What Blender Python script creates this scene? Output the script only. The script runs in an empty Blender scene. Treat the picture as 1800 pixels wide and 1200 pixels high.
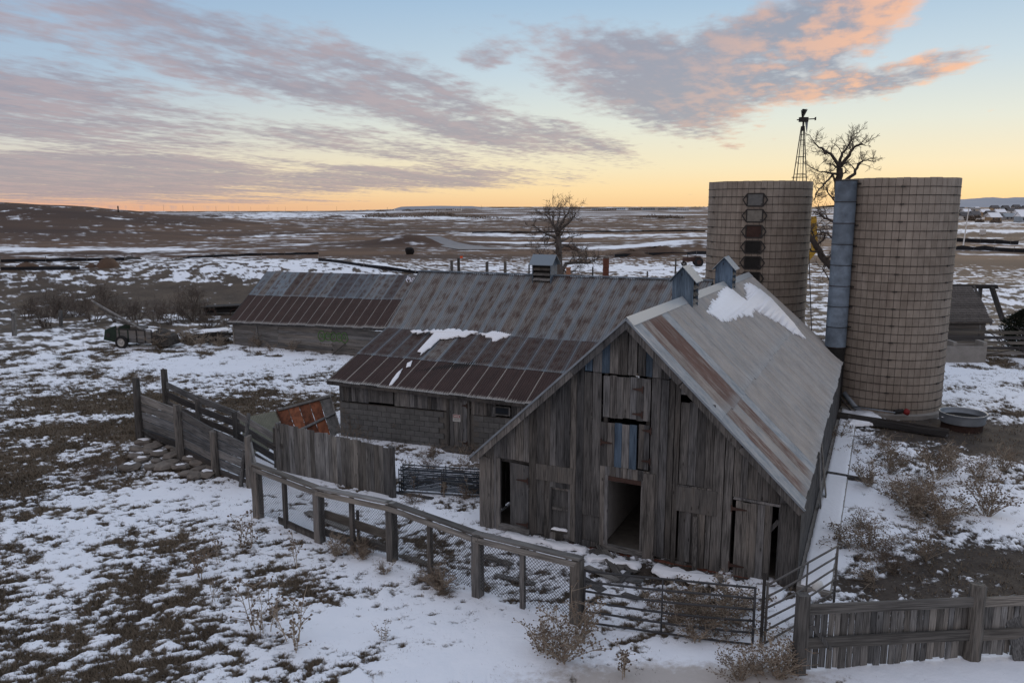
import bpy, math, random
import numpy as np
from mathutils import Vector, Matrix
from mathutils.geometry import tessellate_polygon

R = math.radians
scene = bpy.context.scene
COL = scene.collection
random.seed(7)

# ------------------------------------------------------------------ camera
CAM_H, FPX = 9.0, 1400.0
PITCH = math.atan(238.0 / FPX)
cam_data = bpy.data.cameras.new('camera')
cam_data.sensor_width = 36.0
cam_data.lens = 36.0 * FPX / 1800.0
cam_data.clip_end = 60000.0
cam_data.clip_start = 0.2
cam = bpy.data.objects.new('camera', cam_data)
COL.objects.link(cam)
cam.location = (0, 0, CAM_H)
cam.rotation_euler = (R(90) - PITCH, 0, 0)
scene.camera = cam


def lin(r, g, b):
    f = lambda c: (c / 255 / 12.92) if c / 255 <= 0.04045 else ((c / 255 + 0.055) / 1.055) ** 2.4
    return (f(r), f(g), f(b), 1.0)


# ------------------------------------------------------------------ node helpers
class NT:
    """Tiny expression builder over a node tree."""
    def __init__(self, tree):
        self.t = tree

    def new(self, kind, **kw):
        n = self.t.nodes.new(kind)
        for k, v in kw.items():
            setattr(n, k, v)
        return n

    def put(self, sock, v):
        if isinstance(v, S):
            self.t.links.new(v.s, sock)
        elif isinstance(v, bpy.types.NodeSocket):
            self.t.links.new(v, sock)
        else:
            sock.default_value = v

    def math(self, op, *a, clamp=False):
        n = self.new('ShaderNodeMath', operation=op, use_clamp=clamp)
        for i, v in enumerate(a):
            self.put(n.inputs[i], v)
        return S(self, n.outputs[0])

    def smooth(self, v, lo, hi, a=0.0, b=1.0):
        n = self.new('ShaderNodeMapRange', interpolation_type='SMOOTHSTEP')
        self.put(n.inputs[0], v)
        for i, q in enumerate((lo, hi, a, b)):
            self.put(n.inputs[i + 1], q)
        return S(self, n.outputs[0])

    def linmap(self, v, lo, hi, a=0.0, b=1.0):
        n = self.new('ShaderNodeMapRange', clamp=True)
        self.put(n.inputs[0], v)
        for i, q in enumerate((lo, hi, a, b)):
            self.put(n.inputs[i + 1], q)
        return S(self, n.outputs[0])

    def mix(self, f, a, b, mode='MIX'):
        n = self.new('ShaderNodeMix', data_type='RGBA', blend_type=mode)
        self.put(n.inputs[0], f)
        self.put(n.inputs[6], a)
        self.put(n.inputs[7], b)
        return S(self, n.outputs[2])

    def comb(self, x, y, z):
        n = self.new('ShaderNodeCombineXYZ')
        for i, v in enumerate((x, y, z)):
            self.put(n.inputs[i], v)
        return S(self, n.outputs[0])

    def sep(self, v):
        n = self.new('ShaderNodeSeparateXYZ')
        self.put(n.inputs[0], v)
        return [S(self, o) for o in n.outputs]

    def vmul(self, v, w):
        n = self.new('ShaderNodeVectorMath', operation='MULTIPLY')
        self.put(n.inputs[0], v)
        self.put(n.inputs[1], w)
        return S(self, n.outputs[0])

    def vadd(self, v, w):
        n = self.new('ShaderNodeVectorMath', operation='ADD')
        self.put(n.inputs[0], v)
        self.put(n.inputs[1], w)
        return S(self, n.outputs[0])

    def noise(self, v, scale=1.0, detail=4.0, rough=0.5, dist=0.0):
        n = self.new('ShaderNodeTexNoise')
        self.put(n.inputs['Vector'], v)
        n.inputs['Scale'].default_value = scale
        n.inputs['Detail'].default_value = detail
        n.inputs['Roughness'].default_value = rough
        n.inputs['Distortion'].default_value = dist
        return S(self, n.outputs[0])

    def ramp(self, f, stops):
        n = self.new('ShaderNodeValToRGB')
        self.put(n.inputs[0], f)
        e = n.color_ramp.elements
        while len(e) < len(stops):
            e.new(0.5)
        for el, (p, c) in zip(e, stops):
            el.position = p
            el.color = c
        return S(self, n.outputs[0])


class S:
    def __init__(self, nt, s):
        self.nt, self.s = nt, s

    def __add__(self, o): return self.nt.math('ADD', self, o)
    __radd__ = __add__
    def __mul__(self, o): return self.nt.math('MULTIPLY', self, o)
    __rmul__ = __mul__
    def __sub__(self, o): return self.nt.math('SUBTRACT', self, o)
    def __rsub__(self, o): return self.nt.math('SUBTRACT', o, self)
    def __truediv__(self, o): return self.nt.math('DIVIDE', self, o)


# ------------------------------------------------------------------ world: dusk sky with clouds
SUN_AZ = 32.0      # degrees to the right of the view axis, just below the horizon
world = bpy.data.worlds.new('World')
scene.world = world
world.use_nodes = True
wt = world.node_tree
wt.nodes.clear()
world.cycles.sampling_method = 'MANUAL'
world.cycles.sample_map_resolution = 256
W = NT(wt)
tc = W.new('ShaderNodeTexCoord')
dx, dy, dz = W.sep(tc.outputs['Generated'])
el = W.math('MULTIPLY', W.math('ARCSINE', W.math('MINIMUM', W.math('MAXIMUM', dz, -1.0), 1.0)), 57.2958)
az = W.math('MULTIPLY', W.math('ARCTAN2', dx, dy), 57.2958)
sunness = W.math('COSINE', (az - SUN_AZ) * 0.0174533) * 0.5 + 0.5
e01 = W.linmap(el, -4.0, 92.0)
P = lambda d: (d + 4.0) / 96.0
rampA = W.ramp(e01, [(0.0, lin(206, 170, 128)), (P(0.0), lin(238, 200, 148)), (P(1.1), lin(244, 215, 164)), (P(2.6), lin(238, 224, 188)),
                     (P(5.5), lin(220, 224, 212)), (P(9.0), lin(194, 211, 220)), (P(14), lin(158, 187, 213)), (P(24), lin(158, 182, 210)), (P(45), lin(182, 193, 212)), (1.0, lin(182, 192, 212))])
rampB = W.ramp(e01, [(0.0, lin(180, 136, 118)), (P(0.0), lin(218, 164, 138)), (P(0.7), lin(230, 194, 158)), (P(1.9), lin(222, 208, 184)),
                     (P(4.5), lin(200, 204, 202)), (P(8.0), lin(166, 187, 207)), (P(14), lin(146, 174, 204)), (P(24), lin(152, 174, 202)), (P(45), lin(180, 191, 210)), (1.0, lin(182, 192, 212))])
rampC = W.ramp(e01, [(0.0, lin(160, 148, 150)), (P(0.0), lin(178, 164, 166)), (P(8.0), lin(216, 202, 202)), (P(18.0), lin(210, 203, 207)),
                     (P(45), lin(194, 196, 210)), (1.0, lin(182, 192, 212))])
t1 = W.smooth(sunness, 0.70, 0.99)
t2 = W.smooth(sunness, 0.0, 0.76)
clear = W.mix(t1, W.mix(t2, rampC, rampB), rampA)
sky = W.new('ShaderNodeTexSky', sky_type='NISHITA')
sky.sun_disc = False
sky.sun_elevation = R(1.0)
sky.sun_rotation = R(SUN_AZ)
sky.altitude = 1700.0
sky.air_density = 1.0
nish = W.mix(1.0, sky.outputs[0], (0.12, 0.12, 0.12, 1.0), 'MULTIPLY')
clear = W.mix(0.04, clear, nish)
# a flat cloud sheet seen in perspective, combed along one wind direction
zc = W.math('MAXIMUM', dz, 0.0) + 0.035
px_, py_ = dx / zc, dy / zc
ca, sa = math.cos(R(22)), math.sin(R(22))
cu = px_ * ca - py_ * sa
cv = px_ * sa + py_ * ca
gu = dx / (W.math('ABSOLUTE', dy) + 0.05)     # direction, tangent of the bearing
gv = dz / (W.math('ABSOLUTE', dy) + 0.05)


def blob(x, y, rx, ry, ang=0.0, k=1.0):
    """soft elongated bank of cloud round a bearing (given as tangents, scaled 1400)."""
    u0, v0 = (x - 900) / 1400.0, (362 - y) / 1400.0
    c_, s_ = math.cos(R(ang)), math.sin(R(ang))
    a_ = (gu - u0) * (1400.0 / rx)
    b_ = (gv - v0) * (1400.0 / rx)
    p_ = a_ * c_ + b_ * s_
    q_ = (b_ * c_ - a_ * s_) * (rx / ry)
    d_ = W.math('SQRT', p_ * p_ + q_ * q_)
    return W.smooth(d_, 1.0, 0.25) * k


front = W.smooth(dy, 0.0, 0.3)
cover = None
for b in [
        (60, 40, 640, 110, -14, .62), (430, 120, 520, 95, -17, .95), (60, 195, 760, 125, -9, .92), (740, 190, 400, 88, -20, .95), (980, 252, 230, 46, -14, .90),
        (150, 312, 760, 72, -1, 1.15), (660, 318, 540, 36, 1, 1.0), (640, 258, 380, 44, -6, .80), (860, 128, 70, 36, 5, .60), (420, 354, 360, 9, 0, .75),
        (1130, 160, 290, 125, -12, 1.15), (1300, 125, 370, 125, 15, 1.15), (1440, 60, 240, 110, 38, 1.05), (1530, 152, 200, 42, 13, 1.0), (1400, 172, 220, 46, 6, 1.0),
        (960, 110, 150, 80, -30, .45), (1262, 266, 36, 11, 0, .66)]:
    v = blob(*b)
    cover = v if cover is None else W.math('MAXIMUM', cover, v)
pA = W.comb(cu * 1.25, cv * 0.42, 0.0)
pB = W.comb(cu * 1.25 + 0.10, cv * 0.42 + 0.14, 0.0)
nA = W.noise(pA, 1.0, 7.0, 0.62, 0.0)
nB = W.noise(pB, 1.0, 7.0, 0.62, 0.0)
nR = W.noise(W.comb(cu * 8.0 + cv * 2.4, cv * 5.0 - cu * 1.5, 1.3), 1.0, 3.0, 0.55, 0.0)
nS = W.noise(W.comb(cu * 5.5, cv * 1.1, 6.1), 1.0, 3.0, 0.6, 0.0)
nL = W.noise(W.comb(cu * 0.3, cv * 0.12, 3.7), 1.0, 2.0, 0.5, 0.0)
back_cover = W.smooth(nL, 0.42, 0.66) * 0.55
cover = cover * front + back_cover * (1.0 - front)
raw = nA * 1.15 + (nR - 0.5) * 0.64 + (nS - 0.5) * 0.42 + cover * 0.62
dens = W.smooth(raw, 0.78, 1.22)
lit = W.smooth(nA - nB + (nR - 0.5) * 0.30 + (nS - 0.5) * 0.12, -0.07, 0.12)
edge = W.smooth(dens, 0.98, 0.25)
warm = W.smooth(gu, -0.02, 0.34) * front
blaze = W.smooth(gu - gv * 0.25, 0.10, 0.42) * front
c_shade = W.mix(front, lin(200, 190, 195), W.mix(warm, lin(144, 138, 150), lin(140, 143, 157)))
c_lit = W.mix(warm, lin(222, 184, 172), lin(255, 186, 134))
litf = W.math('MINIMUM', W.math('MAXIMUM', lit * 0.80 + edge * 0.30, 0.0), 1.0) * (blaze * 0.78 + 0.26)
c_cloud = W.mix(litf, c_shade, c_lit)
c_cloud = W.mix(0.12, c_cloud, clear)
skycol = W.mix(dens * 0.92, clear, c_cloud)
bg = W.new('ShaderNodeBackground')
bg.inputs[1].default_value = 1.0
W.put(bg.inputs[0], skycol)
wo = W.new('ShaderNodeOutputWorld')
wt.links.new(bg.outputs[0], wo.inputs[0])

# ------------------------------------------------------------------ sun: already down, only a soft warm wash is left
sun_data = bpy.data.lights.new('sun', 'SUN')
sun_data.energy = 0.80
sun_data.angle = R(25)
sun_data.color = (1.0, 0.82, 0.62)
sun = bpy.data.objects.new('sun', sun_data)
COL.objects.link(sun)
sdir = Vector((math.sin(R(SUN_AZ)) * math.cos(R(9)), math.cos(R(SUN_AZ)) * math.cos(R(9)), math.sin(R(9))))
sun.rotation_euler = sdir.to_track_quat('Z', 'Y').to_euler()

scene.view_settings.view_transform = 'Standard'
scene.view_settings.look = 'None'
scene.view_settings.gamma = 1.0
scene.view_settings.use_curve_mapping = False
scene.view_settings.exposure = 0.16
scene.cycles.max_bounces = 4
scene.cycles.diffuse_bounces = 2
scene.cycles.glossy_bounces = 2
scene.cycles.caustics_reflective = False
scene.cycles.caustics_refractive = False

# ------------------------------------------------------------------ places
A0 = Vector((6.796, 17.885, 0.0))        # front right corner of the near barn
PHI = 0.436                              # its turn against the view axis
AU = Vector((-math.cos(PHI), math.sin(PHI), 0))   # along the gable, to the left
AW = Vector((math.sin(PHI), math.cos(PHI), 0))    # along the ridge, away
UP = Vector((0, 0, 1))


def B(u, w, z=0.0):
    return A0 + AU * u + AW * w + UP * z


def sstep(x, a, b):
    t = np.clip((x - a) / (b - a), 0, 1)
    return t * t * (3 - 2 * t)


_rng = np.random.default_rng(11)
_perm = _rng.permutation(1024)
_grad = _rng.normal(size=(1024, 2))
_grad /= np.linalg.norm(_grad, axis=1)[:, None]


def perlin(x, y):
    xi, yi = np.floor(x).astype(np.int64), np.floor(y).astype(np.int64)
    fx, fy = x - xi, y - yi
    u, v = fx ** 3 * (fx * (fx * 6 - 15) + 10), fy ** 3 * (fy * (fy * 6 - 15) + 10)

    def g(ix, iy, ax, ay):
        q = _grad[_perm[(_perm[ix & 1023] + iy) & 1023]]
        return q[..., 0] * ax + q[..., 1] * ay
    n00, n10 = g(xi, yi, fx, fy), g(xi + 1, yi, fx - 1, fy)
    n01, n11 = g(xi, yi + 1, fx, fy - 1), g(xi + 1, yi + 1, fx - 1, fy - 1)
    return (n00 * (1 - u) + n10 * u) * (1 - v) + (n01 * (1 - u) + n11 * u) * v


def fbm(x, y, octaves=4, gain=0.5, lac=2.03):
    s, a = np.zeros_like(x, dtype=float), 1.0
    for i in range(octaves):
        s += a * perlin(x + 17.3 * i, y - 9.1 * i)
        x, y, a = x * lac, y * lac, a * gain
    return s


def terrain(x, y):
    """height of the bare land, vectorised."""
    x = np.asarray(x, float)
    y = np.asarray(y, float)
    r = np.hypot(x, y)
    z = 0.05 * perlin(x * 0.15, y * 0.15) + 0.02 * perlin(x * .6, y * .6)
    far = sstep(r, 90, 260)
    z = z + far * (0.9 * perlin(x * 0.012 + 3, y * 0.012) + 0.35 * perlin(x * 0.04, y * 0.04))
    # embankment behind the left shed
    along = sstep(x, 4, -22)
    z = z + along * (2.75 * sstep(y - 0.06 * x, 66, 92) * (1 - 0.75 * sstep(y - 0.06 * x, 97, 116))) * (1 - sstep(y, 116, 140))
    # long brown hill on the left
    H = np.interp(-x, [60, 106, 134, 165, 212, 300, 500, 900], [0, 1.4, 3.9, 7.2, 10.9, 13.0, 13.0, 9.0])
    hb = np.exp(-((y - 330) / 82.0) ** 2)
    z = z + H * hb * (1 + 0.10 * perlin(x * .03, y * .012)) + sstep(H * hb, .5, 4) * 0.5 * perlin(x * .06, y * .03)
    z = z + 3.2 * np.exp(-((y - 620) / 90.0) ** 2 - ((x + 190) / 120.0) ** 2)
    # spoil heap and cut bank in the valley
    z = z + 2.2 * np.exp(-((y - 190) / 9.0) ** 2 - ((x + 24) / 10.0) ** 2)
    z = z + 1.8 * np.exp(-((y - 172) / 7.0) ** 2 - ((x - 38) / 13.0) ** 2)
    z = z + 1.0 * np.exp(-((y - 84) / 12.0) ** 2 - ((x - 62) / 16.0) ** 2)
    az = np.degrees(np.arctan2(x, y))
    z = z - 0.0058 * np.clip(r - 900, 0, 1e9) * sstep(az, -1, -14) * (1 - sstep(r, 4000, 6000) * .0)
    z = z - 0.0007 * np.clip(r - 1200, 0, 1e9) * sstep(az, -14, 0)
    # bank of earth under the cattle chute
    z = z + 0.28 * np.exp(-((x + 11.4) / 2.6) ** 2 - ((y - 28.0) / 1.6) ** 2)
    return z


def tz(x, y):
    return float(terrain(np.array([x]), np.array([y]))[0])


def ray(px, py):
    u, v = (px - 900) / FPX, (600 - py) / FPX
    return Vector((u, math.cos(PITCH) + v * math.sin(PITCH), -math.sin(PITCH) + v * math.cos(PITCH)))


_S = 5.0 * 1.012 ** np.arange(640)


def ground_at(px, py):
    """where the sight line of a photograph point meets the land."""
    d = ray(px, py)
    below = CAM_H + d.z * _S <= terrain(d.x * _S, d.y * _S)
    i = int(np.argmax(below)) if below.any() else len(_S) - 1
    lo, hi = _S[max(i - 1, 0)], _S[i]
    for _ in range(2):
        s = np.linspace(lo, hi, 24)
        bl_ = CAM_H + d.z * s <= terrain(d.x * s, d.y * s)
        j = int(np.argmax(bl_)) if bl_.any() else 23
        lo, hi = s[max(j - 1, 0)], s[j]
    p = Vector((0, 0, CAM_H)) + d * hi
    p.z = tz(p.x, p.y)
    return p


def at_depth(px, py, Y):
    d = ray(px, py)
    return Vector((0, 0, CAM_H)) + d * (Y / d.y)


# ------------------------------------------------------------------ object helpers
MATRIX = {}


def props(o, label=None, cat=None, group=None, kind=None):
    if label: o['label'] = label
    if cat: o['category'] = cat
    if group: o['group'] = group
    if kind: o['kind'] = kind
    return o


def thing(name, label, cat, loc=(0, 0, 0), rot=0.0, group=None):
    o = bpy.data.objects.new(name, None)
    o.empty_display_size = 0.2
    COL.objects.link(o)
    o.location = loc
    o.rotation_euler = (0, 0, rot)
    MATRIX[o.name] = Matrix.Translation(Vector(loc)) @ Matrix.Rotation(rot, 4, 'Z')
    return props(o, label, cat, group)


def mat_of(o):
    return MATRIX.get(o.name, Matrix.Identity(4))


def link(name, me, parent=None, M=None):
    """link mesh data; M is its world matrix (identity when None)."""
    o = bpy.data.objects.new(name, me)
    COL.objects.link(o)
    M = M if M is not None else Matrix.Identity(4)
    if parent is not None:
        o.parent = parent
        o.matrix_basis = mat_of(parent).inverted() @ M
    else:
        o.matrix_basis = M
    MATRIX[o.name] = M
    return o


def mesh(name, V, F, mat, smooth=False, uv=None):
    me = bpy.data.meshes.new(name)
    me.from_pydata([tuple(v) for v in V], [], F)
    if mat is not None:
        me.materials.append(mat)
    if smooth:
        me.polygons.foreach_set('use_smooth', [True] * len(me.polygons))
    if uv is not None:
        lay = me.uv_layers.new(name='UVMap')
        li = np.empty(len(me.loops), dtype=np.int32)
        me.loops.foreach_get('vertex_index', li)
        lay.data.foreach_set('uv', np.asarray(uv, dtype=np.float32)[li].ravel())
    return me


def solid(name, V, F, mat, parent=None, smooth=False, uv=None, origin=None):
    """V in world space; the object's own frame sits at origin (or its parent's frame)."""
    if parent is not None:
        M = mat_of(parent)
    else:
        M = Matrix.Translation(Vector(origin) if origin is not None else Vector(V[0]))
    Mi = M.inverted()
    me = mesh(name, [Mi @ Vector(v) for v in V], F, mat, smooth, uv)
    return link(name, me, parent, M)


class MB:
    """collects tubes, boxes and faces (world space) for one mesh."""
    def __init__(self):
        self.V, self.F = [], []

    def tube(self, pts, radii, n=5, cap=True):
        pts = [Vector(p) for p in pts]
        base = len(self.V)
        prev = None
        for i, p in enumerate(pts):
            d = (pts[min(i + 1, len(pts) - 1)] - pts[max(i - 1, 0)])
            if d.length < 1e-9:
                d = Vector((0, 0, 1))
            d.normalize()
            if prev is None:
                q = d.cross(Vector((0.31, 0.87, 0.38)))
                if q.length < 1e-3:
                    q = d.cross(Vector((1, 0, 0)))
            else:
                q = prev - d * prev.dot(d)
            q.normalize()
            prev = q
            s = d.cross(q)
            r = radii[i] if hasattr(radii, '__len__') else radii
            for k in range(n):
                a = 2 * math.pi * k / n
                self.V.append(p + (q * math.cos(a) + s * math.sin(a)) * r)
        for i in range(len(pts) - 1):
            for k in range(n):
                a, b = base + i * n + k, base + i * n + (k + 1) % n
                self.F.append((a, b, b + n, a + n))
        if cap:
            self.F.append(tuple(base + k for k in reversed(range(n))))
            e = base + (len(pts) - 1) * n
            self.F.append(tuple(e + k for k in range(n)))
        return self

    def hexa(self, p):
        """8 corners: bottom ring 0-3 counter-clockwise, top ring 4-7."""
        b = len(self.V)
        self.V += [Vector(q) for q in p]
        for f in ((3, 2, 1, 0), (4, 5, 6, 7), (0, 1, 5, 4), (1, 2, 6, 5), (2, 3, 7, 6), (3, 0, 4, 7)):
            self.F.append(tuple(b + k for k in f))
        return self

    def box(self, c, x, y, z):
        """centre c, half-extent vectors x, y, z."""
        c, x, y, z = Vector(c), Vector(x), Vector(y), Vector(z)
        return self.hexa([c - x - y - z, c + x - y - z, c + x + y - z, c - x + y - z, c - x - y + z, c + x - y + z, c + x + y + z, c - x + y + z])

    def bar(self, p0, p1, wid, thk, side=None):
        """a straight bar from p0 to p1, wid along side, thk across."""
        p0, p1 = Vector(p0), Vector(p1)
        d = (p1 - p0)
        L = d.length
        d.normalize()
        s = Vector(side) if side is not None else d.cross(UP)
        s = s - d * s.dot(d)
        if s.length < 1e-4:
            s = d.cross(Vector((1, 0, 0)))
        s.normalize()
        t = d.cross(s)
        return self.box((p0 + p1) / 2, s * wid / 2, t * thk / 2, d * L / 2)

    def lathe(self, c, prof, n=24, axis=UP, start=None):
        c, axis = Vector(c), Vector(axis).normalized()
        q = axis.cross(Vector((0.2, 1, 0.1))).normalized()
        s = axis.cross(q)
        b = len(self.V)
        for (r, z) in prof:
            for k in range(n):
                a = 2 * math.pi * k / n
                self.V.append(c + axis * z + (q * math.cos(a) + s * math.sin(a)) * r)
        for i in range(len(prof) - 1):
            for k in range(n):
                a, e = b + i * n + k, b + i * n + (k + 1) % n
                self.F.append((a, e, e + n, a + n))
        return self

    def face(self, pts):
        b = len(self.V)
        self.V += [Vector(p) for p in pts]
        self.F.append(tuple(range(b, b + len(pts))))
        return self

    def build(self, name, mat, parent=None, smooth=False, origin=None, uv=None):
        return solid(name, self.V, self.F, mat, parent, smooth, uv, origin)


def tagged(o, label, cat, group=None, kind=None):
    return props(o, label, cat, group, kind)


# unit planks (x width, y thickness, z length 0..1) and unit round posts, several of each, shared by all boards
def unit_plank(seed, mat, ragged=0.02, warp=0.03, segs=4):
    rg = random.Random(seed)
    V, F = [], []
    e0, e1 = [rg.uniform(-ragged, ragged) for _ in range(2)], [rg.uniform(-ragged, ragged) for _ in range(2)]
    for i in range(segs + 1):
        z = i / segs
        off = rg.uniform(-warp, warp)
        wl, wr = 0.5 + rg.uniform(-warp, warp) * .8, 0.5 + rg.uniform(-warp, warp) * .8
        zz = [z, z]
        if i == 0: zz = [z + e0[0], z + e0[1]]
        if i == segs: zz = [z + e1[0], z + e1[1]]
        V += [(-wl, -.5 + off, zz[0]), (wr, -.5 + off, zz[1]), (wr, .5 + off, zz[1]), (-wl, .5 + off, zz[0])]
    for i in range(segs):
        a = i * 4
        for k in range(4):
            F.append((a + k, a + (k + 1) % 4, a + 4 + (k + 1) % 4, a + 4 + k))
    F += [(3, 2, 1, 0), tuple(segs * 4 + k for k in range(4))]
    return mesh('plank', V, F, mat)


def unit_post(seed, mat, n=8, segs=4):
    rg = random.Random(seed)
    V, F = [], []
    for i in range(segs + 1):
        z = i / segs
        for k in range(n):
            a = 2 * math.pi * k / n
            r = 0.5 * (1.08 - 0.16 * z) * (1 + rg.uniform(-.09, .09))
            V.append((r * math.cos(a), r * math.sin(a), z + (rg.uniform(-.02, .02) if i == segs else 0)))
    for i in range(segs):
        for k in range(n):
            a, b = i * n + k, i * n + (k + 1) % n
            F.append((a, b, b + n, a + n))
    F += [tuple(reversed(range(n))), tuple(segs * n + k for k in range(n))]
    return mesh('post', V, F, mat, False)


PLANKS, POSTS = {}, {}


def plank(name, p0, p1, wid, thk, mat, parent=None, side=None, ragged=True):
    """a weathered board from p0 to p1; side = direction of its width."""
    key = (mat.name, ragged)
    if key not in PLANKS:
        PLANKS[key] = [unit_plank(100 + i, mat, 0.012 if ragged else 0.0, 0.035 if ragged else 0.0) for i in range(7)]
    me = random.choice(PLANKS[key])
    p0, p1 = Vector(p0), Vector(p1)
    d = p1 - p0
    L = d.length
    d.normalize()
    s = Vector(side) if side is not None else (Vector((1, 0, 0)) if abs(d.z) > .9 else UP)
    s = s - d * s.dot(d)
    if s.length < 1e-4:
        s = d.cross(Vector((0.3, 1, 0)))
    s.normalize()
    t = d.cross(s)
    M = Matrix(((s.x, t.x, d.x, p0.x), (s.y, t.y, d.y, p0.y), (s.z, t.z, d.z, p0.z), (0, 0, 0, 1))) @ Matrix.Diagonal((wid, thk, L, 1))
    return link(name, me, parent, M)


def post(name, p0, p1, dia, mat, parent=None):
    key = mat.name
    if key not in POSTS:
        POSTS[key] = [unit_post(200 + i, mat) for i in range(5)]
    me = random.choice(POSTS[key])
    p0, p1 = Vector(p0), Vector(p1)
    d = p1 - p0
    L = d.length
    d.normalize()
    s = d.cross(Vector((random.uniform(-1, 1), random.uniform(-1, 1), .1))).normalized()
    t = d.cross(s)
    M = Matrix(((s.x, t.x, d.x, p0.x), (s.y, t.y, d.y, p0.y), (s.z, t.z, d.z, p0.z), (0, 0, 0, 1))) @ Matrix.Diagonal((dia, dia, L, 1))
    return link(name, me, parent, M)


# ------------------------------------------------------------------ materials
def material(name):
    m = bpy.data.materials.new(name)
    m.use_nodes = True
    nt = m.node_tree
    nt.nodes.clear()
    N = NT(nt)
    out = N.new('ShaderNodeOutputMaterial')
    bs = N.new('ShaderNodeBsdfPrincipled')
    nt.links.new(bs.outputs[0], out.inputs[0])
    bs.inputs['Roughness'].default_value = 0.9
    bs.inputs['Specular IOR Level'].default_value = 0.25
    return m, N, bs


def bump(N, bs, h, strength=0.4, dist=0.02):
    b = N.new('ShaderNodeBump')
    b.inputs['Strength'].default_value = strength
    b.inputs['Distance'].default_value = dist
    N.put(b.inputs['Height'], h)
    N.t.links.new(b.outputs[0], bs.inputs['Normal'])


def wood(name, dark, light, vertical=True, warm=0.35, contrast=1.0, brown=(0.10, 0.07, 0.045, 1)):
    m, N, bs = material(name)
    oi = N.new('ShaderNodeObjectInfo')
    rnd = S(N, oi.outputs['Random'])
    if vertical:
        g = N.new('ShaderNodeNewGeometry')
        co = N.vadd(g.outputs['Position'], N.comb(rnd * 37.0, rnd * 11.0, rnd * 53.0))
        grain = N.noise(N.vmul(co, (55.0, 55.0, 2.2)), 1.0, 5.0, 0.6)
        big = N.noise(N.vmul(co, (5.0, 5.0, 0.9)), 1.0, 3.0, 0.55)
    else:
        t = N.new('ShaderNodeTexCoord')
        co = N.vadd(t.outputs['Object'], N.comb(rnd * 37.0, rnd * 11.0, rnd * 53.0))
        grain = N.noise(N.vmul(co, (9.0, 4.0, 4.5)), 1.0, 5.0, 0.6)
        big = N.noise(N.vmul(co, (1.2, 1.0, 3.0)), 1.0, 3.0, 0.55)
    f = N.smooth(grain * 0.85 + big * 0.55, 0.44, 0.94)
    c = N.mix(f, dark, light)
    c = N.mix(N.smooth(big, 0.52, 0.78) * warm, c, brown)
    val = N.linmap(rnd, 0.0, 1.0, 1.0 - 0.46 * contrast, 1.0 + 0.55 * contrast)
    hue = N.mix(N.math('FRACT', rnd * 7.31), (0.95, 0.99, 1.05, 1), (1.04, 1.0, 0.95, 1))
    c = N.mix(1.0, N.mix(1.0, c, hue, 'MULTIPLY'), N.comb(val, val, val), 'MULTIPLY')
    if vertical:     # knots and rust runs under the nails
        vo = N.new('ShaderNodeTexVoronoi')
        N.put(vo.inputs['Vector'], N.vmul(co, (5.5, 5.5, 1.7)))
        vo.inputs['Scale'].default_value = 1.0
        kn = N.smooth(S(N, vo.outputs['Distance']), 0.13, 0.05)
        c = N.mix(kn * 0.75, c, (0.016, 0.013, 0.011, 1))
        crack = N.noise(N.vmul(co, (26.0, 26.0, 0.8)), 1.0, 2.0, 0.5)
        c = N.mix(N.smooth(crack, 0.66, 0.74) * 0.7, c, (0.012, 0.011, 0.011, 1))
    N.put(bs.inputs['Base Color'], c)
    bump(N, bs, grain, 0.6, 0.014)
    return m


M_BARN = wood('barn_board', (0.024, 0.023, 0.022, 1), (0.176, 0.168, 0.159, 1), warm=.24)
M_BLUE = wood('faded_blue_board', (0.030, 0.044, 0.062, 1), (0.105, 0.148, 0.195, 1), warm=.1)
M_FENCE = wood('fence_board', (0.042, 0.040, 0.037, 1), (0.222, 0.212, 0.197, 1), warm=.2)
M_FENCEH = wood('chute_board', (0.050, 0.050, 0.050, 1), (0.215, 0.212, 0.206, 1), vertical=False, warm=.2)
M_RAIL = wood('fence_rail', (0.054, 0.050, 0.045, 1), (0.235, 0.220, 0.198, 1), vertical=False, warm=.2)
M_POST = wood('old_post', (0.028, 0.026, 0.024, 1), (0.150, 0.140, 0.128, 1))
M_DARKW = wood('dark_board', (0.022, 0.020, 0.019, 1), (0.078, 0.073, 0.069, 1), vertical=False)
M_SIDING = wood('siding_board', (0.060, 0.056, 0.052, 1), (0.190, 0.180, 0.166, 1), vertical=False, contrast=.6)
M_ORANGE = wood('orange_board', (0.062, 0.022, 0.012, 1), (0.185, 0.064, 0.030, 1), vertical=False, warm=.2)
M_PLY = wood('plywood', (0.046, 0.044, 0.042, 1), (0.160, 0.152, 0.142, 1), contrast=.3)


def plain(name, col, rough=0.85, var=0.25, scale=6.0, spec=0.25, metal=0.0, bumpy=0.3):
    m, N, bs = material(name)
    t = N.new('ShaderNodeNewGeometry')
    n = N.noise(t.outputs['Position'], scale, 5.0, 0.6)
    oi = N.new('ShaderNodeObjectInfo')
    k = N.linmap(n, 0.2, 0.8, 1 - var, 1 + var) * N.linmap(S(N, oi.outputs['Random']), 0, 1, 1 - var * .5, 1 + var * .5)
    N.put(bs.inputs['Base Color'], N.mix(1.0, col, N.comb(k, k, k), 'MULTIPLY'))
    bs.inputs['Roughness'].default_value = rough
    bs.inputs['Specular IOR Level'].default_value = spec
    bs.inputs['Metallic'].default_value = metal
    if bumpy:
        bump(N, bs, n, bumpy, 0.02)
    return m


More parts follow.
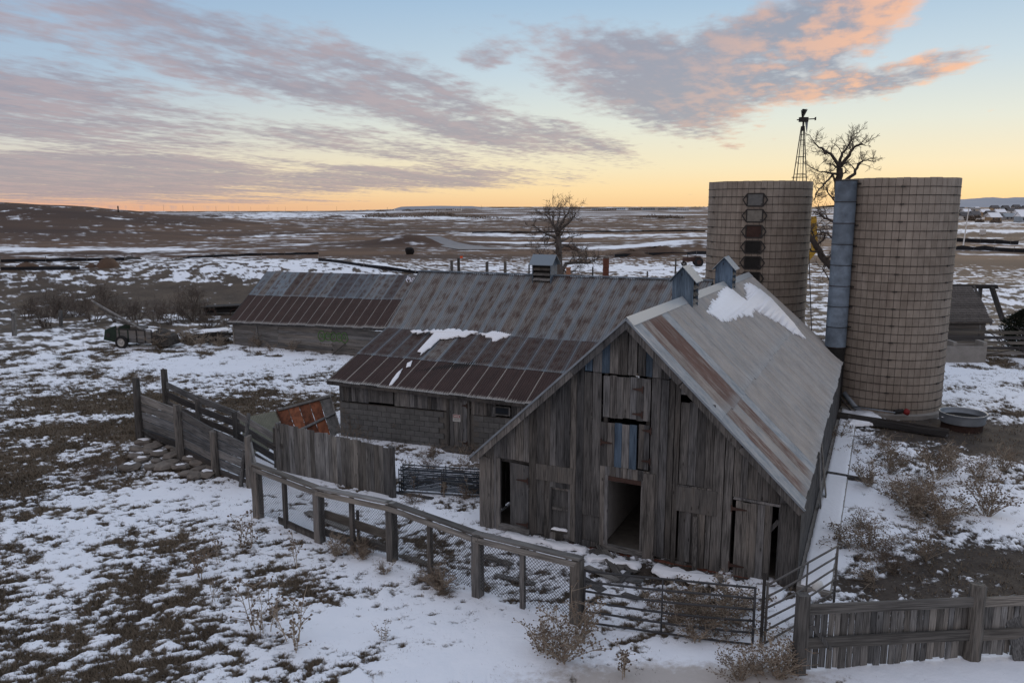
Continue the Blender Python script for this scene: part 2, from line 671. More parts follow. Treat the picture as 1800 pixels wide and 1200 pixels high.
M_IRON = plain('dark_iron', (0.035, 0.032, 0.030, 1), 0.7)
M_RUST = plain('rusted_iron', (0.052, 0.030, 0.024, 1), 0.9, .45)
M_TUBE = plain('gate_tube', (0.036, 0.036, 0.038, 1), 0.6, .3, 9.0, .4)
M_GALV = plain('galvanised', (0.20, 0.225, 0.25, 1), 0.5, .25, 3.0, .4, .25)
M_CHUTE = plain('blue_grey_tin', (0.125, 0.158, 0.196, 1), 0.6, .55, 2.2, .4, .15)
M_CONC = plain('concrete', (0.25, 0.235, 0.215, 1), 0.95, .2, 3.0)
M_BLOCK = plain('concrete_block', (0.112, 0.110, 0.105, 1), 0.95, .28, 5.0)
M_MORTAR = plain('mortar', (0.135, 0.125, 0.112, 1), 0.95, .2, 8.0)
M_BRICK = plain('brick', (0.155, 0.062, 0.042, 1), 0.9, .35, 9.0)
M_JOINT = plain('dark_joint', (0.045, 0.038, 0.034, 1), 0.95, .2, 5.0)
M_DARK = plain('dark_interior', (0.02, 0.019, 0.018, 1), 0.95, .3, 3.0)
M_FLOOR = plain('barn_floor', (0.10, 0.09, 0.078, 1), 0.95, .35, 4.0)
M_WHITE = plain('white_paint', (0.62, 0.61, 0.58, 1), 0.7, .15)
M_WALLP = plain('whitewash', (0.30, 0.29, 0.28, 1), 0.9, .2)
M_RED = plain('red_paint', (0.20, 0.018, 0.018, 1), 0.6, .2)
M_RUBBER = plain('rubber', (0.020, 0.019, 0.019, 1), 0.85, .2)
M_GREEN = plain('dark_green_paint', (0.016, 0.030, 0.020, 1), 0.6, .3)
M_STONE = plain('sandstone', (0.165, 0.145, 0.125, 1), 0.95, .35, 5.0)
M_CLOTH = plain('black_fabric', (0.020, 0.021, 0.024, 1), 0.9, .5, 1.2)
M_ROCK = plain('black_rock', (0.016, 0.015, 0.015, 1), 0.95, .3)
M_BARK = plain('bark', (0.062, 0.050, 0.043, 1), 0.95, .35, 3.0)
M_BARKL = plain('grey_bark', (0.115, 0.100, 0.090, 1), 0.95, .35, 3.0)
M_TWIG = plain('twig', (0.100, 0.080, 0.067, 1), 0.95, .3)
M_WEED = plain('dry_weed', (0.310, 0.255, 0.195, 1), 0.95, .3, 3.0, bumpy=0)
M_WEEDD = plain('dark_dry_weed', (0.165, 0.128, 0.098, 1), 0.95, .3, 3.0, bumpy=0)
M_SEED = plain('seed_head', (0.145, 0.110, 0.082, 1), 0.95, .3, 3.0, bumpy=0)
M_GRASS = plain('dead_grass', (0.150, 0.118, 0.084, 1), 0.95, .45, .7, bumpy=0)
M_YELLOW = plain('yellow_paint', (0.42, 0.25, 0.03, 1), 0.7, .3)
M_ORFLAG = plain('orange_marker', (0.75, 0.10, 0.02, 1), 0.7, .1)
M_NEEDLE = plain('juniper', (0.022, 0.028, 0.018, 1), 0.95, .4, 2.0, bumpy=0)
M_SHINGLE = plain('wood_shingle', (0.105, 0.094, 0.085, 1), 0.95, .4, 7.0)
M_ROAD = plain('gravel_road', (0.27, 0.265, 0.265, 1), 0.95, .12, .4)
M_HROOF = plain('house_roof', (0.12, 0.115, 0.115, 1), 0.9, .2, .3)
M_HWALL = plain('house_wall', (0.34, 0.325, 0.31, 1), 0.9, .15, .3)
M_HTAN = plain('house_sheathing', (0.36, 0.25, 0.15, 1), 0.9, .15, .3)
M_HBLUE = plain('house_wrap', (0.33, 0.37, 0.40, 1), 0.9, .15, .3)
M_MOUNT = plain('mountain_haze_blue', (0.27, 0.30, 0.35, 1), 0.95, .12, .0008)  # pale blue of distant haze put into the colour; no air volume built
M_DIRT = plain('spoil_soil', (0.095, 0.060, 0.040, 1), 0.95, .3, .5)

# snow lying on roofs, tanks and ledges
M_SNOW, _N, _bs = material('snow')
_g = _N.new('ShaderNodeNewGeometry')
_n = _N.noise(_g.outputs['Position'], 3.0, 5.0, 0.6)
_N.put(_bs.inputs['Base Color'], _N.mix(_n, (0.82, 0.84, 0.87, 1), (0.90, 0.91, 0.93, 1)))
_bs.inputs['Roughness'].default_value = 0.8
bump(_N, _bs, _N.noise(_g.outputs['Position'], 9.0, 4.0, 0.6), 0.5, 0.03)

# glass
M_GLASS, _N, _bs = material('window_glass')
_bs.inputs['Base Color'].default_value = (0.02, 0.024, 0.03, 1)
_bs.inputs['Roughness'].default_value = 0.15
_bs.inputs['Specular IOR Level'].default_value = 0.5


# corrugated sheet: UV runs across (u) and down (v) each sheet; object colour R = rust film, G = blotches, B = deep rust
def sheet_material():
    m, N, bs = material('corrugated_sheet')
    uvn = N.new('ShaderNodeUVMap')
    uc, v, _ = N.sep(uvn.outputs[0])
    u = N.math('FRACT', uc)
    oi = N.new('ShaderNodeObjectInfo')
    cr = N.new('ShaderNodeSeparateColor')
    N.t.links.new(oi.outputs['Color'], cr.inputs[0])
    film, blotch, deep = [S(N, o) for o in cr.outputs[:3]]
    rnd = S(N, oi.outputs['Random'])
    co = N.comb(uc + 0.0, v + blotch * rnd * 17.0, blotch * rnd * 5.0)
    streak = N.noise(N.vmul(co, (22.0, 1.5, 1.0)), 1.0, 6.0, 0.70)
    mott = N.noise(N.vmul(co, (4.0, 7.0, 1.0)), 1.0, 5.0, 0.6)
    fine = N.noise(N.vmul(co, (60.0, 40.0, 1.0)), 1.0, 3.0, 0.7)
    # zinc
    zinc = N.mix(N.smooth(mott, 0.3, 0.75), (0.255, 0.285, 0.300, 1), (0.460, 0.472, 0.470, 1))
    # rust film keeps off the lapped edges
    inside = N.smooth(N.math('ABSOLUTE', u - 0.5) + (streak - 0.5) * 0.20, 0.47, 0.28) * blotch + (1.0 - blotch)
    ends = N.smooth(N.math('ABSOLUTE', v - 0.5) + (mott - 0.5) * 0.30, 0.52, 0.38)
    film1 = N.math('MINIMUM', film, 1.0)
    f1 = N.math('MULTIPLY', N.smooth(mott * 0.50 + streak * 0.60 + film1 * 0.70, 0.62, 1.12), inside * 0.7 + 0.3) * (ends * 0.5 + 0.5)
    tan = N.mix(streak, (0.270, 0.238, 0.205, 1), (0.465, 0.428, 0.382, 1))
    tan = N.mix(blotch * 0.8, tan, N.mix(streak, (0.078, 0.064, 0.054, 1), (0.200, 0.172, 0.146, 1)))
    zinc = N.mix(blotch * 0.85, zinc, N.mix(mott, (0.105, 0.148, 0.190, 1), (0.225, 0.275, 0.315, 1)))
    c = N.mix(f1, zinc, tan)
    # patches of darker streaked rust in rows where the purlins hold the wet
    rows = N.math('SINE', v * 27.0 + rnd * 4.0)
    f2 = N.smooth(rows * 0.04 + mott * 1.0 + streak * 0.70, 0.74, 1.04) * N.smooth(N.math('ABSOLUTE', u - 0.5) + (streak - .5) * .2, 0.44, 0.26) * blotch
    c = N.mix(f2 * 0.85, c, (0.066, 0.036, 0.029, 1))
    # sheets gone red brown
    f4 = N.smooth(film + (streak - 0.5) * 1.2 + (mott - .5) * .8, 1.05, 1.55) * (ends * .8 + .2)
    c = N.mix(f4 * .9, c, N.mix(streak, (0.088, 0.046, 0.036, 1), (0.195, 0.112, 0.084, 1)))
    # deep rust over the whole sheet, pale at lap and drip edge
    lap = N.smooth(u + (streak - .5) * .05, 0.018, 0.055)
    drip = N.smooth(v + (streak - 0.5) * 0.22, 0.985, 0.90)
    deepc = N.mix(N.smooth(streak * .6 + fine * .5, 0.3, 0.8), (0.018, 0.010, 0.0095, 1), (0.072, 0.037, 0.031, 1))
    f3 = deep * lap * (drip * 0.85 + 0.15)
    c = N.mix(f3, c, deepc)
    c = N.mix(0.35, c, N.mix(1.0, c, N.mix(fine, (0.55, 0.55, 0.55, 1), (1.45, 1.45, 1.45, 1)), 'MULTIPLY'))
    corr = N.math('COSINE', u * (2 * math.pi * 8)) * 0.5 + 0.5      # furrow shade put into the colour, crests lighter
    kk = N.linmap(corr, 0, 1, 0.74, 1.12) * N.linmap(N.noise(N.vmul(co, (0.9, 3.2, 1.0)), 1.0, 4.0, 0.6), 0.25, 0.75, 0.80, 1.14)
    c = N.mix(1.0, c, N.comb(kk, kk, kk), 'MULTIPLY')
    N.put(bs.inputs['Base Color'], c)
    rust_any = N.math('MAXIMUM', N.math('MAXIMUM', f1, f4), N.math('MAXIMUM', f2, f3))
    N.put(bs.inputs['Roughness'], N.linmap(rust_any, 0, 1, 0.55, 0.88))
    N.put(bs.inputs['Metallic'], N.linmap(rust_any, 0, 1, 0.15, 0.0))
    bs.inputs['Specular IOR Level'].default_value = 0.35
    bump(N, bs, fine, 0.25, 0.01)
    return m


M_SHEET = sheet_material()


def tile_material():
    m, N, bs = material('silo_tile')
    g = N.new('ShaderNodeNewGeometry')
    oi = N.new('ShaderNodeObjectInfo')
    n = N.noise(N.vmul(g.outputs['Position'], (3.5, 3.5, 1.6)), 1.0, 5.0, 0.65)
    big = N.noise(N.vmul(g.outputs['Position'], (0.5, 0.5, 0.35)), 1.0, 3.0, 0.5)
    isl = S(N, g.outputs['Random Per Island'])
    k = N.linmap(N.math('FRACT', S(N, oi.outputs['Random']) * 3.7 + isl), 0, 1, 0.90, 1.08)
    c = N.mix(N.smooth(n * .6 + big * .5, 0.35, 0.75), (0.205, 0.170, 0.138, 1), (0.320, 0.276, 0.232, 1))
    stain = N.noise(N.vmul(g.outputs['Position'], (2.2, 2.2, 0.16)), 1.0, 4.0, 0.6)
    c = N.mix(N.smooth(stain, 0.55, 0.75) * .45, c, (0.105, 0.078, 0.064, 1))
    c = N.mix(1.0, c, N.comb(k, k, k), 'MULTIPLY')
    N.put(bs.inputs['Base Color'], c)
    bs.inputs['Roughness'].default_value = 0.75
    bump(N, bs, n, 0.25, 0.02)
    return m


M_TILE = tile_material()

# ------------------------------------------------------------------ ground: one sheet from the yard to the horizon
def near_gauss(x, y, cx, cy, sx, sy, ang=0.0):
    c, s = math.cos(ang), math.sin(ang)
    a, b = (x - cx) * c + (y - cy) * s, -(x - cx) * s + (y - cy) * c
    return np.exp(-(a / sx) ** 2 - (b / sy) ** 2)


SNOW_SPOTS = []      # (world x, y, radius x, radius y, turn, amount)


def spot(px, py, rx, ry, amt, ang=0.0):
    p = ground_at(px, py)
    SNOW_SPOTS.append((p.x, p.y, rx, ry, ang, amt))


# near field
spot(120, 1000, 5.0, 6.0, -.20); spot(40, 800, 5.5, 6.5, -.28); spot(170, 770, 5, 3.5, -.20); spot(60, 1150, 3.0, 2.2, -.16); spot(280, 1080, 2.6, 1.6, -.10)
spot(300, 705, 9.0, 1.8, -.34); spot(150, 710, 8.0, 3.0, -.12); spot(480, 720, 4.0, 2.0, -.22)
spot(420, 640, 9, 3.0, .34); spot(150, 605, 14, 3.0, .20); spot(560, 690, 4.0, 2.0, .10)
spot(350, 890, 3.6, 3.2, .34); spot(600, 1060, 4.0, 2.4, .16); spot(800, 1120, 3.5, 1.6, .20); spot(1150, 1160, 3.5, 1.3, .34); spot(400, 1150, 2.5, 1.2, -.10)
spot(720, 880, 4.5, 1.6, .16); spot(620, 790, 3.0, 1.6, .20); spot(780, 820, 2.4, 1.3, .10)
spot(1000, 985, 2.2, .8, -.22); spot(1120, 1000, 1.6, .6, -.30); spot(1250, 1040, 1.8, .9, -.34); spot(1180, 1060, 1.6, .8, -.12)
spot(1440, 860, 1.6, 9.0, .42, -PHI); spot(1500, 800, 3.0, 4.0, .16); spot(1700, 860, 3.0, 4.0, .12); spot(1760, 920, 1.8, 1.3, .35)
spot(1700, 985, 3.6, 1.3, -.58); spot(1560, 1040, 2.2, .8, -.36); spot(1620, 930, 2.5, .9, .12); spot(1790, 1040, 2.5, 1.2, -.5); spot(1740, 770, 4.0, 3.4, -.62); spot(1620, 760, 3.6, 2.0, -.45)
spot(1720, 650, 8.0, 4.0, .30); spot(1760, 700, 5.0, 1.5, .20); spot(1560, 1180, 6.0, .9, .5)
spot(1440, 560, 2.5, 6.0, .2)
# bank, valley, plain
spot(520, 462, 14, 6, .42); spot(420, 480, 10, 6, .04); spot(250, 520, 28, 9, -.34); spot(120, 535, 18, 7, -.22); spot(60, 520, 12, 8, .10); spot(100, 560, 18, 3, .12)
spot(110, 439, 42, 8, .75, 0.05); spot(270, 392, 26, 6, .34, -.5); spot(180, 408, 20, 8, .20); spot(120, 486, 40, 3, .16); spot(300, 455, 30, 3, .3)
spot(1000, 415, 60, 11, .60); spot(1000, 427, 44, 5, .60); spot(1160, 425, 34, 6, .52); spot(830, 410, 30, 5, .3); spot(1130, 470, 26, 9, .46); spot(760, 470, 16, 4, .18)
spot(1030, 375, 110, 40, .42); spot(640, 378, 200, 90, .42); spot(530, 374, 500, 160, .42)
spot(1740, 405, 90, 16, .46); spot(1740, 434, 30, 3.5, .55); spot(1740, 448, 24, 2.5, .30); spot(1740, 460, 30, 9, -.5); spot(1740, 520, 14, 6, .30); spot(1740, 378, 220, 80, .45); spot(1760, 392, 130, 40, .42)
SOIL_SPOTS = []
for _px, _py, _rx, _ry in ((1700, 990, 5, 2.4), (1740, 770, 6, 4), (1620, 760, 4, 2), (1560, 1040, 3, 1.3), (1100, 1000, 5, 1.6), (1740, 470, 40, 14)):
    _p = ground_at(_px, _py)
    SOIL_SPOTS.append((_p.x, _p.y, _rx, _ry))


def snow_value(x, y):
    """>0 where snow lies."""
    r = np.hypot(x, y)
    fold = 0.5 * np.sin(x * .35)
    a, b = x * 0.94 + y * 0.34, -x * 0.34 + y * 0.94
    near = 0.56 * fbm(a * 0.34, b * 0.55, 3, 0.6) + 0.60 * fbm(a * 2.3, b * 3.7, 4, 0.72) + 0.16 * perlin(x * 6.3, y * 8.5) + 0.15
    mid = 0.35 * fbm(x * 0.08, y * 0.16, 3, 0.6) + 0.80 * fbm(x * 0.55, y * 0.60, 4, 0.76) - 0.10
    far = 0.42 * fbm(x * 0.020, y * 0.050, 3, 0.6) + 0.50 * fbm(x * 0.09, y * 0.26, 4, 0.70) - 0.24
    vfar = 0.75 * fbm(x * 0.006, y * 0.009, 4, 0.6) - 0.16
    k1, k2, k3 = sstep(r, 38, 62), sstep(r, 110, 170), sstep(r, 450, 900)
    m = near * (1 - k1) + (mid * (1 - k2) + (far * (1 - k3) + vfar * k3) * k2) * k1
    # ploughed drift lines on the bank
    m = m + 0.55 * fbm((x + y * 0.16) * 1.5, y * 0.13, 3, .6) * near_gauss(x, y, -26, 84, 18, 12)
    # snow thins on the face of the brown hill
    m = m - 0.12 * near_gauss(x, y, -190, 270, 130, 80)
    for (cx, cy, sx, sy, ang, amt) in SNOW_SPOTS:
        m = m + amt * near_gauss(x, y, cx, cy, sx, sy, ang)
    return m


def build_ground():
    yy = np.concatenate([np.linspace(1500, 1240, 14, endpoint=False), np.linspace(1240, 520, 380, endpoint=False), np.linspace(520, 400, 110, endpoint=False), np.linspace(400, 363.2, 80)])
    rr = CAM_H * FPX / (yy - 362.0) / math.cos(0)
    rr = np.concatenate([[0.5, 3.0, 6.0], rr, [14000.0, 22000.0]])
    azf = np.radians(np.linspace(-37, 37, 780))
    azc = np.radians(np.linspace(37, 323, 60))[1:-1]
    az_ = np.concatenate([azf, azc])
    nr, na = len(rr), len(az_)
    RR, AZ = np.meshgrid(rr, az_, indexing='ij')
    X, Y = RR * np.sin(AZ), RR * np.cos(AZ)
    m = snow_value(X.ravel(), Y.ravel()).reshape(X.shape)
    Z = terrain(X.ravel(), Y.ravel()).reshape(X.shape)
    nearw = 1 - sstep(RR, 40, 90)
    lump = 0.05 * fbm(X * 1.3, Y * 1.3, 4, 0.55)
    Z = Z + nearw * (sstep(m, -0.10, 0.16) * 0.055 + (1 - sstep(m, -0.05, 0.1)) * lump * 0.9 + sstep(m, 0.0, .3) * lump * 0.35)
    soil = np.zeros_like(X)
    for (cx, cy, sx, sy) in SOIL_SPOTS:
        soil = np.maximum(soil, near_gauss(X, Y, cx, cy, sx, sy))
    co = np.stack([X, Y, Z], -1).reshape(-1, 3)
    i = np.arange(nr - 1)[:, None] * na
    j = np.arange(na)[None, :]
    j2 = (j + 1) % na
    quads = np.stack([(i + j), (i + j2), (i + na + j2), (i + na + j)], -1).reshape(-1, 4)[:, ::-1]
    me = bpy.data.meshes.new('ground')
    me.vertices.add(len(co))
    me.vertices.foreach_set('co', co.astype(np.float32).ravel())
    nq = len(quads)
    me.loops.add(nq * 4)
    me.loops.foreach_set('vertex_index', quads.astype(np.int32).ravel())
    me.polygons.add(nq)
    me.polygons.foreach_set('loop_start', np.arange(0, nq * 4, 4, dtype=np.int32))
    me.polygons.foreach_set('use_smooth', np.ones(nq, dtype=bool))
    me.update()
    for nm, arr in (('snow', m), ('soil', soil)):
        at = me.attributes.new(nm, 'FLOAT', 'POINT')
        at.data.foreach_set('value', arr.astype(np.float32).ravel())
    mat, N, bs = material('snowy_ground')
    sa = N.new('ShaderNodeAttribute', attribute_name='snow')
    so = N.new('ShaderNodeAttribute', attribute_name='soil')
    g = N.new('ShaderNodeNewGeometry')
    pos = g.outputs['Position']
    px, py, pz = N.sep(pos)
    rad = N.math('SQRT', px * px + py * py)
    farf = N.smooth(rad, 60.0, 160.0)
    fine = N.noise(pos, 6.5, 6.0, 0.70)
    hillf = N.smooth(pz, 1.0, 3.0) * farf
    fine3 = N.noise(N.vmul(pos, (0.40, 0.10, 0.4)), 1.0, 6.0, 0.75)
    fine2 = N.noise(N.vmul(pos, (0.22, 0.5, 0.5)), 1.0, 6.0, 0.75)
    edge = S(N, sa.outputs['Fac']) + (fine - 0.5) * 1.0 * (1.0 - farf) + ((fine2 - 0.5) * (1.0 - hillf) + (fine3 - 0.5) * hillf) * 1.25 * farf
    mask = N.smooth(edge, -0.15, 0.22)
    big = N.noise(pos, 0.35, 4.0, 0.6)
    tex = N.noise(N.vmul(pos, (9.0, 13.0, 9.0)), 1.0, 5.0, 0.7)
    grass = N.mix(N.smooth(tex * .6 + big * .5, 0.35, 0.75), (0.040, 0.031, 0.023, 1), (0.138, 0.106, 0.074, 1))
    soilc = N.mix(N.smooth(tex * .7 + big * .4, 0.35, 0.8), (0.034, 0.027, 0.022, 1), (0.086, 0.069, 0.055, 1))
    bigf = N.noise(N.vmul(pos, (0.010, 0.030, 0.03)), 1.0, 6.0, 0.65)
    plainc = N.mix(N.smooth(bigf, 0.32, 0.68), (0.052, 0.026, 0.014, 1), (0.150, 0.084, 0.044, 1))
    dirt = N.mix(N.smooth(S(N, so.outputs['Fac']), 0.25, 0.6), grass, soilc)
    dirt = N.mix(farf, dirt, N.mix(hillf * .65, plainc, (0.040, 0.019, 0.010, 1)))  # dark brown hill, deepened further to put its shading into the colour
    thin = N.smooth(edge, 0.30, 0.02) * N.smooth(big, 0.45, 0.65)
    snowc = N.mix(N.noise(pos, 1.4, 5.0, 0.6), (0.81, 0.84, 0.89, 1), (0.90, 0.92, 0.95, 1))
    snowc = N.mix(thin * 0.35, snowc, (0.42, 0.36, 0.30, 1))
    # refrozen melt water with mud in it, in front of the steel gate
    ice = N.smooth(N.math('SQRT', (px - 3.2) * (px - 3.2) * 0.12 + (py - 13.7) * (py - 13.7) * 1.4) + (big - 0.5) * 1.8 + (fine - 0.5) * 1.1, 1.35, 0.70)
    snowc = N.mix(ice * 0.75, snowc, (0.36, 0.30, 0.24, 1))
    N.put(bs.inputs['Base Color'], N.mix(mask, dirt, snowc))
    N.put(bs.inputs['Roughness'], N.linmap(ice, 0, 1, 0.85, 0.55))
    bump(N, bs, mask * 0.5 + fine * 0.5 + tex * 0.35, 0.55, 0.05)
    me.materials.append(mat)
    o = bpy.data.objects.new('ground', me)
    COL.objects.link(o)
    props(o, kind='structure')
    return o


build_ground()


def build_grass():
    rg = np.random.default_rng(5)
    n = 260000
    # spread evenly over the picture's part of the field (denser near), then keep the bare patches
    r = 12.5 * (58 / 12.5) ** rg.random(n)
    a = np.radians(rg.uniform(-36, 36, n))
    x, y = r * np.sin(a), r * np.cos(a)
    m = snow_value(x, y)
    soil = np.zeros_like(x)
    for (cx, cy, sx, sy) in SOIL_SPOTS:
        soil = np.maximum(soil, near_gauss(x, y, cx, cy, sx, sy))
    keep = (m < 0.02) & (soil < .35 + .3 * rg.random(n)) | ((m < 0.45) & (rg.random(n) < 0.07))
    # not inside the buildings
    d = np.stack([x - A0.x, y - A0.y])
    u = d[0] * AU.x + d[1] * AU.y
    w = d[0] * AW.x + d[1] * AW.y
    keep &= ~((u > -1.2) & (u < 8.6) & (w > -.2) & (w < 20)) & ~((u > 8) & (u < 18.2) & (w > 5.8) & (w < 17)) & ~((u > 22) & (u < 37) & (w > 19.6) & (w < 28))
    keep &= ~((np.hypot(x - 17.1, y - 35.6) < 2.9) | (np.hypot(x - 12.3, y - 40.2) < 2.9))
    x, y, r = x[keep], y[keep], r[keep]
    z = terrain(x, y)
    k = 5
    nt = len(x)
    X, Y, Zb = np.repeat(x, k), np.repeat(y, k), np.repeat(z, k)
    tot = nt * k
    sc = np.repeat(np.sqrt(r / 16.0), k)
    X = X + rg.normal(0, .05, tot) * sc
    Y = Y + rg.normal(0, .05, tot) * sc
    hgt = rg.uniform(.015, .075, tot) * sc ** .5
    th = rg.uniform(0, 2 * np.pi, tot)
    lean = rg.uniform(.3, 1.6, tot) * hgt
    wd = rg.uniform(.006, .014, tot) * sc
    ph = th + np.pi / 2
    V = np.empty((tot, 3, 3), dtype=np.float32)
    V[:, 0] = np.stack([X - np.cos(ph) * wd, Y - np.sin(ph) * wd, Zb + .0], -1)
    V[:, 1] = np.stack([X + np.cos(ph) * wd, Y + np.sin(ph) * wd, Zb + .0], -1)
    V[:, 2] = np.stack([X + np.cos(th) * lean, Y + np.sin(th) * lean, Zb + .02 + hgt], -1)
    me = bpy.data.meshes.new('dead_grass')
    me.vertices.add(tot * 3)
    me.vertices.foreach_set('co', V.ravel())
    me.loops.add(tot * 3)
    me.loops.foreach_set('vertex_index', np.arange(tot * 3, dtype=np.int32))
    me.polygons.add(tot)
    me.polygons.foreach_set('loop_start', np.arange(0, tot * 3, 3, dtype=np.int32))
    me.update()
    me.materials.append(M_GRASS)
    o = bpy.data.objects.new('dead_grass', me)
    COL.objects.link(o)
    props(o, 'short dead grass showing in the bare patches between the snow', 'grass', kind='stuff')
    return nt


build_grass()

# ------------------------------------------------------------------ roofs of corrugated sheets
def lerp(a, b, t):
    return a + (b - a) * t


def patch(c00, c10, c11, c01):
    """bilinear surface: s along the eave, t up the slope. c00 eave start, c10 eave end, c11 ridge end, c01 ridge start."""
    def f(s, t):
        return lerp(lerp(c00, c10, s), lerp(c01, c11, s), t)
    return f


def sheets(parent, f, ncol, rows, colour, waves=8, amp=0.011, lap=0.004, name='roof_sheet', label_for=None):
    """rows = list of (t_low, t_high); colour(col, row) -> (r, g, b); each sheet its own object."""
    out = []
    for ri, (ta, tb) in enumerate(rows):
        for ci in range(ncol):
            s0, s1 = ci / ncol, (ci + 1) / ncol
            s0, s1 = s0 - lap / ncol, s1 + lap / ncol
            jit = random.uniform(-.006, .006)
            tl = ta + jit - (0.012 if ri else 0.0)
            lift0 = 0.012 + 0.012 * ri + 0.0012 * (ci % 2) + random.uniform(0, .001)
            nsamp = waves * 3
            V, UV = [], []
            nrm = (f(s1, .5) - f(s0, .5)).cross(f(.5, 1) - f(.5, 0)).normalized()
            if nrm.z < 0:
                nrm = -nrm
            for k in range(nsamp + 1):
                s = lerp(s0, s1, k / nsamp)
                for q, t in enumerate((tl, tb)):
                    ph = math.cos(2 * math.pi * waves * k / nsamp) * amp
                    sag = random.uniform(-.003, .003) if 0 < k < nsamp else 0.0
                    V.append(f(s, t) + nrm * (lift0 + ph + sag))
                    UV.append((ci + .001 + .998 * k / nsamp + 40 * ri, 1.0 - q))
            F = [(2 * k, 2 * k + 2, 2 * k + 3, 2 * k + 1) for k in range(nsamp)]
            o = solid(name, V, F, M_SHEET, parent, False, UV)
            c = colour(ci, ri)
            o.color = (c[0], c[1], c[2], 1.0)
            out.append(o)
    return out


def snow_slab(name, outline, f_nrm, thick, label, seed=0, jag=0.05, jag_dir=None):
    """a lying sheet of snow: outline in world space on the surface, ragged rim, rounded top."""
    rg = random.Random(seed)
    pts = []
    n = len(outline)
    for i in range(n):
        a, b = Vector(outline[i]), Vector(outline[(i + 1) % n])
        k = max(1, int((b - a).length / 0.09))
        for q in range(k):
            p = lerp(a, b, q / k)
            j = Vector(jag_dir) if jag_dir is not None else (b - a).cross(f_nrm).normalized()
            pts.append(p + j * rg.uniform(-jag, jag))
    c = sum(pts, Vector()) / len(pts)
    m = len(pts)
    V = [p + f_nrm * 0.012 for p in pts] + [p + f_nrm * thick * .7 + (c - p).normalized() * .02 for p in pts] + [p + f_nrm * thick + (c - p).normalized() * .07 for p in pts]
    F = []
    for r_ in range(2):
        for i in range(m):
            a, b = r_ * m + i, r_ * m + (i + 1) % m
            F.append((a, b, b + m, a + m))
    top = [V[2 * m + i] for i in range(m)]
    for tri in tessellate_polygon([top]):
        F.append(tuple(2 * m + k for k in tri))
    o = solid(name, V, F, M_SNOW, None, True, None, c)
    return props(o, label, 'snow')


def hinge_strap(parent, p, direction, length=0.34, up=UP, name='hinge', nrm=None):
    """a tapering iron strap hinge at p pointing along direction, lying on a wall."""
    d = Vector(direction).normalized()
    nrm = nrm or -AW
    o = p + nrm * 0.03
    m = MB()
    h0, h1 = 0.045, 0.012
    t = nrm * 0.008
    m.hexa([o - up * h0 - t, o + d * length - up * h1 - t, o + d * length + up * h1 - t, o + up * h0 - t,
            o - up * h0 + t, o + d * length - up * h1 + t, o + d * length + up * h1 + t, o + up * h0 + t])
    m.bar(o - up * 0.09, o + up * 0.09, 0.03, 0.03, d)
    return m.build(name, M_RUST, parent)


# ================================================================== the near barn
BW_, BL_ = 8.48, 18.95
EV, RG0, RG1 = 2.12, 6.22, 5.92
UM = 4.24
barn = thing('gable_barn', 'large weathered grey board barn with open doorway and tin roof, nearest the camera', 'barn', A0, -PHI)

EN, EF = B(-0.10, -.35, 2.08), B(-0.06, BL_ - .05, 2.20)
RN, RF = B(UM, -.35, RG0 + .02), B(UM, BL_ - .05, RG1)
LN, LF = B(BW_ + .10, -.35, 2.16), B(BW_ + .1, BL_ - .05, 2.16)
roof_r = patch(EN, EF, RF, RN)
roof_l = patch(LN, LF, RF, RN)


def ridge_z(w):
    return lerp(RG0, RG1, w / BL_)


def rake_z(u, w=0.0):
    """underside of the roof over the front wall."""
    zr = ridge_z(w) - 0.05
    return lerp(EV, zr, 1 - abs(u - UM) / UM)


def col_right(c, r):
    """upper course: three red sheets near the gable; lower course: two red stripes."""
    if r == 1 and 1 <= c <= 3: return (1.45 if c != 1 else 1.2, 0.2, 0.0)
    if r == 0 and c in (1, 3): return (1.32, 0.2, 0.0)
    if c in (0, 4): return (0.25, 0.0, 0.0)
    return (random.uniform(0.50, 0.62), 0.0, 0.0)


sheets(barn, roof_r, 29, [(0.0, 0.475), (0.46, 1.0)], col_right)
sheets(barn, roof_l, 29, [(0.0, 0.48), (0.465, 1.0)], lambda c, r: (.6, .5, .2))
# ridge capping, roof boards, rake trim
m = MB()
for sgn, ft in ((1, roof_r), (-1, roof_l)):
    pass
N_ = 10
for i in range(N_):
    pa, pb = lerp(RN, RF, i / N_), lerp(RN, RF, (i + 1) / N_)
    mm = MB()
    for ft in (roof_r, roof_l):
        qa, qb = ft(i / N_, 0.955), ft((i + 1) / N_, 0.955)
        e = UP * 0.05
        mm.hexa([qa + e, qb + e, pb + e * 1.25, pa + e * 1.25, qa + e * 1.3, qb + e * 1.3, pb + e * 1.6, pa + e * 1.6])
    o = mm.build('ridge_cap', M_SHEET, barn)
    o.color = (.35, 0, 0, 1)
for ft, ev in ((roof_r, EN), (roof_l, LN)):
    for s_, nm in ((0.0, 'rake_board'), (1.0, 'rake_board')):
        a_, b_ = ft(s_, -0.015), ft(s_, 1.0)
        dn = (b_ - a_).cross(AW).normalized()
        dn = -dn if dn.z > 0 else dn
        for k in range(3):
            p0, p1 = lerp(a_, b_, k / 3 + .002), lerp(a_, b_, (k + 1) / 3 - .002)
            plank('rake_board', p0 + dn * .085, p1 + dn * .085, 0.17, 0.03, M_BARN, barn, side=dn)
    # bright drip edge along the rake
    a_, b_ = ft(0.0, -0.01), ft(0.0, 1.0)
    mm = MB().bar(a_ + UP * .022 - AW * .02, b_ + UP * .022 - AW * .02, 0.05, 0.05, AW)
    mm.build('drip_edge', M_GALV, barn)
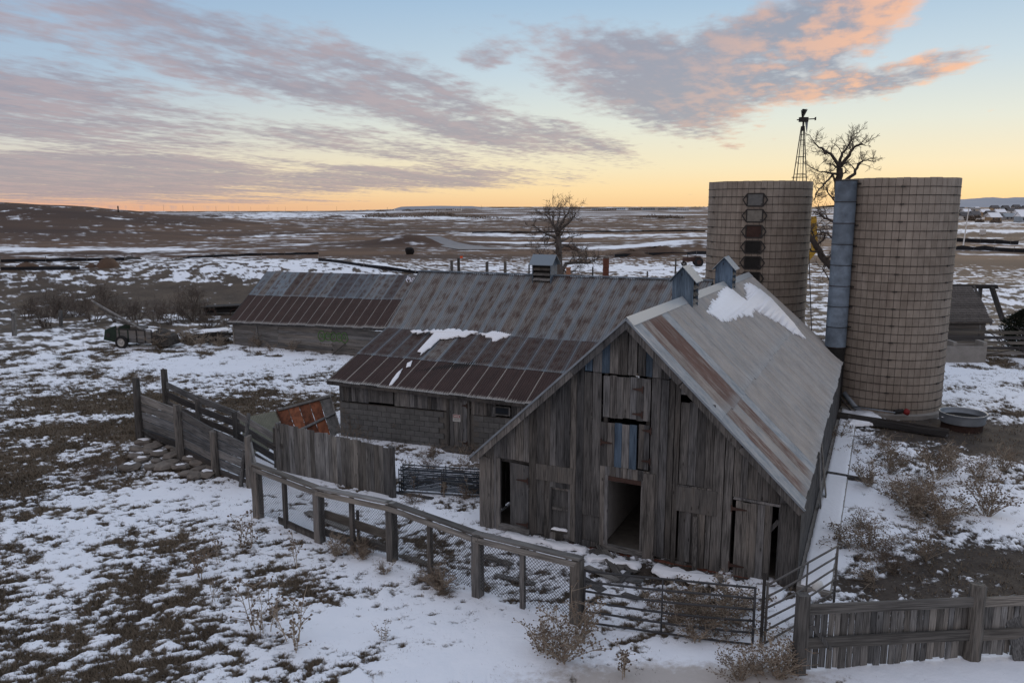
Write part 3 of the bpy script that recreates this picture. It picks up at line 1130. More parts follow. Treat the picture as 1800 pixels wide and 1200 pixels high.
for ft in (roof_r, roof_l):   # solid deck under the sheets keeps the inside dark
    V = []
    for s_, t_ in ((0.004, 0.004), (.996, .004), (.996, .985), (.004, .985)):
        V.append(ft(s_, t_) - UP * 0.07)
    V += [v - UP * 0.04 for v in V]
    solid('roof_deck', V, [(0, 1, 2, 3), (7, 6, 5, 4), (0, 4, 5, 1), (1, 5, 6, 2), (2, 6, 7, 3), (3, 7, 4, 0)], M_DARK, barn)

# front wall: openings (u_hi, u_lo, z_lo, z_hi)
OPEN = [(7.84, 6.98, 0.12, 2.12), (6.36, 5.78, 0.26, 1.52), (4.74, 3.80, 0.14, 2.04), (2.84, 2.42, 0.08, 1.44), (1.48, 0.46, -0.1, 2.0),
        (4.92, 3.63, 2.34, 4.78), (2.90, 2.04, 2.12, 4.42), (5.42, 4.95, 0.2, 0.9)]
u = BW_ + .02
rb = random.Random(3)
while u > 0.02:
    wd = rb.choice((0.17, 0.2, 0.23, 0.26, 0.3))
    u2 = max(u - wd, -0.02)
    for (uh, ul, zl, zh) in OPEN:
        for e_ in (uh, ul):
            if u2 + .0 < e_ < u - .07:
                u2 = e_
    if u2 < 0.08:
        u2 = -0.02
    um = (u + u2) / 2
    segs = [[0.02 + rb.uniform(-.02, .10) if um > 3 else -0.03 + rb.uniform(-.02, .08), 'top']]
    cuts = sorted([(zl, zh) for (uh, ul, zl, zh) in OPEN if ul < um < uh])
    spans = []
    z0 = segs[0][0]
    ztop = rake_z(um)
    for zl, zh in cuts:
        if zl - z0 > 0.12:
            spans.append((z0, zl))
        z0 = zh
    spans.append((z0, None))
    split = 4.78 + rb.uniform(-.02, .02)
    final = []
    for (za, zb) in spans:
        top = zb if zb is not None else ztop
        if zb is None and ztop > split + .25 and za < split - .2:
            final.append((za, split))
            final.append((split + .008, None))
        else:
            final.append((za, zb))
    for (za, zb) in final:
        g = 0.004 + (rb.random() < .18) * 0.012
        off = rb.uniform(-.008, .012)
        zl = zb if zb is not None else None
        tl = zl if zl else rake_z(u - g)
        tr = zl if zl else rake_z(u2 + g)
        bl_, br_ = za + rb.uniform(0, .03), za + rb.uniform(0, .03)
        f0, f1 = -0.028 + off, off
        if min(tl, tr) - za < .03:
            continue
        mbx = MB().hexa([B(u - g, f0, bl_), B(u2 + g, f0, br_), B(u2 + g, f1, br_), B(u - g, f1, bl_), B(u - g, f0, tl), B(u2 + g, f0, tr), B(u2 + g, f1, tr), B(u - g, f1, tl)])
        high = (za >= 4.7)
        mtl = M_BLUE if (high and rb.random() < .35) else M_BARN
        mbx.build('wall_board', mtl, barn)
    u = u2
# frame behind the boards
for uu in (0.06, 1.6, 3.72, 4.84, 5.6, 6.9, 7.94, 8.40):
    MB().bar(B(uu, .07, .02), B(uu, .07, rake_z(uu) - .12), .10, .10, AU).build('stud', M_DARKW, barn)
for zz in (2.06, 4.6):
    ulo, uhi = UM - UM * (1 - (zz - EV) / (6.1 - EV)) + .1 if zz > EV else 0.1, UM + UM * (1 - (zz - EV) / (6.1 - EV)) - .1 if zz > EV else 8.38
    MB().bar(B(uhi, .16, zz), B(ulo, .16, zz), .12, .06, UP).build('girt', M_DARKW, barn)


def board_door(name, uh, ul, z0, z1, w, nb, mat, parent=barn, blue=(), braces=True, swing=0.0, hinge_hi=False):
    """vertical boards on ledges; swing opens it outwards (radians) about the hi-u (or lo-u) side."""
    root = MB()
    pivot = B(uh if hinge_hi else ul, w, z0)

    def T(uu, ww, zz):
        p = B(uu, ww, zz)
        if swing:
            q = p - pivot
            q = Matrix.Rotation(swing, 3, 'Z') @ q
            p = pivot + q
        return p
    door = MB()
    for zz in (z0 + .22, z1 - .22):
        door.hexa([T(uh - .03, w + .012, zz - .07), T(ul + .03, w + .012, zz - .07), T(ul + .03, w + .04, zz - .07), T(uh - .03, w + .04, zz - .07),
                   T(uh - .03, w + .012, zz + .07), T(ul + .03, w + .012, zz + .07), T(ul + .03, w + .04, zz + .07), T(uh - .03, w + .04, zz + .07)])
    dobj = door.build(name, M_DARKW, parent)
    for k in range(nb):
        a, b = lerp(uh, ul, k / nb) - .004, lerp(uh, ul, (k + 1) / nb) + .004
        ja, jb = random.uniform(-.02, .02), random.uniform(-.02, .02)
        bb = MB().hexa([T(a, w - .018, z0 + ja), T(b, w - .018, z0 + ja), T(b, w + .010, z0 + ja), T(a, w + .010, z0 + ja),
                        T(a, w - .018, z1 + jb), T(b, w - .018, z1 + jb), T(b, w + .010, z1 + jb), T(a, w + .010, z1 + jb)])
        bb.build('board', M_BLUE if k in blue else mat, dobj)
    return dobj


# loft doors
d1 = board_door('loft_door', 4.90, 3.66, 3.66, 4.74, -0.01, 7, M_BARN)
hinge_strap(d1, B(3.86, -.03, 4.46), AU, .26); hinge_strap(d1, B(3.86, -.03, 3.82), AU, .26)
d2 = board_door('loft_door', 4.96, 3.98, 2.36, 3.52, -0.03, 5, M_BARN, blue=(2, 4))
hinge_strap(d2, B(4.92, -.05, 2.98), -AU, .30)
d3 = board_door('loft_door', 3.94, 3.66, 2.38, 3.55, -0.02, 2, M_BARN)
hinge_strap(d3, B(3.62, -.03, 3.42), AU, .22); hinge_strap(d3, B(3.62, -.03, 2.62), AU, .22)
props(d2, 'lower loft door with two faded blue boards')
for k in range(7):   # stub boards over the doorway
    a = 4.82 - k * .15
    plank('wall_board', B(a - .07, -.02, 2.05 - random.uniform(0, .12)), B(a - .07, -.02, 2.35), .13, .026, M_BARN, barn, side=AU)
# boarded hatch on the right, plywood panel under it
h = board_door('hatch', 2.89, 2.05, 2.13, 4.25, 0.02, 4, M_BARN)
MB().box(B(2.42, -.045, 1.77), AU * .50, AW * .012, UP * .32).build('plywood_panel', M_PLY, barn)
MB().box(B(6.24, -.045, 1.92), AU * .52, AW * .012, UP * .22).build('plywood_panel', M_PLY, barn)
# slatted gap low right
for (uu, zz0, zz1, wdt) in ((2.62, .1, 1.42, .13), (2.30, .05, 1.46, .18)):
    plank('wall_board', B(uu, .03, zz0), B(uu, .05, zz1), wdt, .03, M_BARN, barn, side=AU)
plank('prop_pole', B(2.36, -.22, -.05), B(2.42, -.05, 1.35), .11, .10, M_BARN, barn, side=AU)
MB().box(B(2.63, .09, .75), AU * .24, AW * .01, UP * .7).build('inner_panel', M_PLY, barn)
# recessed feed window with two panels
MB().box(B(6.07, .10, .9), AU * .31, AW * .012, UP * .66).build('window_board', M_PLY, barn)
for zz in (.28, .92, 1.5):
    MB().bar(B(6.36, .05, zz), B(5.78, .05, zz), .07, .05, UP).build('window_rail', M_BARN, barn)
for uu in (6.34, 5.80):
    MB().bar(B(uu, .0, .24), B(uu, .0, 1.55), .06, .06, AU).build('window_frame', M_BARN, barn)
snow_slab('sill_snow', [B(6.3, .06, .33), B(5.84, .06, .33), B(5.84, -.06, .33), B(6.3, -.06, .33)], UP, .06, 'thin snow on the sill of the boarded feed window', 4, .02)
MB().box(B(5.18, .06, .55), AU * .26, AW * .012, UP * .40).build('plywood_panel', M_PLY, barn)
# main doorway: frame, sill, lining
for uu in (4.76, 3.78):
    plank('door_jamb', B(uu, -.03, .10), B(uu, -.03, 2.1), .10, .07, M_BARN, barn, side=AU)
plank('door_post', B(3.60, -.08, -.02), B(3.62, -.06, 2.28), .30, .05, M_BARN, barn, side=AU)
plank('door_lintel', B(4.82, -.035, 2.03), B(3.72, -.035, 2.01), .11, .05, M_RUST, barn, side=UP)
plank('door_sill', B(4.80, -.05, .14), B(3.74, -.05, .12), .14, .10, M_RAIL, barn, side=UP)
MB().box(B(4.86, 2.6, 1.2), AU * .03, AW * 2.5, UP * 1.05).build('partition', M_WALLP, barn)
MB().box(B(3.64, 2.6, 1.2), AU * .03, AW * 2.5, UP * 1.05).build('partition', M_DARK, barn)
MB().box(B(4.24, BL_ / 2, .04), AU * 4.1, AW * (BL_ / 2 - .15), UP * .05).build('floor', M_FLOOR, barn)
# plywood door standing ajar at the left, its frame and step
pl = board_door('door', 7.60, 6.98, .12, 2.02, -.03, 1, M_PLY, swing=-.20)
hinge_strap(pl, B(6.98, -.08, 1.62), AU, .34); hinge_strap(pl, B(6.98, -.08, .35), AU, .34)
plank('door_jamb', B(7.90, -.04, .0), B(7.90, -.04, 2.12), .12, .06, M_BARN, barn, side=AU)
plank('door_sill', B(7.88, -.03, .16), B(6.96, -.03, .12), .16, .12, M_RAIL, barn, side=UP)
# right door with rusty straps
dr = board_door('door', 1.46, .60, -.02, 1.94, -.03, 5, M_BARN)
hinge_strap(dr, B(1.55, -.06, 1.74), -AU, .36); hinge_strap(dr, B(1.55, -.06, .28), -AU, .36)
plank('door_lintel', B(1.52, -.04, 2.0), B(.42, -.04, 1.97), .06, .05, M_BARN, barn, side=UP)
plank('corner_board', B(.22, -.045, -.05), B(.22, -.045, 2.02), .40, .03, M_BARN, barn, side=AU)
plank('corner_board', B(8.30, -.045, .0), B(8.30, -.045, 2.12), .34, .03, M_BARN, barn, side=AU)
plank('brace', B(.92, .06, .9), B(.46, .06, 1.55), .10, .03, M_BARN, barn)
# side walls, board by board
wv = 0.0
while wv < BL_ - .1:
    wd = random.choice((.22, .26, .3))
    lo = random.uniform(0, .10)
    for uu, nm in ((-.014, 1), (BW_ + .014, 2)):
        if nm == 2 and 5.9 < wv < 16:
            continue
        if nm == 1 and random.random() < .05:
            continue
        plank('wall_board', B(uu + random.uniform(-.01, .01), wv + wd / 2, lo), B(uu + random.uniform(-.012, .012), wv + wd / 2, 2.08), wd - .012, .026, M_BARN, barn, side=AW)
    wv += wd
# rear wall boards
uu = 0.1
while uu < BW_:
    plank('wall_board', B(uu, BL_ - .2, 0), B(uu, BL_ - .2, rake_z(uu, BL_) - .03), .30, .03, M_BARN, barn, side=AU)
    uu += .30
_ga = [B(.05, BL_ - .26, .05), B(BW_ - .05, BL_ - .26, .05), B(BW_ - .05, BL_ - .26, EV - .05), B(UM, BL_ - .26, RG1 - .09), B(.05, BL_ - .26, EV - .05)]
_gb = [p_ - AW * .03 for p_ in _ga]
_t = [B(UM + 1.25, .10, 4.84), B(UM - 1.25, .10, 4.84), B(UM, .10, 6.02)]
solid('gable_gap_blocker', _t + [p_ + AW * .03 for p_ in _t], [(0, 1, 2), (5, 4, 3), (0, 3, 4, 1), (1, 4, 5, 2), (2, 5, 3, 0)], M_DARKW, barn)  # unseen dark panel added to stop bright leaks through the front boards
solid('gable_gap_blocker', _ga + _gb, [(0, 1, 2, 3, 4), (9, 8, 7, 6, 5)] + [(k, (k + 1) % 5, 5 + (k + 1) % 5, 5 + k) for k in range(5)], M_DARKW, barn)  # unseen dark panel added to block light behind the rear boards
MB().box(B(-.03, BL_ / 2, 1.0), AU * .008, AW * (BL_ / 2 - .1), UP * .95).build('wall_gap_blocker', M_DARKW, barn)  # dark sheet added so gaps in the side boards stay dark
# a leaning loose board and a broken-out light board on the side wall
plank('loose_board', B(-.22, 5.2, .0), B(-.05, 5.5, 1.9), .22, .03, M_FENCE, barn, side=AW)
plank('loose_board', B(-.30, 6.3, .0), B(-.05, 6.1, 1.95), .25, .03, M_FENCE, barn, side=AW)
# brick footing, two courses, brick by brick
bme = None
for course in range(2):
    k = 0
    uu = BW_ - .05 - (0.11 if course else 0)
    while uu > 0.1:
        if bme is None:
            mm = MB().box((0, 0, 0), (.098, 0, 0), (0, .05, 0), (0, 0, .030))
            bme = mesh('brick', mm.V, mm.F, M_BRICK)
        M = Matrix.Translation(B(uu, .0 + random.uniform(-.012, .012), -.09 + course * .07)) @ Matrix.Rotation(-PHI, 4, 'Z')
        link('brick', bme, barn, M)
        uu -= .212
MB().box(B(BW_ / 2, .08, -.08), AU * (BW_ / 2 - .02), AW * .04, UP * .10).build('footing', M_MORTAR, barn)


# roof ventilators (little gabled boxes astride the ridge)
def ventilator(parent, w, zb, width=.62, depth=.55, hgt=.95, u=UM, du=AU, dw=AW, centre=None):
    c = centre if centre is not None else B(u, w, zb)
    v = MB()
    hx, hy = width / 2, depth / 2
    body = MB()
    # four sides; louvred ends face along the ridge
    for s_ in (-1, 1):
        body.hexa([c + du * hx * s_ - dw * hy - UP * .4, c + du * (hx + .025) * s_ - dw * hy - UP * .4, c + du * (hx + .025) * s_ + dw * hy - UP * .4, c + du * hx * s_ + dw * hy - UP * .4,
                   c + du * hx * s_ - dw * hy + UP * hgt * .62, c + du * (hx + .025) * s_ - dw * hy + UP * hgt * .62, c + du * (hx + .025) * s_ + dw * hy + UP * hgt * .62, c + du * hx * s_ + dw * hy + UP * hgt * .62])
    vent = body.build('ventilator', M_BLUE, parent)
    return vent, c, hx, hy


def gable_vent(parent, c, du, dw, hx, hy, z_e, z_r, louvre_side, mat_wall):
    """box with gable faces along ±dw, louvres on the side louvre_side*du."""
    body = MB()
    for s_ in (-1, 1):
        # gable end as a pentagon slab
        for off in (0,):
            a = c + dw * hy * s_
            b = a + dw * .025 * s_
            pent = [-du * hx - UP * .55, du * hx - UP * .55, du * hx + UP * z_e, UP * z_r, -du * hx + UP * z_e]
            i0 = len(body.V)
            body.V += [a + p for p in pent] + [b + p for p in pent]
            body.F += [tuple(i0 + k for k in range(5)), tuple(i0 + 5 + k for k in reversed(range(5)))]
            for k in range(5):
                body.F.append((i0 + k, i0 + (k + 1) % 5, i0 + 5 + (k + 1) % 5, i0 + 5 + k))
    s_ = -louvre_side
    body.box(c + du * hx * s_ * .96 + UP * (z_e - .55) / 2, du * .012, dw * hy * .98, UP * (z_e + .55) / 2)
    vent = body.build('ventilator', mat_wall, parent)
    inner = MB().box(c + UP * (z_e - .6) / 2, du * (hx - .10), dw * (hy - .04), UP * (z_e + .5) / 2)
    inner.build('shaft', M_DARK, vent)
    for k in range(4):
        zz = -.30 + k * (z_e + .25) / 4
        p = c + du * louvre_side * (hx - .03) + UP * zz
        MB().hexa([p - dw * hy * .95 + du * louvre_side * .05 - UP * .05, p + dw * hy * .95 + du * louvre_side * .05 - UP * .05, p + dw * hy * .95 - du * louvre_side * .05 + UP * .05, p - dw * hy * .95 - du * louvre_side * .05 + UP * .05,
                   p - dw * hy * .95 + du * louvre_side * .06 - UP * .035, p + dw * hy * .95 + du * louvre_side * .06 - UP * .035, p + dw * hy * .95 - du * louvre_side * .04 + UP * .065, p - dw * hy * .95 - du * louvre_side * .04 + UP * .065]).build('louvre', M_FENCE, vent)
    for s_ in (-1, 1):
        e, r_ = c + du * s_ * (hx + .12) + UP * (z_e - .10), c + UP * (z_r + .03)
        n_ = UP * .025
        o = MB().hexa([e - dw * (hy + .14), r_ - dw * (hy + .14), r_ + dw * (hy + .14), e + dw * (hy + .14), e - dw * (hy + .14) + n_, r_ - dw * (hy + .14) + n_, r_ + dw * (hy + .14) + n_, e + dw * (hy + .14) + n_]).build('vent_roof', M_SHEET, vent)
        o.color = (.2, .9, 0, 1)
    return vent


for w_ in (6.0, 13.0):
    gable_vent(barn, B(UM, w_, ridge_z(w_)), AU, AW, .33, .36, .62, .98, -1, M_BLUE)

# snow left on the far end of the near roof
rn = (roof_r(1, .5) - roof_r(0, .5)).cross(roof_r(.5, 1) - roof_r(.5, 0)).normalized()
rn = rn if rn.z > 0 else -rn


def on_right(u, w):
    s_ = (w + .35) / (BL_ + .3)
    t_ = (u + .09) / (UM + .09)
    return roof_r(s_, t_)


snow_slab('roof_snow', [on_right(u, w) for (u, w) in ((3.66, 6.6), (3.86, 8.6), (4.02, 11.1), (4.12, 12.2), (3.95, 12.7), (3.62, 12.9), (3.46, 13.1), (3.62, 14.2), (3.95, 15.6), (3.92, 16.6),
                                                      (3.6, 17.5), (3.1, 17.8), (2.1, 17.1), (1.35, 16.2), (1.75, 15.0), (2.3, 14.4), (2.65, 13.7), (3.05, 12.8), (2.98, 11.4), (3.16, 10.2), (3.2, 8.6), (3.34, 7.2))],
          rn, .06, 'white snow patch near the far ridge end of the near barn roof', 1, .11, (roof_r(.5, 1) - roof_r(.5, 0)).normalized())

# concrete apron with snow along the right wall
ap = thing('concrete_apron', 'snow covered concrete curb along the right wall of the near barn', 'curb', B(-.4, 9, 0), -PHI)
for k in range(7):
    MB().hexa([B(-.05, k * 2.75 - .2, -.1), B(-.82, k * 2.75 - .2, -.1), B(-.82, k * 2.75 + 2.53, -.1), B(-.05, k * 2.75 + 2.53, -.1),
               B(-.05, k * 2.75 - .2, .11), B(-.82, k * 2.75 - .2, .09), B(-.82, k * 2.75 + 2.53, .09), B(-.05, k * 2.75 + 2.53, .11)]).build('slab', M_CONC, ap)
snow_slab('ledge_snow', [B(-.14, -.1, .11), B(-.79, -.12, .1), B(-.79, 6.5, .1), B(-.79, 12.0, .1), B(-.79, 16.0, .1), B(-.78, 18.95, .1), B(-.18, 18.95, .11), B(-.16, 8.0, .11)], UP, .05, 'long strip of snow on the concrete curb beside the near barn', 2, .012)

# ================================================================== the long barn with its lean-to
longb = thing('long_barn', 'long grey barn with rusty striped tin roof and block walled lean-to', 'barn', B(13.0, 9.0, 0), -PHI)
UL, UR = 17.85, 5.2
e0, e1 = B(UL + .05, 5.30, 2.30), B(8.30, 6.10, 2.06)
k0, k1 = B(UL, 9.45, 3.82), B(8.30, 9.60, 3.86)
k1b = B(UR, 9.65, 3.88)
r0, r1 = B(UL - .02, 12.15, 6.03), B(UR - .6, 12.3, 6.10)
lean = patch(e0, e1, k1, k0)
upper = patch(k0 + UP * .03, k1b + UP * .03, r1, r0)
sheets(longb, lean, 13, [(0.0, 0.50), (0.485, 1.01)], lambda c, r: ((.75, 0, .96) if r == 0 else (.70, 1.0, random.uniform(.50, .72) if c not in (4,) else 0.0)))
sheets(longb, upper, 17, [(-0.02, 1.0)], lambda c, r: (random.uniform(.55, .75), .95 if c > 3 else .85, 0.0))
rb0, rb1 = B(UL, 15.9, 3.3), B(UR - .6, 15.9, 3.3)
rear = patch(rb0, rb1, r1, r0)
sheets(longb, rear, 17, [(0.0, 1.0)], lambda c, r: (.6, .5, .2))
MB().bar(r0 + UP * .05, r1 + UP * .05, .16, .05, AW).build('ridge_cap', M_CHUTE, longb)
for ft in (lean, upper, rear):
    V = [ft(s_, t_) - UP * .11 for s_, t_ in ((.002, .01), (.998, .01), (.998, .99), (.002, .99))]
    V += [v - UP * .04 for v in V]
    solid('roof_deck', V, [(0, 1, 2, 3), (7, 6, 5, 4), (0, 4, 5, 1), (1, 5, 6, 2), (2, 6, 7, 3), (3, 7, 4, 0)], M_DARK, longb)
MB().bar(e0 - UP * .07, e1 - UP * .07, .12, .03, UP).build('fascia', M_DARKW, longb)
for ft in (lean, upper):
    MB().bar(ft(0, 0) - UP * .05, ft(0, 1) - UP * .05, .14, .03, UP).build('rake_board', M_BARN, longb)
# front wall of the lean-to: blocks in courses, board band above, door, window
w0, w1 = (17.55, 5.62), (8.5, 6.32)


def LW(u, off=0.0, z=0.0):
    t = (w0[0] - u) / (w0[0] - w1[0])
    return B(u, lerp(w0[1], w1[1], t) - off, z)


ld = (LW(8.5) - LW(17.55)).normalized()
ln = ld.cross(UP).normalized()
if ln.y > 0: ln = -ln
mm = MB().box((0, 0, 0), (.195, 0, 0), (0, .05, 0), (0, 0, .096))
blk = mesh('concrete_block', mm.V, mm.F, M_BLOCK)
ang = math.atan2(ld.y, ld.x)
DOOR = (12.86, 12.06)
for row in range(7):
    uu = 17.5 - (.2 if row % 2 else 0)
    while uu > 8.6:
        c_ = uu - .2
        if not (DOOR[1] - .24 < c_ < DOOR[0] + .24):
            zz = .1 + row * .205
            M = Matrix.Translation(LW(c_, .0 + random.uniform(-.004, .004), zz)) @ Matrix.Rotation(ang, 4, 'Z')
            link('concrete_block', blk, longb, M)
        uu -= .403
for (ua, ub) in ((17.58, DOOR[0] + .02), (DOOR[1] - .02, 8.5)):
    p, q = LW(ua, -.045), LW(ub, -.045)
    MB().bar(p + UP * .72, q + UP * .72, 1.44, .08, UP).build('mortar_bed', M_MORTAR, longb)
# vertical boards over the blocks
uu = 17.55
while uu > 8.6:
    wd = random.choice((.14, .17, .2, .24))
    c_ = uu - wd / 2
    t = (w0[0] - c_) / (w0[0] - w1[0])
    top = lerp(2.32, 2.16, t)
    if not (DOOR[1] < c_ < DOOR[0]) and not (10.44 < c_ < 11.06) and not (15.2 < c_ < 16.25):
        plank('wall_board', LW(c_, .02, 1.50 if c_ > 13 else 1.46), LW(c_, .02, top), wd - .008, .025, M_BARN, longb, side=ld)
    uu -= wd
MB().box(LW(15.72, .02, 1.80), ld * .54, ln * .01, UP * .24).build('plywood_panel', M_PLY, longb)
MB().box(LW(10.75, .01, 2.05), ld * .33, ln * .02, UP * .10).build('wall_board', M_BARN, longb)
win = MB().box(LW(10.75, .0, 1.70), ld * .27, ln * .01, UP * .12).build('window', M_GLASS, longb)
for dz_ in (-.145, .145):
    MB().bar(LW(11.07, .03, 1.70 + dz_), LW(10.43, .03, 1.70 + dz_), .05, .05, UP).build('window_frame', M_FENCE, win)
for uu in (11.05, 10.45):
    MB().bar(LW(uu, .03, 1.58), LW(uu, .03, 1.82), .05, .05, ld).build('window_frame', M_FENCE, win)
door = MB().box(LW(12.46, .03, 1.05), ld * .36, ln * .015, UP * 1.02).build('door', M_DARKW, longb)
for k in range(4):
    uu = 12.46 + .27 - k * .18
    plank('board', LW(uu, .055, .05), LW(uu, .055, 2.05), .17, .02, M_BARN, door, side=ld)
for uu in (12.88, 12.04):
    plank('door_jamb', LW(uu, .06, 0), LW(uu, .06, 2.14), .09, .06, M_BARN, longb, side=ld)
hinge_strap(door, LW(12.10, .07, 1.78), -ld, .2, nrm=ln)
hinge_strap(door, LW(12.10, .07, .35), -ld, .2, nrm=ln)
# notice on the door: red band over white with small lines of print
sg = MB().box(LW(12.52, .075, 1.28), ld * .15, ln * .004, UP * .13).build('sign', M_WHITE, door)
MB().box(LW(12.52, .081, 1.345), ld * .135, ln * .002, UP * .050).build('sign_band', M_RED, door)
for k in range(3):
    for q in range(5):
        MB().box(LW(12.52 + .105 - q * .052 , .081, 1.265 - k * .036), ld * random.uniform(.014, .022), ln * .002, UP * .009).build('print', M_IRON, door)
for q in range(5):
    MB().box(LW(12.52 + .09 - q * .045, .085, 1.345), ld * .016, ln * .002, UP * .024).build('print', M_WHITE, door)
# left end wall, rear and right end, simple vertical boards
for wv in np.arange(5.8, 15.8, .3):
    f_ = np.interp(wv, [5.3, 9.45, 12.15, 15.9], [2.25, 3.75, 5.95, 3.2])
    plank('wall_board', B(17.62, wv + .15, 0), B(17.62, wv + .15, f_ - .15), .29, .03, M_BARN, longb, side=AW)
for uv_ in np.arange(8.7, 17.6, .3):
    plank('wall_board', B(uv_, 15.7, 0), B(uv_, 15.7, 3.2), .29, .03, M_BARN, longb, side=AU)
gable_vent(longb, B(11.65, 12.2, 6.02), AW, AU, .36, .40, .62, .90, -1, M_CHUTE)
# snow lying along the break of the roof and down one seam
ln_n = (lean(1, .5) - lean(0, .5)).cross(lean(.5, 1) - lean(.5, 0)).normalized()
ln_n = ln_n if ln_n.z > 0 else -ln_n
SD = (lean(.5, 1) - lean(.5, 0)).normalized()


def roof_hit(px, py, ft):
    """where a sight line meets a roof surface."""
    d = ray(px, py)
    a, b_, c_ = ft(0, 0), ft(1, 0), ft(.5, 1)
    n_ = (b_ - a).cross(c_ - a)
    o_ = Vector((0, 0, CAM_H))
    return o_ + d * ((a - o_).dot(n_) / d.dot(n_))


snow_slab('roof_snow', [roof_hit(x, y, lean) for (x, y) in ((722, 581), (765, 581), (800, 579), (842, 586), (820, 591), (792, 595), (772, 598), (757, 612), (740, 624), (736, 616), (752, 598), (762, 586), (735, 586), (722, 582))], ln_n, .055,
          'larger snow patch running down the lean-to roof of the long barn', 3, .12, SD)
snow_slab('roof_snow', [roof_hit(x, y + 4, lean) + ln_n * .05 for (x, y) in ((838, 585), (868, 582), (892, 579), (912, 588), (886, 592), (870, 598), (858, 592))], ln_n, .06,
          'small snow patch at the roof break of the long barn, left of the middle', 4, .10, SD)
snow_slab('roof_snow', [roof_hit(x, y + 5, lean) + ln_n * .05 for (x, y) in ((984, 594), (1005, 589), (1032, 590), (1034, 598), (1012, 602), (990, 601))], ln_n, .06,
          'small snow patch at the roof break, beside the near barn gable', 5, .10, SD)
snow_slab('roof_snow', [roof_hit(x, y + 5, lean) + ln_n * .05 for (x, y) in ((1038, 598), (1058, 594), (1058, 602), (1044, 605))], ln_n, .05, 'tiny snow scrap touching the rake of the near barn', 6, .04, SD)
snow_slab('roof_snow', [roof_hit(x, y, lean) for (x, y) in ((716, 638), (725, 634), (722, 644), (714, 646))], ln_n, .04, 'tiny snow scrap halfway down the lean-to roof seam', 7, .02, SD)
snow_slab('roof_snow', [roof_hit(x, y, lean) for (x, y) in ((698, 656), (708, 648), (700, 664), (690, 676), (684, 678), (690, 666))], ln_n, .045, 'narrow snow streak near the eave of the lean-to roof', 8, .03, SD)

# ================================================================== the left shed
shed = thing('long_shed', 'low grey shed with dark rusty tin roof and green graffiti, far left', 'shed', B(30.0, 22.0, 0), -PHI)
SL, SR = 37.25, 21.5
f0_, f1_ = B(SL, 19.75, 1.50), B(SR, 19.75, 1.98)
g0_, g1_ = B(SL, 23.75, 4.52), B(SR, 23.75, 4.76)
sroof = patch(f0_, f1_, g1_, g0_)


def col_shed(c, r):
    if r == 0:
        return (.8, .2, .93)
    return (random.choice((.3, .5, .7)), .9, random.choice((.1, .35, .6)) if c not in (2, 3, 8, 13) else 0.0)


sheets(shed, sroof, 22, [(0.0, 0.55), (0.53, 1.0)], col_shed)
sroof2 = patch(B(SL, 27.7, 1.6), B(SR, 27.7, 1.98), g1_, g0_)
sheets(shed, sroof2, 22, [(0.0, 1.0)], col_shed)
for ft in (sroof, sroof2):
    V = [ft(s_, t_) - UP * .11 for s_, t_ in ((.002, .01), (.998, .01), (.998, .99), (.002, .99))]
    V += [v - UP * .04 for v in V]
    solid('roof_deck', V, [(0, 1, 2, 3), (7, 6, 5, 4), (0, 4, 5, 1), (1, 5, 6, 2), (2, 6, 7, 3), (3, 7, 4, 0)], M_DARK, shed)
MB().bar(f0_ - UP * .06, f1_ - UP * .06, .10, .03, UP).build('fascia', M_DARKW, shed)
MB().bar(sroof(0, 0) - UP * .05, sroof(0, 1) - UP * .05, .14, .04, UP).build('rake_board', M_BARN, shed)
for k in range(8):     # horizontal siding, board by board
    z0 = .02 + k * .205
    for (ua, ub) in ((36.9, 33.2), (33.2, 29.0), (29.0, 24.6), (24.6, 21.6)):
        zt = np.interp((ua + ub) / 2, [SR, SL], [1.85, 1.45])
        if z0 < zt:
            plank('siding_board', B(ua - .004, 19.97 - .012 * (k % 2), z0 + .1), B(ub + .004, 19.97 - .012 * (k % 2), z0 + .1), .20, .03, M_SIDING, shed, side=UP)
for uu in (36.92, 34.9):
    plank('corner_board', B(uu, 19.93, 0), B(uu, 19.93, 1.5), .09, .04, M_FENCE, shed, side=AU)
for wv in np.arange(20.0, 27.4, .3):
    zt = 4.4 - abs(wv - 23.75) * .74
    plank('wall_board', B(36.9, wv + .15, 0), B(36.9, wv + .15, zt - .25), .29, .03, M_BARN, shed, side=AW)
plank('prop_pole', B(28.75, 19.5, .0), B(27.95, 19.88, .75), .06, .06, M_DARKW, shed)

# graffiti: painted outlines (bubble letters) on the shed wall, white scrawl on its roof
M_GGREEN = plain('green_spray', (0.075, 0.150, 0.045, 1), 0.8, .3)
M_GWHITE = plain('white_spray', (0.55, 0.55, 0.60, 1), 0.8, .2)


def stroke(parent, pts, wid, mat, n_, name='graffiti_line'):
    mm = MB()
    for a, b in zip(pts[:-1], pts[1:]):
        mm.bar(a + n_ * .012, b + n_ * .012, wid, .006, (b - a).cross(n_))
    return mm.build(name, mat, parent)


def bubble(cx, cz, rx, rz, gap=None, n=14):
    out = []
    for k in range(n + 1):
        a = 2 * math.pi * k / n
        if gap and gap[0] < k < gap[1]:
            continue
        out.append(B(cx - rx * math.cos(a) * (1 + .12 * math.sin(3 * a + cx)), 19.93, cz + rz * math.sin(a)))
    return out


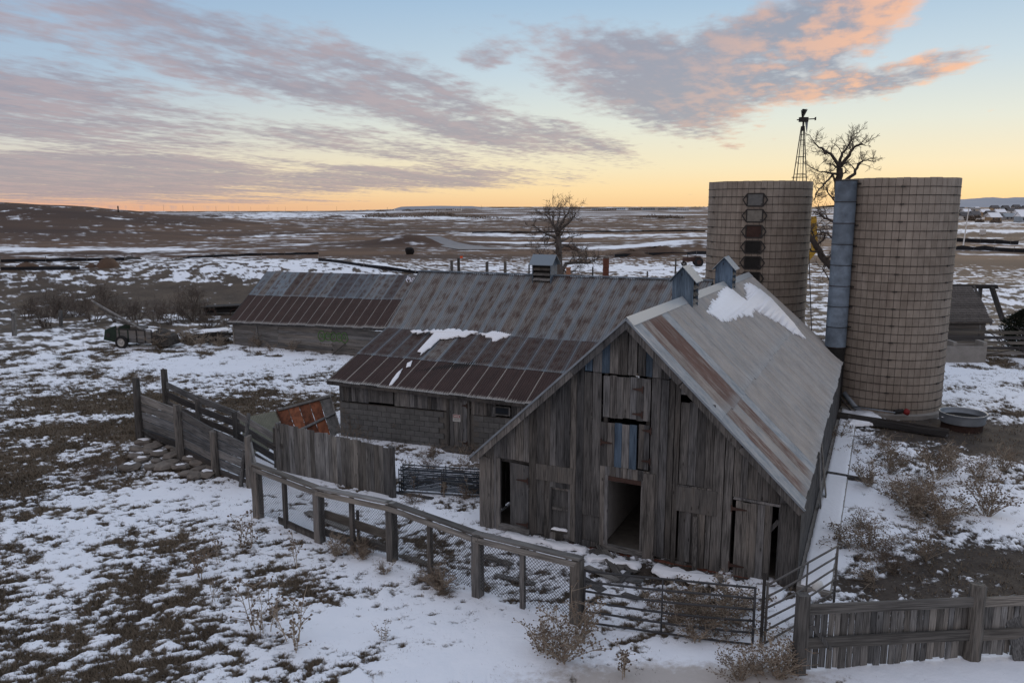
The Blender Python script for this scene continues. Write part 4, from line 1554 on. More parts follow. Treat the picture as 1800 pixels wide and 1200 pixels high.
for (cx, rx, rz) in ((29.75, .24, .32), (29.28, .22, .25), (28.85, .24, .28), (28.42, .20, .26), (28.02, .23, .31)):
    stroke(shed, bubble(cx, 1.10, rx, rz), .055, M_GGREEN, -AW)
    stroke(shed, bubble(cx, 1.12, rx * .35, rz * .32, n=8), .045, M_GGREEN, -AW)
stroke(shed, [B(29.66, 19.93, 1.02), B(29.5, 19.93, 1.02), B(29.5, 19.93, 1.2)], .05, M_GGREEN, -AW)
sn = (sroof(1, .5) - sroof(0, .5)).cross(sroof(.5, 1) - sroof(.5, 0)).normalized()
sn = sn if sn.z > 0 else -sn
for k in range(7):
    px0 = 716 + k * 2.6
    pts = [roof_hit(px0 + random.uniform(-3, 3), 486 + random.uniform(0, 12), sroof) + sn * .03 for _ in range(4)]
    stroke(shed, pts, .05, M_GWHITE, sn)

# ================================================================== the silos
TILE_N, ROWS = 56, 28


def silo(name, label, c, rad, hgt, keep_rows, face_to):
    root = thing(name, label, 'silo', c)
    rh = hgt / ROWS
    mm = MB().lathe(c, [(rad - .07, -.2), (rad - .07, hgt - .05), (rad - .16, hgt - .05), (rad - .16, .1)], 56)
    mm.build('tile_joint_core', M_JOINT, root)
    MB().lathe(c, [(rad + .22, -.3), (rad + .22, .16), (rad - .05, .2)], 48).build('footing', M_CONC, root)
    tw = 2 * math.pi * rad / TILE_N
    t_ = MB().box((0, 0, 0), (tw / 2 - .0085, 0, 0), (0, .05, 0), (0, 0, rh / 2 - .004))
    tme = mesh('tile', t_.V, t_.F, M_TILE)
    todo = []
    fa = math.atan2(face_to.y - c.y, face_to.x - c.x)
    for r_ in range(ROWS):
        for k in range(TILE_N):
            a = 2 * math.pi * k / TILE_N
            da = abs((a - fa + math.pi) % (2 * math.pi) - math.pi)
            vis = math.cos(da) if r_ in keep_rows else -1
            todo.append((vis, r_, a))
    todo.sort(key=lambda q: -q[0])
    rest = MB()
    for i, (vis, r_, a) in enumerate(todo):
        er = random.uniform(-.003, .003)
        p = c + Vector((math.cos(a), math.sin(a), 0)) * (rad - .05 + er) + UP * ((r_ + .5) * rh)
        if r_ == ROWS - 1:
            p += UP * (random.uniform(-.01, .01))
        M = Matrix.Translation(p) @ Matrix.Rotation(a + math.pi / 2, 4, 'Z')
        if i < 300:
            link('tile', tme, root, M)
        else:
            b0 = len(rest.V)
            rest.V += [M @ v for v in t_.V]
            rest.F += [tuple(b0 + q for q in f) for f in t_.F]
    o = rest.build('tile_wall', M_TILE, root)
    props(o, kind='stuff')
    # steel hoops over every course joint, with turnbuckle lugs
    for r_ in range(1, ROWS):
        z = r_ * rh + random.uniform(-.012, .012)
        pts = [c + Vector((math.cos(2 * math.pi * k / 48), math.sin(2 * math.pi * k / 48), 0)) * (rad + .016) + UP * (z + .004 * math.sin(k * .35 + r_)) for k in range(49)]
        h_ = MB().tube(pts, .014, 4, False).build('hoop', M_IRON, root)
        for off in ((.06,) if r_ % 2 else (1.05, -1.05)):
            a = fa + off
            d = Vector((math.cos(a), math.sin(a), 0))
            MB().box(c + d * (rad + .04) + UP * z, d.cross(UP) * .085, d * .022, UP * .024).build('lug', M_IRON, h_)
    return root, fa


S1, S2 = Vector((12.3, 40.2, 0)), Vector((16.98, 35.55, 0))
CAMP = Vector((0, 0, 0))
silo1, fa1 = silo('tile_silo', 'tan tile silo with column of hatch doors, behind the barn ridge', S1, 2.46, 10.16, set(range(11, 28)), CAMP)
silo2, fa2 = silo('tile_silo', 'tan tile silo with blue tin chute, standing clear right of the barn', S2, 2.38, 10.16, set(range(0, 28)), CAMP)
# hatch column on the left silo
ha = fa1 - .075
hd = Vector((math.cos(ha), math.sin(ha), 0))
hs = UP.cross(hd)
mats = (plain('hatch_tin', (0.135, 0.135, 0.13, 1), .7), plain('hatch_pale', (0.20, 0.185, 0.16, 1), .9, .3), M_RUST, M_DARK, M_DARK, M_DARK)
for k in range(7):
    zc_ = 9.28 - k * .735
    c_ = S1 + hd * (2.46 + .03) + UP * zc_
    fr = MB()
    ww, hh = .36, .29
    ring = [(-ww, -hh), (ww, -hh), (ww + .2, 0), (ww, hh), (-ww, hh), (-ww - .2, 0)]
    for i in range(6):
        a_, b_ = ring[i], ring[(i + 1) % 6]
        fr.bar(c_ + hs * a_[0] + UP * a_[1], c_ + hs * b_[0] + UP * b_[1], .045, .05, hd)
    for s_ in (-1, 1):
        fr.bar(c_ + hs * ww * s_ - UP * hh, c_ + hs * ww * s_ + UP * hh, .05, .05, hd)
    hat = fr.build('hatch', M_IRON, silo1)
    MB().box(c_ - hd * .01, hs * (ww - .03), hd * .015, UP * (hh - .03)).build('hatch_door', mats[min(k, 5)], hat)
# chute on the right silo
cd = (Vector((14.30, 34.75, 0)) - S2).normalized()
cp = Vector((14.34, 34.80, 0))
for k in range(8):
    z0, z1 = 2.85 + k * .90, 2.85 + (k + 1) * .90
    MB().lathe(cp, [(.43, z0), (.455, z0 + .03), (.44, z0 + .07), (.44, z1 - .05), (.43, z1 + .01)], 20).build('chute_section', M_CHUTE, silo2, True)
for k in range(9):
    MB().lathe(cp, [(.445, 2.85 + k * .9), (.456, 2.86 + k * .9), (.456, 2.878 + k * .9), (.445, 2.888 + k * .9)], 20).build('chute_seam', M_IRON if k % 3 else M_RUST, silo2, True)
MB().lathe(cp, [(.43, 10.02), (.0, 10.08)], 20).build('chute_cap', M_CHUTE, silo2)
MB().lathe(cp, [(.42, .0), (.42, 2.9)], 14).build('chute_void_dark', M_DARK, silo2)  # dark tube standing in for the shaded void below the chute
for k in range(9):
    z = 2.9 + k * .88
    MB().bar(cp + UP * z - cd * .3, cp + UP * z - cd * .52, .9, .05, UP.cross(cd)).build('chute_bracket', M_IRON, silo2)

# ================================================================== fences, gates and chute near the barn
def gp(px, py, dz_=0.0):
    p = ground_at(px, py)
    return Vector((p.x, p.y, p.z + dz_))


# --- chain link fence with a board rail in the foreground
cl = thing('chain_link_fence', 'chain link fence with grey timber rail in front of the barn', 'fence', gp(700, 990))
CP = [gp(455, 912), gp(563, 955), gp(690, 988), gp(840, 1050), gp(1013, 1098)]
CH = [1.66, 1.58, 1.60, 1.58, 1.56]
for i, (p, h_) in enumerate(zip(CP, CH)):
    plank('fence_post', p - UP * .3, p + UP * (h_ - .05), .24 if i in (0, 4) else .21, .22, M_POST, cl, side=(CP[4] - CP[0]))
for i in range(4):
    a, b = CP[i] + UP * CH[i], CP[i + 1] + UP * CH[i + 1]
    dd = (b - a).normalized()
    sd = dd.cross(UP)
    plank('top_rail', a - dd * .12, b + dd * .10, .20, .05, M_RAIL, cl, side=sd)
    plank('side_rail', a - UP * .12 - sd * -.10, b - UP * .12 - sd * -.10, .13, .04, M_RAIL, cl, side=UP)
    mid = lerp(CP[i], CP[i + 1], .47)
    plank('stake', mid - UP * .2, mid + UP * (lerp(CH[i], CH[i + 1], .5) - .05), .11, .10, M_POST, cl, side=dd)
    # wires of the mesh, one tangle per bay
    mm = MB()
    L = (CP[i + 1] - CP[i]).length
    H_ = 1.22
    n = int((L + H_) / .085)
    ho = 0.22
    for s_ in (1, -1):
        for k in range(n):
            x0 = -H_ + k * .085
            a0, a1 = max(x0, 0), min(x0 + H_, L)
            if a1 - a0 < .02:
                continue
            z0, z1 = a0 - x0, a1 - x0
            if s_ < 0:
                z0, z1 = H_ - z0, H_ - z1
            b0 = lerp(CP[i], CP[i + 1], a0 / L) + UP * (ho + z0) + sd * .04
            b1 = lerp(CP[i], CP[i + 1], a1 / L) + UP * (ho + z1) + sd * .04
            mm.tube([b0, b1], .0055, 3, False)
    props(mm.build('wire_mesh', M_IRON, cl), kind='stuff')
plank('top_rail', CP[0] + UP * 1.62, gp(447, 868) + UP * 1.62, .16, .05, M_RAIL, cl)
# low boards nailed inside the third bay
plank('low_board', CP[1] + UP * .75 + AW * .25, CP[2] + UP * .55 + AW * .25, .24, .04, M_RAIL, cl, side=UP)
plank('low_board', CP[1] + UP * .25 + AW * .2, CP[2] + UP * .22 + AW * .2, .2, .04, M_RAIL, cl, side=UP)
plank('low_board', lerp(CP[0], CP[1], .35) + UP * .22, CP[1] + UP * .15, .2, .04, M_POST, cl, side=UP)
pb = lerp(CP[1], CP[2], .42) + AW * .4
plank('stake', pb - UP * .1, pb + UP * 1.0, .08, .05, M_POST, cl)

# --- upright board fence in the pen
bf = thing('board_fence', 'tight upright grey board fence panel between cattle chute and pen', 'fence', gp(600, 850))
q0, q1 = gp(497, 830), gp(683, 873)
L = (q1 - q0).length
dd = (q1 - q0).normalized()
x = 0.0
while x < L:
    wd = random.choice((.15, .18, .2, .24))
    p = q0 + dd * (x + wd / 2)
    gap = .03 if abs(x - L * .42) < .1 else .006
    plank('fence_board', p + UP * .02, p + UP * (lerp(1.72, 1.60, x / L) + random.uniform(-.03, .03)), wd - gap, .03, M_FENCE, bf, side=dd)
    x += wd
for zz in (.45, 1.3):
    plank('rail', q0 + UP * zz + dd.cross(UP) * -.06, q1 + UP * zz + dd.cross(UP) * -.06, .12, .05, M_RAIL, bf, side=UP)
post('fence_post', q1 + dd * .16 - UP * .2, q1 + dd * .16 + UP * 1.65, .24, M_POST, bf)
post('fence_post', q0 - dd * .12 - UP * .2, q0 - dd * .12 + UP * 1.75, .22, M_POST, bf)

# --- cattle loading chute on the left
chute = thing('cattle_chute', 'old grey board cattle loading chute with tall end posts, left of the pen', 'chute', gp(330, 800))
NA, NB, NC, ND = gp(248, 780), gp(318, 806), gp(380, 836), gp(441, 858)
nearp = [(NA, 2.55), (NB, 1.95), (NC, 1.55), (ND, 1.75)]
for p, h_ in nearp:
    post('chute_post', p - UP * .3, p + UP * h_, .30 if h_ > 1.9 else .27, M_POST, chute)
tops = [1.95, 1.80, 1.62, 1.45]
off_ = -(ND - NA).normalized().cross(UP) * .15
for i in range(3):
    a, b = nearp[i][0], nearp[i + 1][0]
    for k in range(5):
        za, zb = tops[i] - .17 - k * .335, tops[i + 1] - .17 - k * .30
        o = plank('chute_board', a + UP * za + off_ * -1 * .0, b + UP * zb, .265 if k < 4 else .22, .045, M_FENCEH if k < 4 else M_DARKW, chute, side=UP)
        o.matrix_basis = Matrix.Translation(Vector((0, .12, 0))) @ o.matrix_basis
FA = at_depth(292, 700, NA.y + 2.3)
FA.z = 0
FD = gp(497, 832) + Vector((-.3, .5, 0))
FB, FC = lerp(FA, FD, .33), lerp(FA, FD, .67)
fp = [(FA, 2.5), (FB, 1.6), (FC, 1.4), (FD, 1.5)]
for p, h_ in fp:
    p.z = tz(p.x, p.y)
    post('chute_post', p - UP * .3, p + UP * h_, .27, M_POST, chute)
ft_ = [2.0, 1.72, 1.45, 1.22]
for i in range(3):
    a, b = fp[i][0], fp[i + 1][0]
    for k in range(4):
        za, zb = ft_[i] - .15 - k * .40, ft_[i + 1] - .15 - k * .38
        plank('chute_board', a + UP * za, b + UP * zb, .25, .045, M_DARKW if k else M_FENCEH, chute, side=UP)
# ramp floor
MB().hexa([NA + UP * .55, NC + UP * .1, FC + UP * .1, FA + UP * .55, NA + UP * .60, NC + UP * .15, FC + UP * .15, FA + UP * .60]).build('ramp_floor', M_DARKW, chute)
o = post('leaning_pole', gp(422, 858) - UP * .1, at_depth(437, 728, gp(430, 850).y + .3), .14, M_FENCE)
tagged(o, 'grey round pole leaning against the low end of the cattle chute', 'pole')
o = plank('splintered_board', at_depth(470, 782, 26.3), at_depth(516, 786, 26.0), .18, .04, M_DARKW, None, side=UP)
tagged(o, 'dark splintered board end sticking out beside the board fence', 'board')

# --- stones banked against the chute
def stone_mesh(seed):
    rg = random.Random(seed)
    V, F = [], []
    n = 8
    for (rz, rr_) in ((-.5, .72), (-.12, 1.0), (.30, .94), (.5, .62)):
        for k in range(n):
            a = 2 * math.pi * k / n
            q = rr_ * rg.uniform(.80, 1.12)
            V.append((math.cos(a) * q * .5, math.sin(a) * q * .5, rz + rg.uniform(-.06, .06)))
    for i in range(3):
        for k in range(n):
            a, b = i * n + k, i * n + (k + 1) % n
            F.append((a, b, b + n, a + n))
    F += [tuple(reversed(range(n))), tuple(3 * n + k for k in range(n))]
    return mesh('stone', V, F, M_STONE)


STONES = [stone_mesh(i) for i in range(5)]
for i, (px, py) in enumerate(((255, 782), (270, 790), (242, 794), (285, 784), (300, 792), (262, 800), (280, 803), (304, 805), (236, 806), (250, 813), (275, 815), (300, 818), (318, 826), (290, 824), (265, 826), (335, 812), (345, 820), (352, 830),
                                (365, 838), (372, 828), (330, 838), (228, 826), (310, 796), (342, 842))):
    p = gp(px, py)
    s_ = random.uniform(.45, .85)
    M = Matrix.Translation(p + UP * (.10 + .05 * random.random())) @ Matrix.Rotation(random.uniform(0, 6), 4, 'Z') @ Matrix.Rotation(random.uniform(-.15, .15), 4, 'X') @ Matrix.Diagonal((s_, s_ * .72, s_ * .25, 1))
    o = link('stone', random.choice(STONES), None, M)
    tagged(o, 'flat sandstone slab in the pile banked under the cattle chute', 'stone', 'stones banked under the chute')
    if i % 3 == 0:
        c_ = p + UP * (.12 + s_ * .125)
        snow_slab('stone_snow', [c_ + Vector((math.cos(a) * s_ * .34 * random.uniform(.45, 1.0), math.sin(a) * s_ * .24 * random.uniform(.45, 1.0), 0)) for a in np.linspace(0, 6.28, 10)[:-1]], UP, .04, 'thin cap of snow on a stone under the cattle chute', 30 + i, .03)['group'] = 'snow caps on the stones'

# --- collapsed orange panel and pale tin sheet behind the board fence
op = thing('collapsed_door', 'collapsed orange plank door panel leaning beside the block wall', 'door', gp(545, 775))
bl, br = gp(508, 778), gp(600, 764)
tl, tr = at_depth(487, 722, bl.y + 1.5), at_depth(580, 697, br.y + 1.5)
nrm_ = (br - bl).cross(tl - bl).normalized()
if nrm_.y > 0: nrm_ = -nrm_
for k in range(5):
    a0, a1 = k / 5 + .006, (k + 1) / 5 - .008
    mm = MB().hexa([lerp(bl, br, a0), lerp(bl, br, a1), lerp(bl, br, a1) - nrm_ * .03, lerp(bl, br, a0) - nrm_ * .03,
                    lerp(tl, tr, a0), lerp(tl, tr, a1), lerp(tl, tr, a1) - nrm_ * .03, lerp(tl, tr, a0) - nrm_ * .03])
    mm.build('door_board', M_ORANGE if k < 4 else M_FENCE, op)
plank('frame_board', tl + nrm_ * .03 + (tl - tr) * .02, tr + nrm_ * .03 + (tr - tl) * .06, .13, .05, M_FENCE, op, side=(tl - bl))
plank('frame_board', lerp(bl, tl, .18) + nrm_ * .03, lerp(br, tr, .55) + nrm_ * .03, .10, .05, M_FENCE, op, side=(tl - bl))
plank('frame_board', bl + nrm_ * .03, tl + nrm_ * .03, .09, .04, M_ORANGE, op)
plank('frame_board', br + nrm_ * .03, tr + nrm_ * .03, .11, .04, M_FENCE, op)
M_PALE = plain('pale_green_tin', (0.215, 0.215, 0.165, 1), .7, .2, 3.0)
g0, g1 = gp(440, 802), bl + (bl - br) * .03
h0, h1 = at_depth(418, 736, g0.y + 1.3), tl + (tl - tr) * .03
mm = MB()
for k in range(24):
    s0, s1, s2 = k / 24, (k + .5) / 24, (k + 1) / 24
    for (sa_, sb_, da, db) in ((s0, s1, 0, .04), (s1, s2, .04, 0)):
        mm.face([lerp(g0, g1, sa_) + nrm_ * da, lerp(g0, g1, sb_) + nrm_ * db, lerp(h0, h1, sb_) + nrm_ * db, lerp(h0, h1, sa_) + nrm_ * da])
o = mm.build('tin_sheet', M_PALE)
tagged(o, 'pale green corrugated tin sheet leaning left of the orange door panel', 'metal sheet')

# --- dark steel tube gate
def tube_gate(name, label, p0, p1, h0, h1, n, mat, mids, lift=.12, rad=.024):
    g = thing(name, label, 'gate', p0)
    for k in range(n):
        t = k / (n - 1)
        z0, z1 = lerp(lift, h0, t), lerp(lift, h1, t)
        pts = [lerp(p0, p1, s_) + UP * (lerp(z0, z1, s_) + .015 * math.sin(s_ * 5 + k) - .03 * math.sin(math.pi * s_)) for s_ in np.linspace(0, 1, 7)]
        MB().tube(pts, rad, 6).build('tube', mat, g, True)
    for s_ in (0.0, 1.0):
        MB().tube([lerp(p0, p1, s_) + UP * lift, lerp(p0, p1, s_) + UP * lerp(h0, h1, s_)], rad * 1.1, 6).build('end_upright', mat, g, True)
    for s_ in mids:
        MB().tube([lerp(p0, p1, s_) + UP * (lift - .03), lerp(p0, p1, s_) + UP * lerp(h0, h1, s_)], rad * .8, 6).build('brace', mat, g, True)
    return g


GL, GR = CP[4] + (CP[4] - CP[3]).normalized() * .18, gp(1322, 1140)
tube_gate('tube_gate', 'dark six bar steel tube gate between timber post and barn yard', GL, GR, 1.32, 1.36, 6, M_TUBE, (.47,))
pA = gp(1337, 1140)
post('gate_post', pA - UP * .2, pA + UP * 1.65, .07, M_IRON)
tagged(bpy.context.scene.objects[-1] if False else COL.objects[len(COL.objects) - 1], 'thin dark steel post where the two tube gates meet', 'post')
tube_gate('tube_gate', 'lighter steel tube gate panel angled back to the barn corner', pA + Vector((.08, .02, 0)), gp(1465, 1066), 1.42, 1.48, 6, plain('worn_tube', (0.10, 0.092, 0.085, 1), .6), (.55,))

# --- picket fence bottom right
pf = thing('picket_fence', 'weathered grey board fence with thick posts, bottom right corner', 'fence', gp(1560, 1175))
F0, F1, F2 = gp(1403, 1186), gp(1706, 1160), gp(1990, 1146)
plank('fence_post', F0 - UP * .3, F0 + UP * 1.68, .22, .20, M_FENCE, pf, side=(1, 0, 0))
post('fence_post', F1 - UP * .3, F1 + UP * 1.62, .34, M_FENCE, pf)
post('fence_post', F2 - UP * .3, F2 + UP * 1.62, .30, M_FENCE, pf)
for (a, b, za, zb) in ((F0, F1, 1.40, 1.30), (F1, F2, 1.28, 1.28)):
    dd = (b - a).normalized()
    bk = UP.cross(dd)
    for z_, wd in ((0, .20), (-.70, .22)):
        plank('rail', a + dd * .05 + UP * (za + z_) - bk * .06, b + UP * (zb + z_) - bk * .06, wd, .045, M_RAIL, pf, side=UP)
    x, L = .12, (b - a).length
    while x < L - .05:
        wd = random.choice((.12, .14, .16))
        p = a + dd * (x + wd / 2) + bk * .03
        plank('picket', p + UP * random.uniform(.04, .12), p + UP * (lerp(za, zb, x / L) - random.uniform(.02, .06)), wd - random.choice((.008, .012, .03)), .025, M_FENCE, pf, side=dd)
        x += wd
plank('loose_board', F0 + UP * 1.12 + Vector((.14, -.12, 0)), F0 + UP * .62 + Vector((.55, -.13, 0)), .07, .025, M_FENCE, pf)
o = plank('leaning_board', gp(1796, 1166), gp(1778, 1166) + UP * 1.28 + Vector((0, .32, 0)), .30, .045, M_FENCE, None, side=(1, 0, 0))
tagged(o, 'wide grey board leaning on the picket fence at the right edge', 'board')

# --- rubbish before the barn: fallen boards, a pallet-like frame, pipes
DEB = [((905, 950), (985, 962)), ((1040, 972), (1120, 1010)), ((1050, 962), (1090, 1022)), ((1030, 1000), (1085, 1030)), ((1088, 1030), (1118, 996)), ((1062, 975), (1092, 1005)), ((1100, 1022), (1128, 1030)), ((1095, 1050), (1122, 1062)),
       ((1005, 1015), (1060, 1042)), ((690, 868), (760, 880)), ((770, 845), (850, 868)), ((850, 985), (900, 1002)), ((870, 1015), (940, 1030)), ((540, 905), (610, 935)), ((705, 985), (760, 1000))]
for i, ((xa, ya), (xb, yb)) in enumerate(DEB):
    a, b = gp(xa, ya, .08 + .03 * (i % 3)), gp(xb, yb, .06 + .03 * (i % 4))
    o = plank('fallen_board', a, b, random.choice((.14, .18, .24)), .035, random.choice((M_FENCE, M_RAIL, M_POST)), None, side=(b - a).cross(UP))
    tagged(o, 'weathered board lying loose on the ground in the pen before the barn', 'board', 'fallen boards in the pen')
for i, (ua, ub, wa, wb, lab) in enumerate(((7.6, 5.2, -.25, -.55, 'low snow drift before the left half of the barn front'), (3.3, 1.7, -.45, -.95, 'low snow drift before the boarded hatch of the barn'),
                                            (1.5, .2, -.5, -1.0, 'low snow drift before the right barn door'), (5.0, 3.6, -.55, -.85, 'thin snow drift under the main barn doorway'))):
    n_ = 9
    top_ = [B(lerp(ua, ub, k / n_), wa + .08 * math.sin(k * 2.1 + i), 0) for k in range(n_ + 1)]
    bot_ = [B(lerp(ua, ub, k / n_), wb + .12 * math.sin(k * 1.7 + i), 0) for k in range(n_, -1, -1)]
    pts_ = [Vector((q.x, q.y, tz(q.x, q.y) + .05)) for q in top_ + bot_]
    snow_slab('snow_drift', pts_, UP, .10, lab, 80 + i, .04)
# tube panels stacked flat against the barn's left corner
M_PANEL = plain('blue_grey_tube', (0.045, 0.055, 0.068, 1), .6, .3)
stk = thing('panel_stack', 'stack of blue grey tube panels leaning by the barn left corner', 'gate panels', gp(800, 880))
for j in range(3):
    pa, pb_ = gp(702, 868) + AW * (j * .12), gp(846, 884) + AW * (.3 + j * .14)
    for k in range(6):
        z = .10 + k * .14
        MB().tube([pa + UP * (z + j * .05), pb_ + UP * (z + j * .04)], .020, 6).build('tube', M_PANEL, stk, True)
    for s_ in (0, .5, 1):
        MB().tube([lerp(pa, pb_, s_) + UP * .08, lerp(pa, pb_, s_) + UP * (.84 + j * .05)], .020, 6).build('upright', M_TUBE, stk, True)
# plank ramp before the lean-to door, and dark heaps along the wall
o = MB().hexa([gp(768, 786), gp(835, 792), gp(826, 802), gp(785, 797), gp(768, 786, .22), gp(835, 792, .30), gp(826, 802, .12), gp(785, 797, .06)]).build('door_ramp', M_DARKW)
tagged(o, 'low earth covered plank ramp at the lean-to door', 'ramp')

# ================================================================== stock tank, auger and pipes by the right silo
tk = thing('stock_tank', 'round galvanised stock tank on brown base, right of the silo', 'tank', gp(1690, 758))
c_ = gp(1690, 752)
MB().lathe(c_, [(.76, -.1), (.78, .32)], 28).build('base', M_RUST, tk, True)
MB().lathe(c_, [(.84, .28), (.86, .34), (.84, .42), (.87, .50), (.85, .58), (.89, .64), (.90, .68), (.85, .68), (.83, .62), (.82, .45), (.0, .44)], 32).build('tank_wall', M_GALV, tk, True)
MB().lathe(c_ + UP * .46, [(.80, 0), (.0, .005)], 24).build('tank_fill', M_DARK, tk)
snow_slab('tank_snow', [c_ + Vector((-.62 + .3 * math.cos(a), -.1 + .16 * math.sin(a), .47)) for a in np.linspace(0, 6.28, 9)[:-1]], UP, .05, 'small snow heap inside the round stock tank', 50, .04)
au = thing('auger_trough', 'long dark timber feed trough lying at the foot of the right silo', 'trough', gp(1570, 745))
ta, tb_ = gp(1470, 738), gp(1665, 768)
dd = (tb_ - ta).normalized()
sd = dd.cross(UP)
for s_ in (-1, 1):
    plank('trough_side', ta + UP * .18 + sd * .22 * s_, tb_ + UP * .16 + sd * .20 * s_, .26, .05, M_DARKW, au, side=UP)
plank('trough_floor', ta + UP * .06, tb_ + UP * .05, .42, .05, M_DARKW, au, side=sd)
o = MB().tube([gp(1500, 728, .35), gp(1572, 742, .42)], .03, 6).build('pipe', M_GALV, None, True)
tagged(o, 'thin pale pipe lying on the trough below the right silo', 'pipe')
mm = MB()
hc = gp(1578, 740, .42)
mm.lathe(hc, [(.0, -.22), (.09, -.2), (.11, 0), (.09, .2), (0, .22)], 10, Vector((1, .3, .1)))
mr = MB()
mr.lathe(hc + Vector((.35, 0, 0)), [(.0, -.12), (.13, -.12), (.14, -.02), (.10, .10), (0, .11)], 10, Vector((.4, -.2, 1)))
rd = thing('red_motor', 'small red and black motor on the trough below the right silo', 'motor', hc)
mm.build('motor_body', M_RUBBER, rd, True)
mr.build('motor_cap', M_RED, rd, True)
au2 = thing('grain_auger', 'narrow snow covered auger tube leaning between barn and silo', 'auger', gp(1530, 745))
aa, ab = gp(1512, 728, .1), at_depth(1484, 690, gp(1512, 728).y + .7)
MB().tube([aa, ab], .14, 8).build('tube', M_GALV, au2, True)
MB().tube([aa + Vector((-.35, .05, .0)), at_depth(1468, 686, gp(1512, 728).y + .5)], .035, 6).build('rod', M_IRON, au2, True)
sp = [gp(1487, 738), gp(1505, 728), gp(1530, 729), gp(1552, 742), (gp(1545, 750)), gp(1515, 752), gp(1490, 752)]
snow_slab('snow_drift', [p + UP * .06 for p in sp], UP, .16, 'smooth snow drift at the barn corner under the leaning auger', 51, .04)
# fallen log and white jug in the weeds
o = post('fallen_log', gp(1452, 838, .1), gp(1530, 850, .1), .2, M_POST)
tagged(o, 'fallen log lying in the snow from the barn side towards the weeds', 'log')
p = gp(1590, 892)
o = MB().lathe(p, [(.0, .0), (.13, .01), (.14, .22), (.05, .30), (.05, .36), (0, .36)], 12).build('plastic_jug', M_WHITE, None, True)
tagged(o, 'pale plastic jug lying among the dead weeds on the right', 'jug')
p = gp(1437, 1040)
o = MB().lathe(p, [(.0, .0), (.12, .02), (.14, .15), (.10, .26), (0, .28)], 10).build('white_stone', M_WHITE, None, True)
tagged(o, 'pale round stone behind the angled tube gate', 'stone')
p = gp(1262, 1022, .08)
o = link('stone', STONES[1], None, Matrix.Translation(p) @ Matrix.Diagonal((.30, .22, .22, 1)))
tagged(o, 'single brown stone in the snow before the right barn door', 'stone')

# ================================================================== the little house, trough and fences behind the right silo
hs_ = thing('small_shed', 'small shingle roofed grey board shed behind the right silo', 'shed', (27.0, 50.0, 0))
hx0, hx1, hy0, hy1 = 22.8, 28.95, 48.2, 52.6
ze, zr = 2.15, 3.95
for k in range(9):
    plank('siding_board', (hx0, hy0, .12 + k * .235), (hx1, hy0 + .0, .12 + k * .235), .228, .03, M_SIDING, hs_, side=UP)
for k in range(20):
    y_ = hy0 + .1 + k * (hy1 - hy0 - .1) / 20
    plank('wall_board', (hx1, y_, 0), (hx1, y_, ze + (zr - ze) * (1 - abs((y_ - (hy0 + hy1) / 2) / ((hy1 - hy0) / 2))) - .06), .22, .03, M_BARN, hs_, side=(0, 1, 0))
    plank('wall_board', (hx0, y_, 0), (hx0, y_, ze), .22, .03, M_BARN, hs_, side=(0, 1, 0))
MB().box((25.85, hy1 - .1, 1.1), (3.0, 0, 0), (0, .02, 0), (0, 0, 1.05)).build('rear_wall', M_BARN, hs_)
ym = (hy0 + hy1) / 2
for s_, (ya, yb) in enumerate(((hy0 - .3, ym), (hy1 + .3, ym))):
    V = [(hx0 - .2, ya, ze - .12), (hx1 + .25, ya, ze - .12), (hx1 + .25, yb, zr), (hx0 - .2, yb, zr)]
    V = [Vector(v) for v in V] + [Vector(v) + Vector((0, 0, -.06)) for v in V]
    solid('roof_deck', V, [(0, 1, 2, 3), (7, 6, 5, 4), (0, 4, 5, 1), (1, 5, 6, 2), (2, 6, 7, 3), (3, 7, 4, 0)], M_SHINGLE, hs_)
nc = 16
for k in range(nc):       # shingle courses, each shingle too small to pick apart from here
    t0, t1 = k / nc, (k + 1) / nc
    mm = MB()
    x = hx0 - .2
    while x < hx1 + .2:
        wd = random.uniform(.10, .2)
        a = Vector((x, lerp(hy0 - .3, ym, t0), lerp(ze - .12, zr, t0) + .045 + random.uniform(0, .012)))
        b = Vector((x, lerp(hy0 - .3, ym, t1 + .01), lerp(ze - .12, zr, t1 + .01) + .012))
        w_ = Vector((wd - .01, 0, 0))
        mm.hexa([a - UP * .025, a + w_ - UP * .025, b + w_ - UP * .02, b - UP * .02, a, a + w_, b + w_, b])
        x += wd
    props(mm.build('shingle_course', M_SHINGLE, hs_), kind='stuff')
dr_ = MB().box((24.4, hy0 - .04, 1.28), (.75, 0, 0), (0, .02, 0), (0, 0, .62)).build('door', M_DARKW, hs_)
for k in range(6):
    plank('board', (23.78 + k * .25, hy0 - .07, .68), (23.78 + k * .25, hy0 - .07, 1.88), .235, .02, M_BARN, dr_, side=(1, 0, 0))
tr_ = thing('concrete_trough', 'long grey concrete feed bunk in front of the shingled shed', 'trough', (26.2, 45.9, 0))
MB().box((25.6, 45.55, .47), (1.95, 0, 0), (0, .08, 0), (0, 0, .50)).build('front_wall', M_CONC, tr_)
MB().box((25.6, 46.5, .47), (1.95, 0, 0), (0, .08, 0), (0, 0, .5)).build('back_wall', M_CONC, tr_)
for x in (23.75, 25.75, 27.5):
    MB().box((x, 46.02, .60), (.10, 0, 0), (0, .44, 0), (0, 0, .62)).build('partition', M_CONC, tr_)
MB().box((25.55, 46.02, .16), (1.85, 0, 0), (0, .42, 0), (0, 0, .06)).build('trough_floor', M_CONC, tr_)
rf = thing('rail_fence', 'dark horizontal rail fence with braced gate behind the feed bunk', 'fence', (30.0, 46.8, 0))
for k in range(5):
    plank('rail', (23.0, 46.95, .35 + k * .32), (34.5, 46.6, .35 + k * .30), .17, .04, M_DARKW if k % 2 else M_RAIL, rf, side=UP)
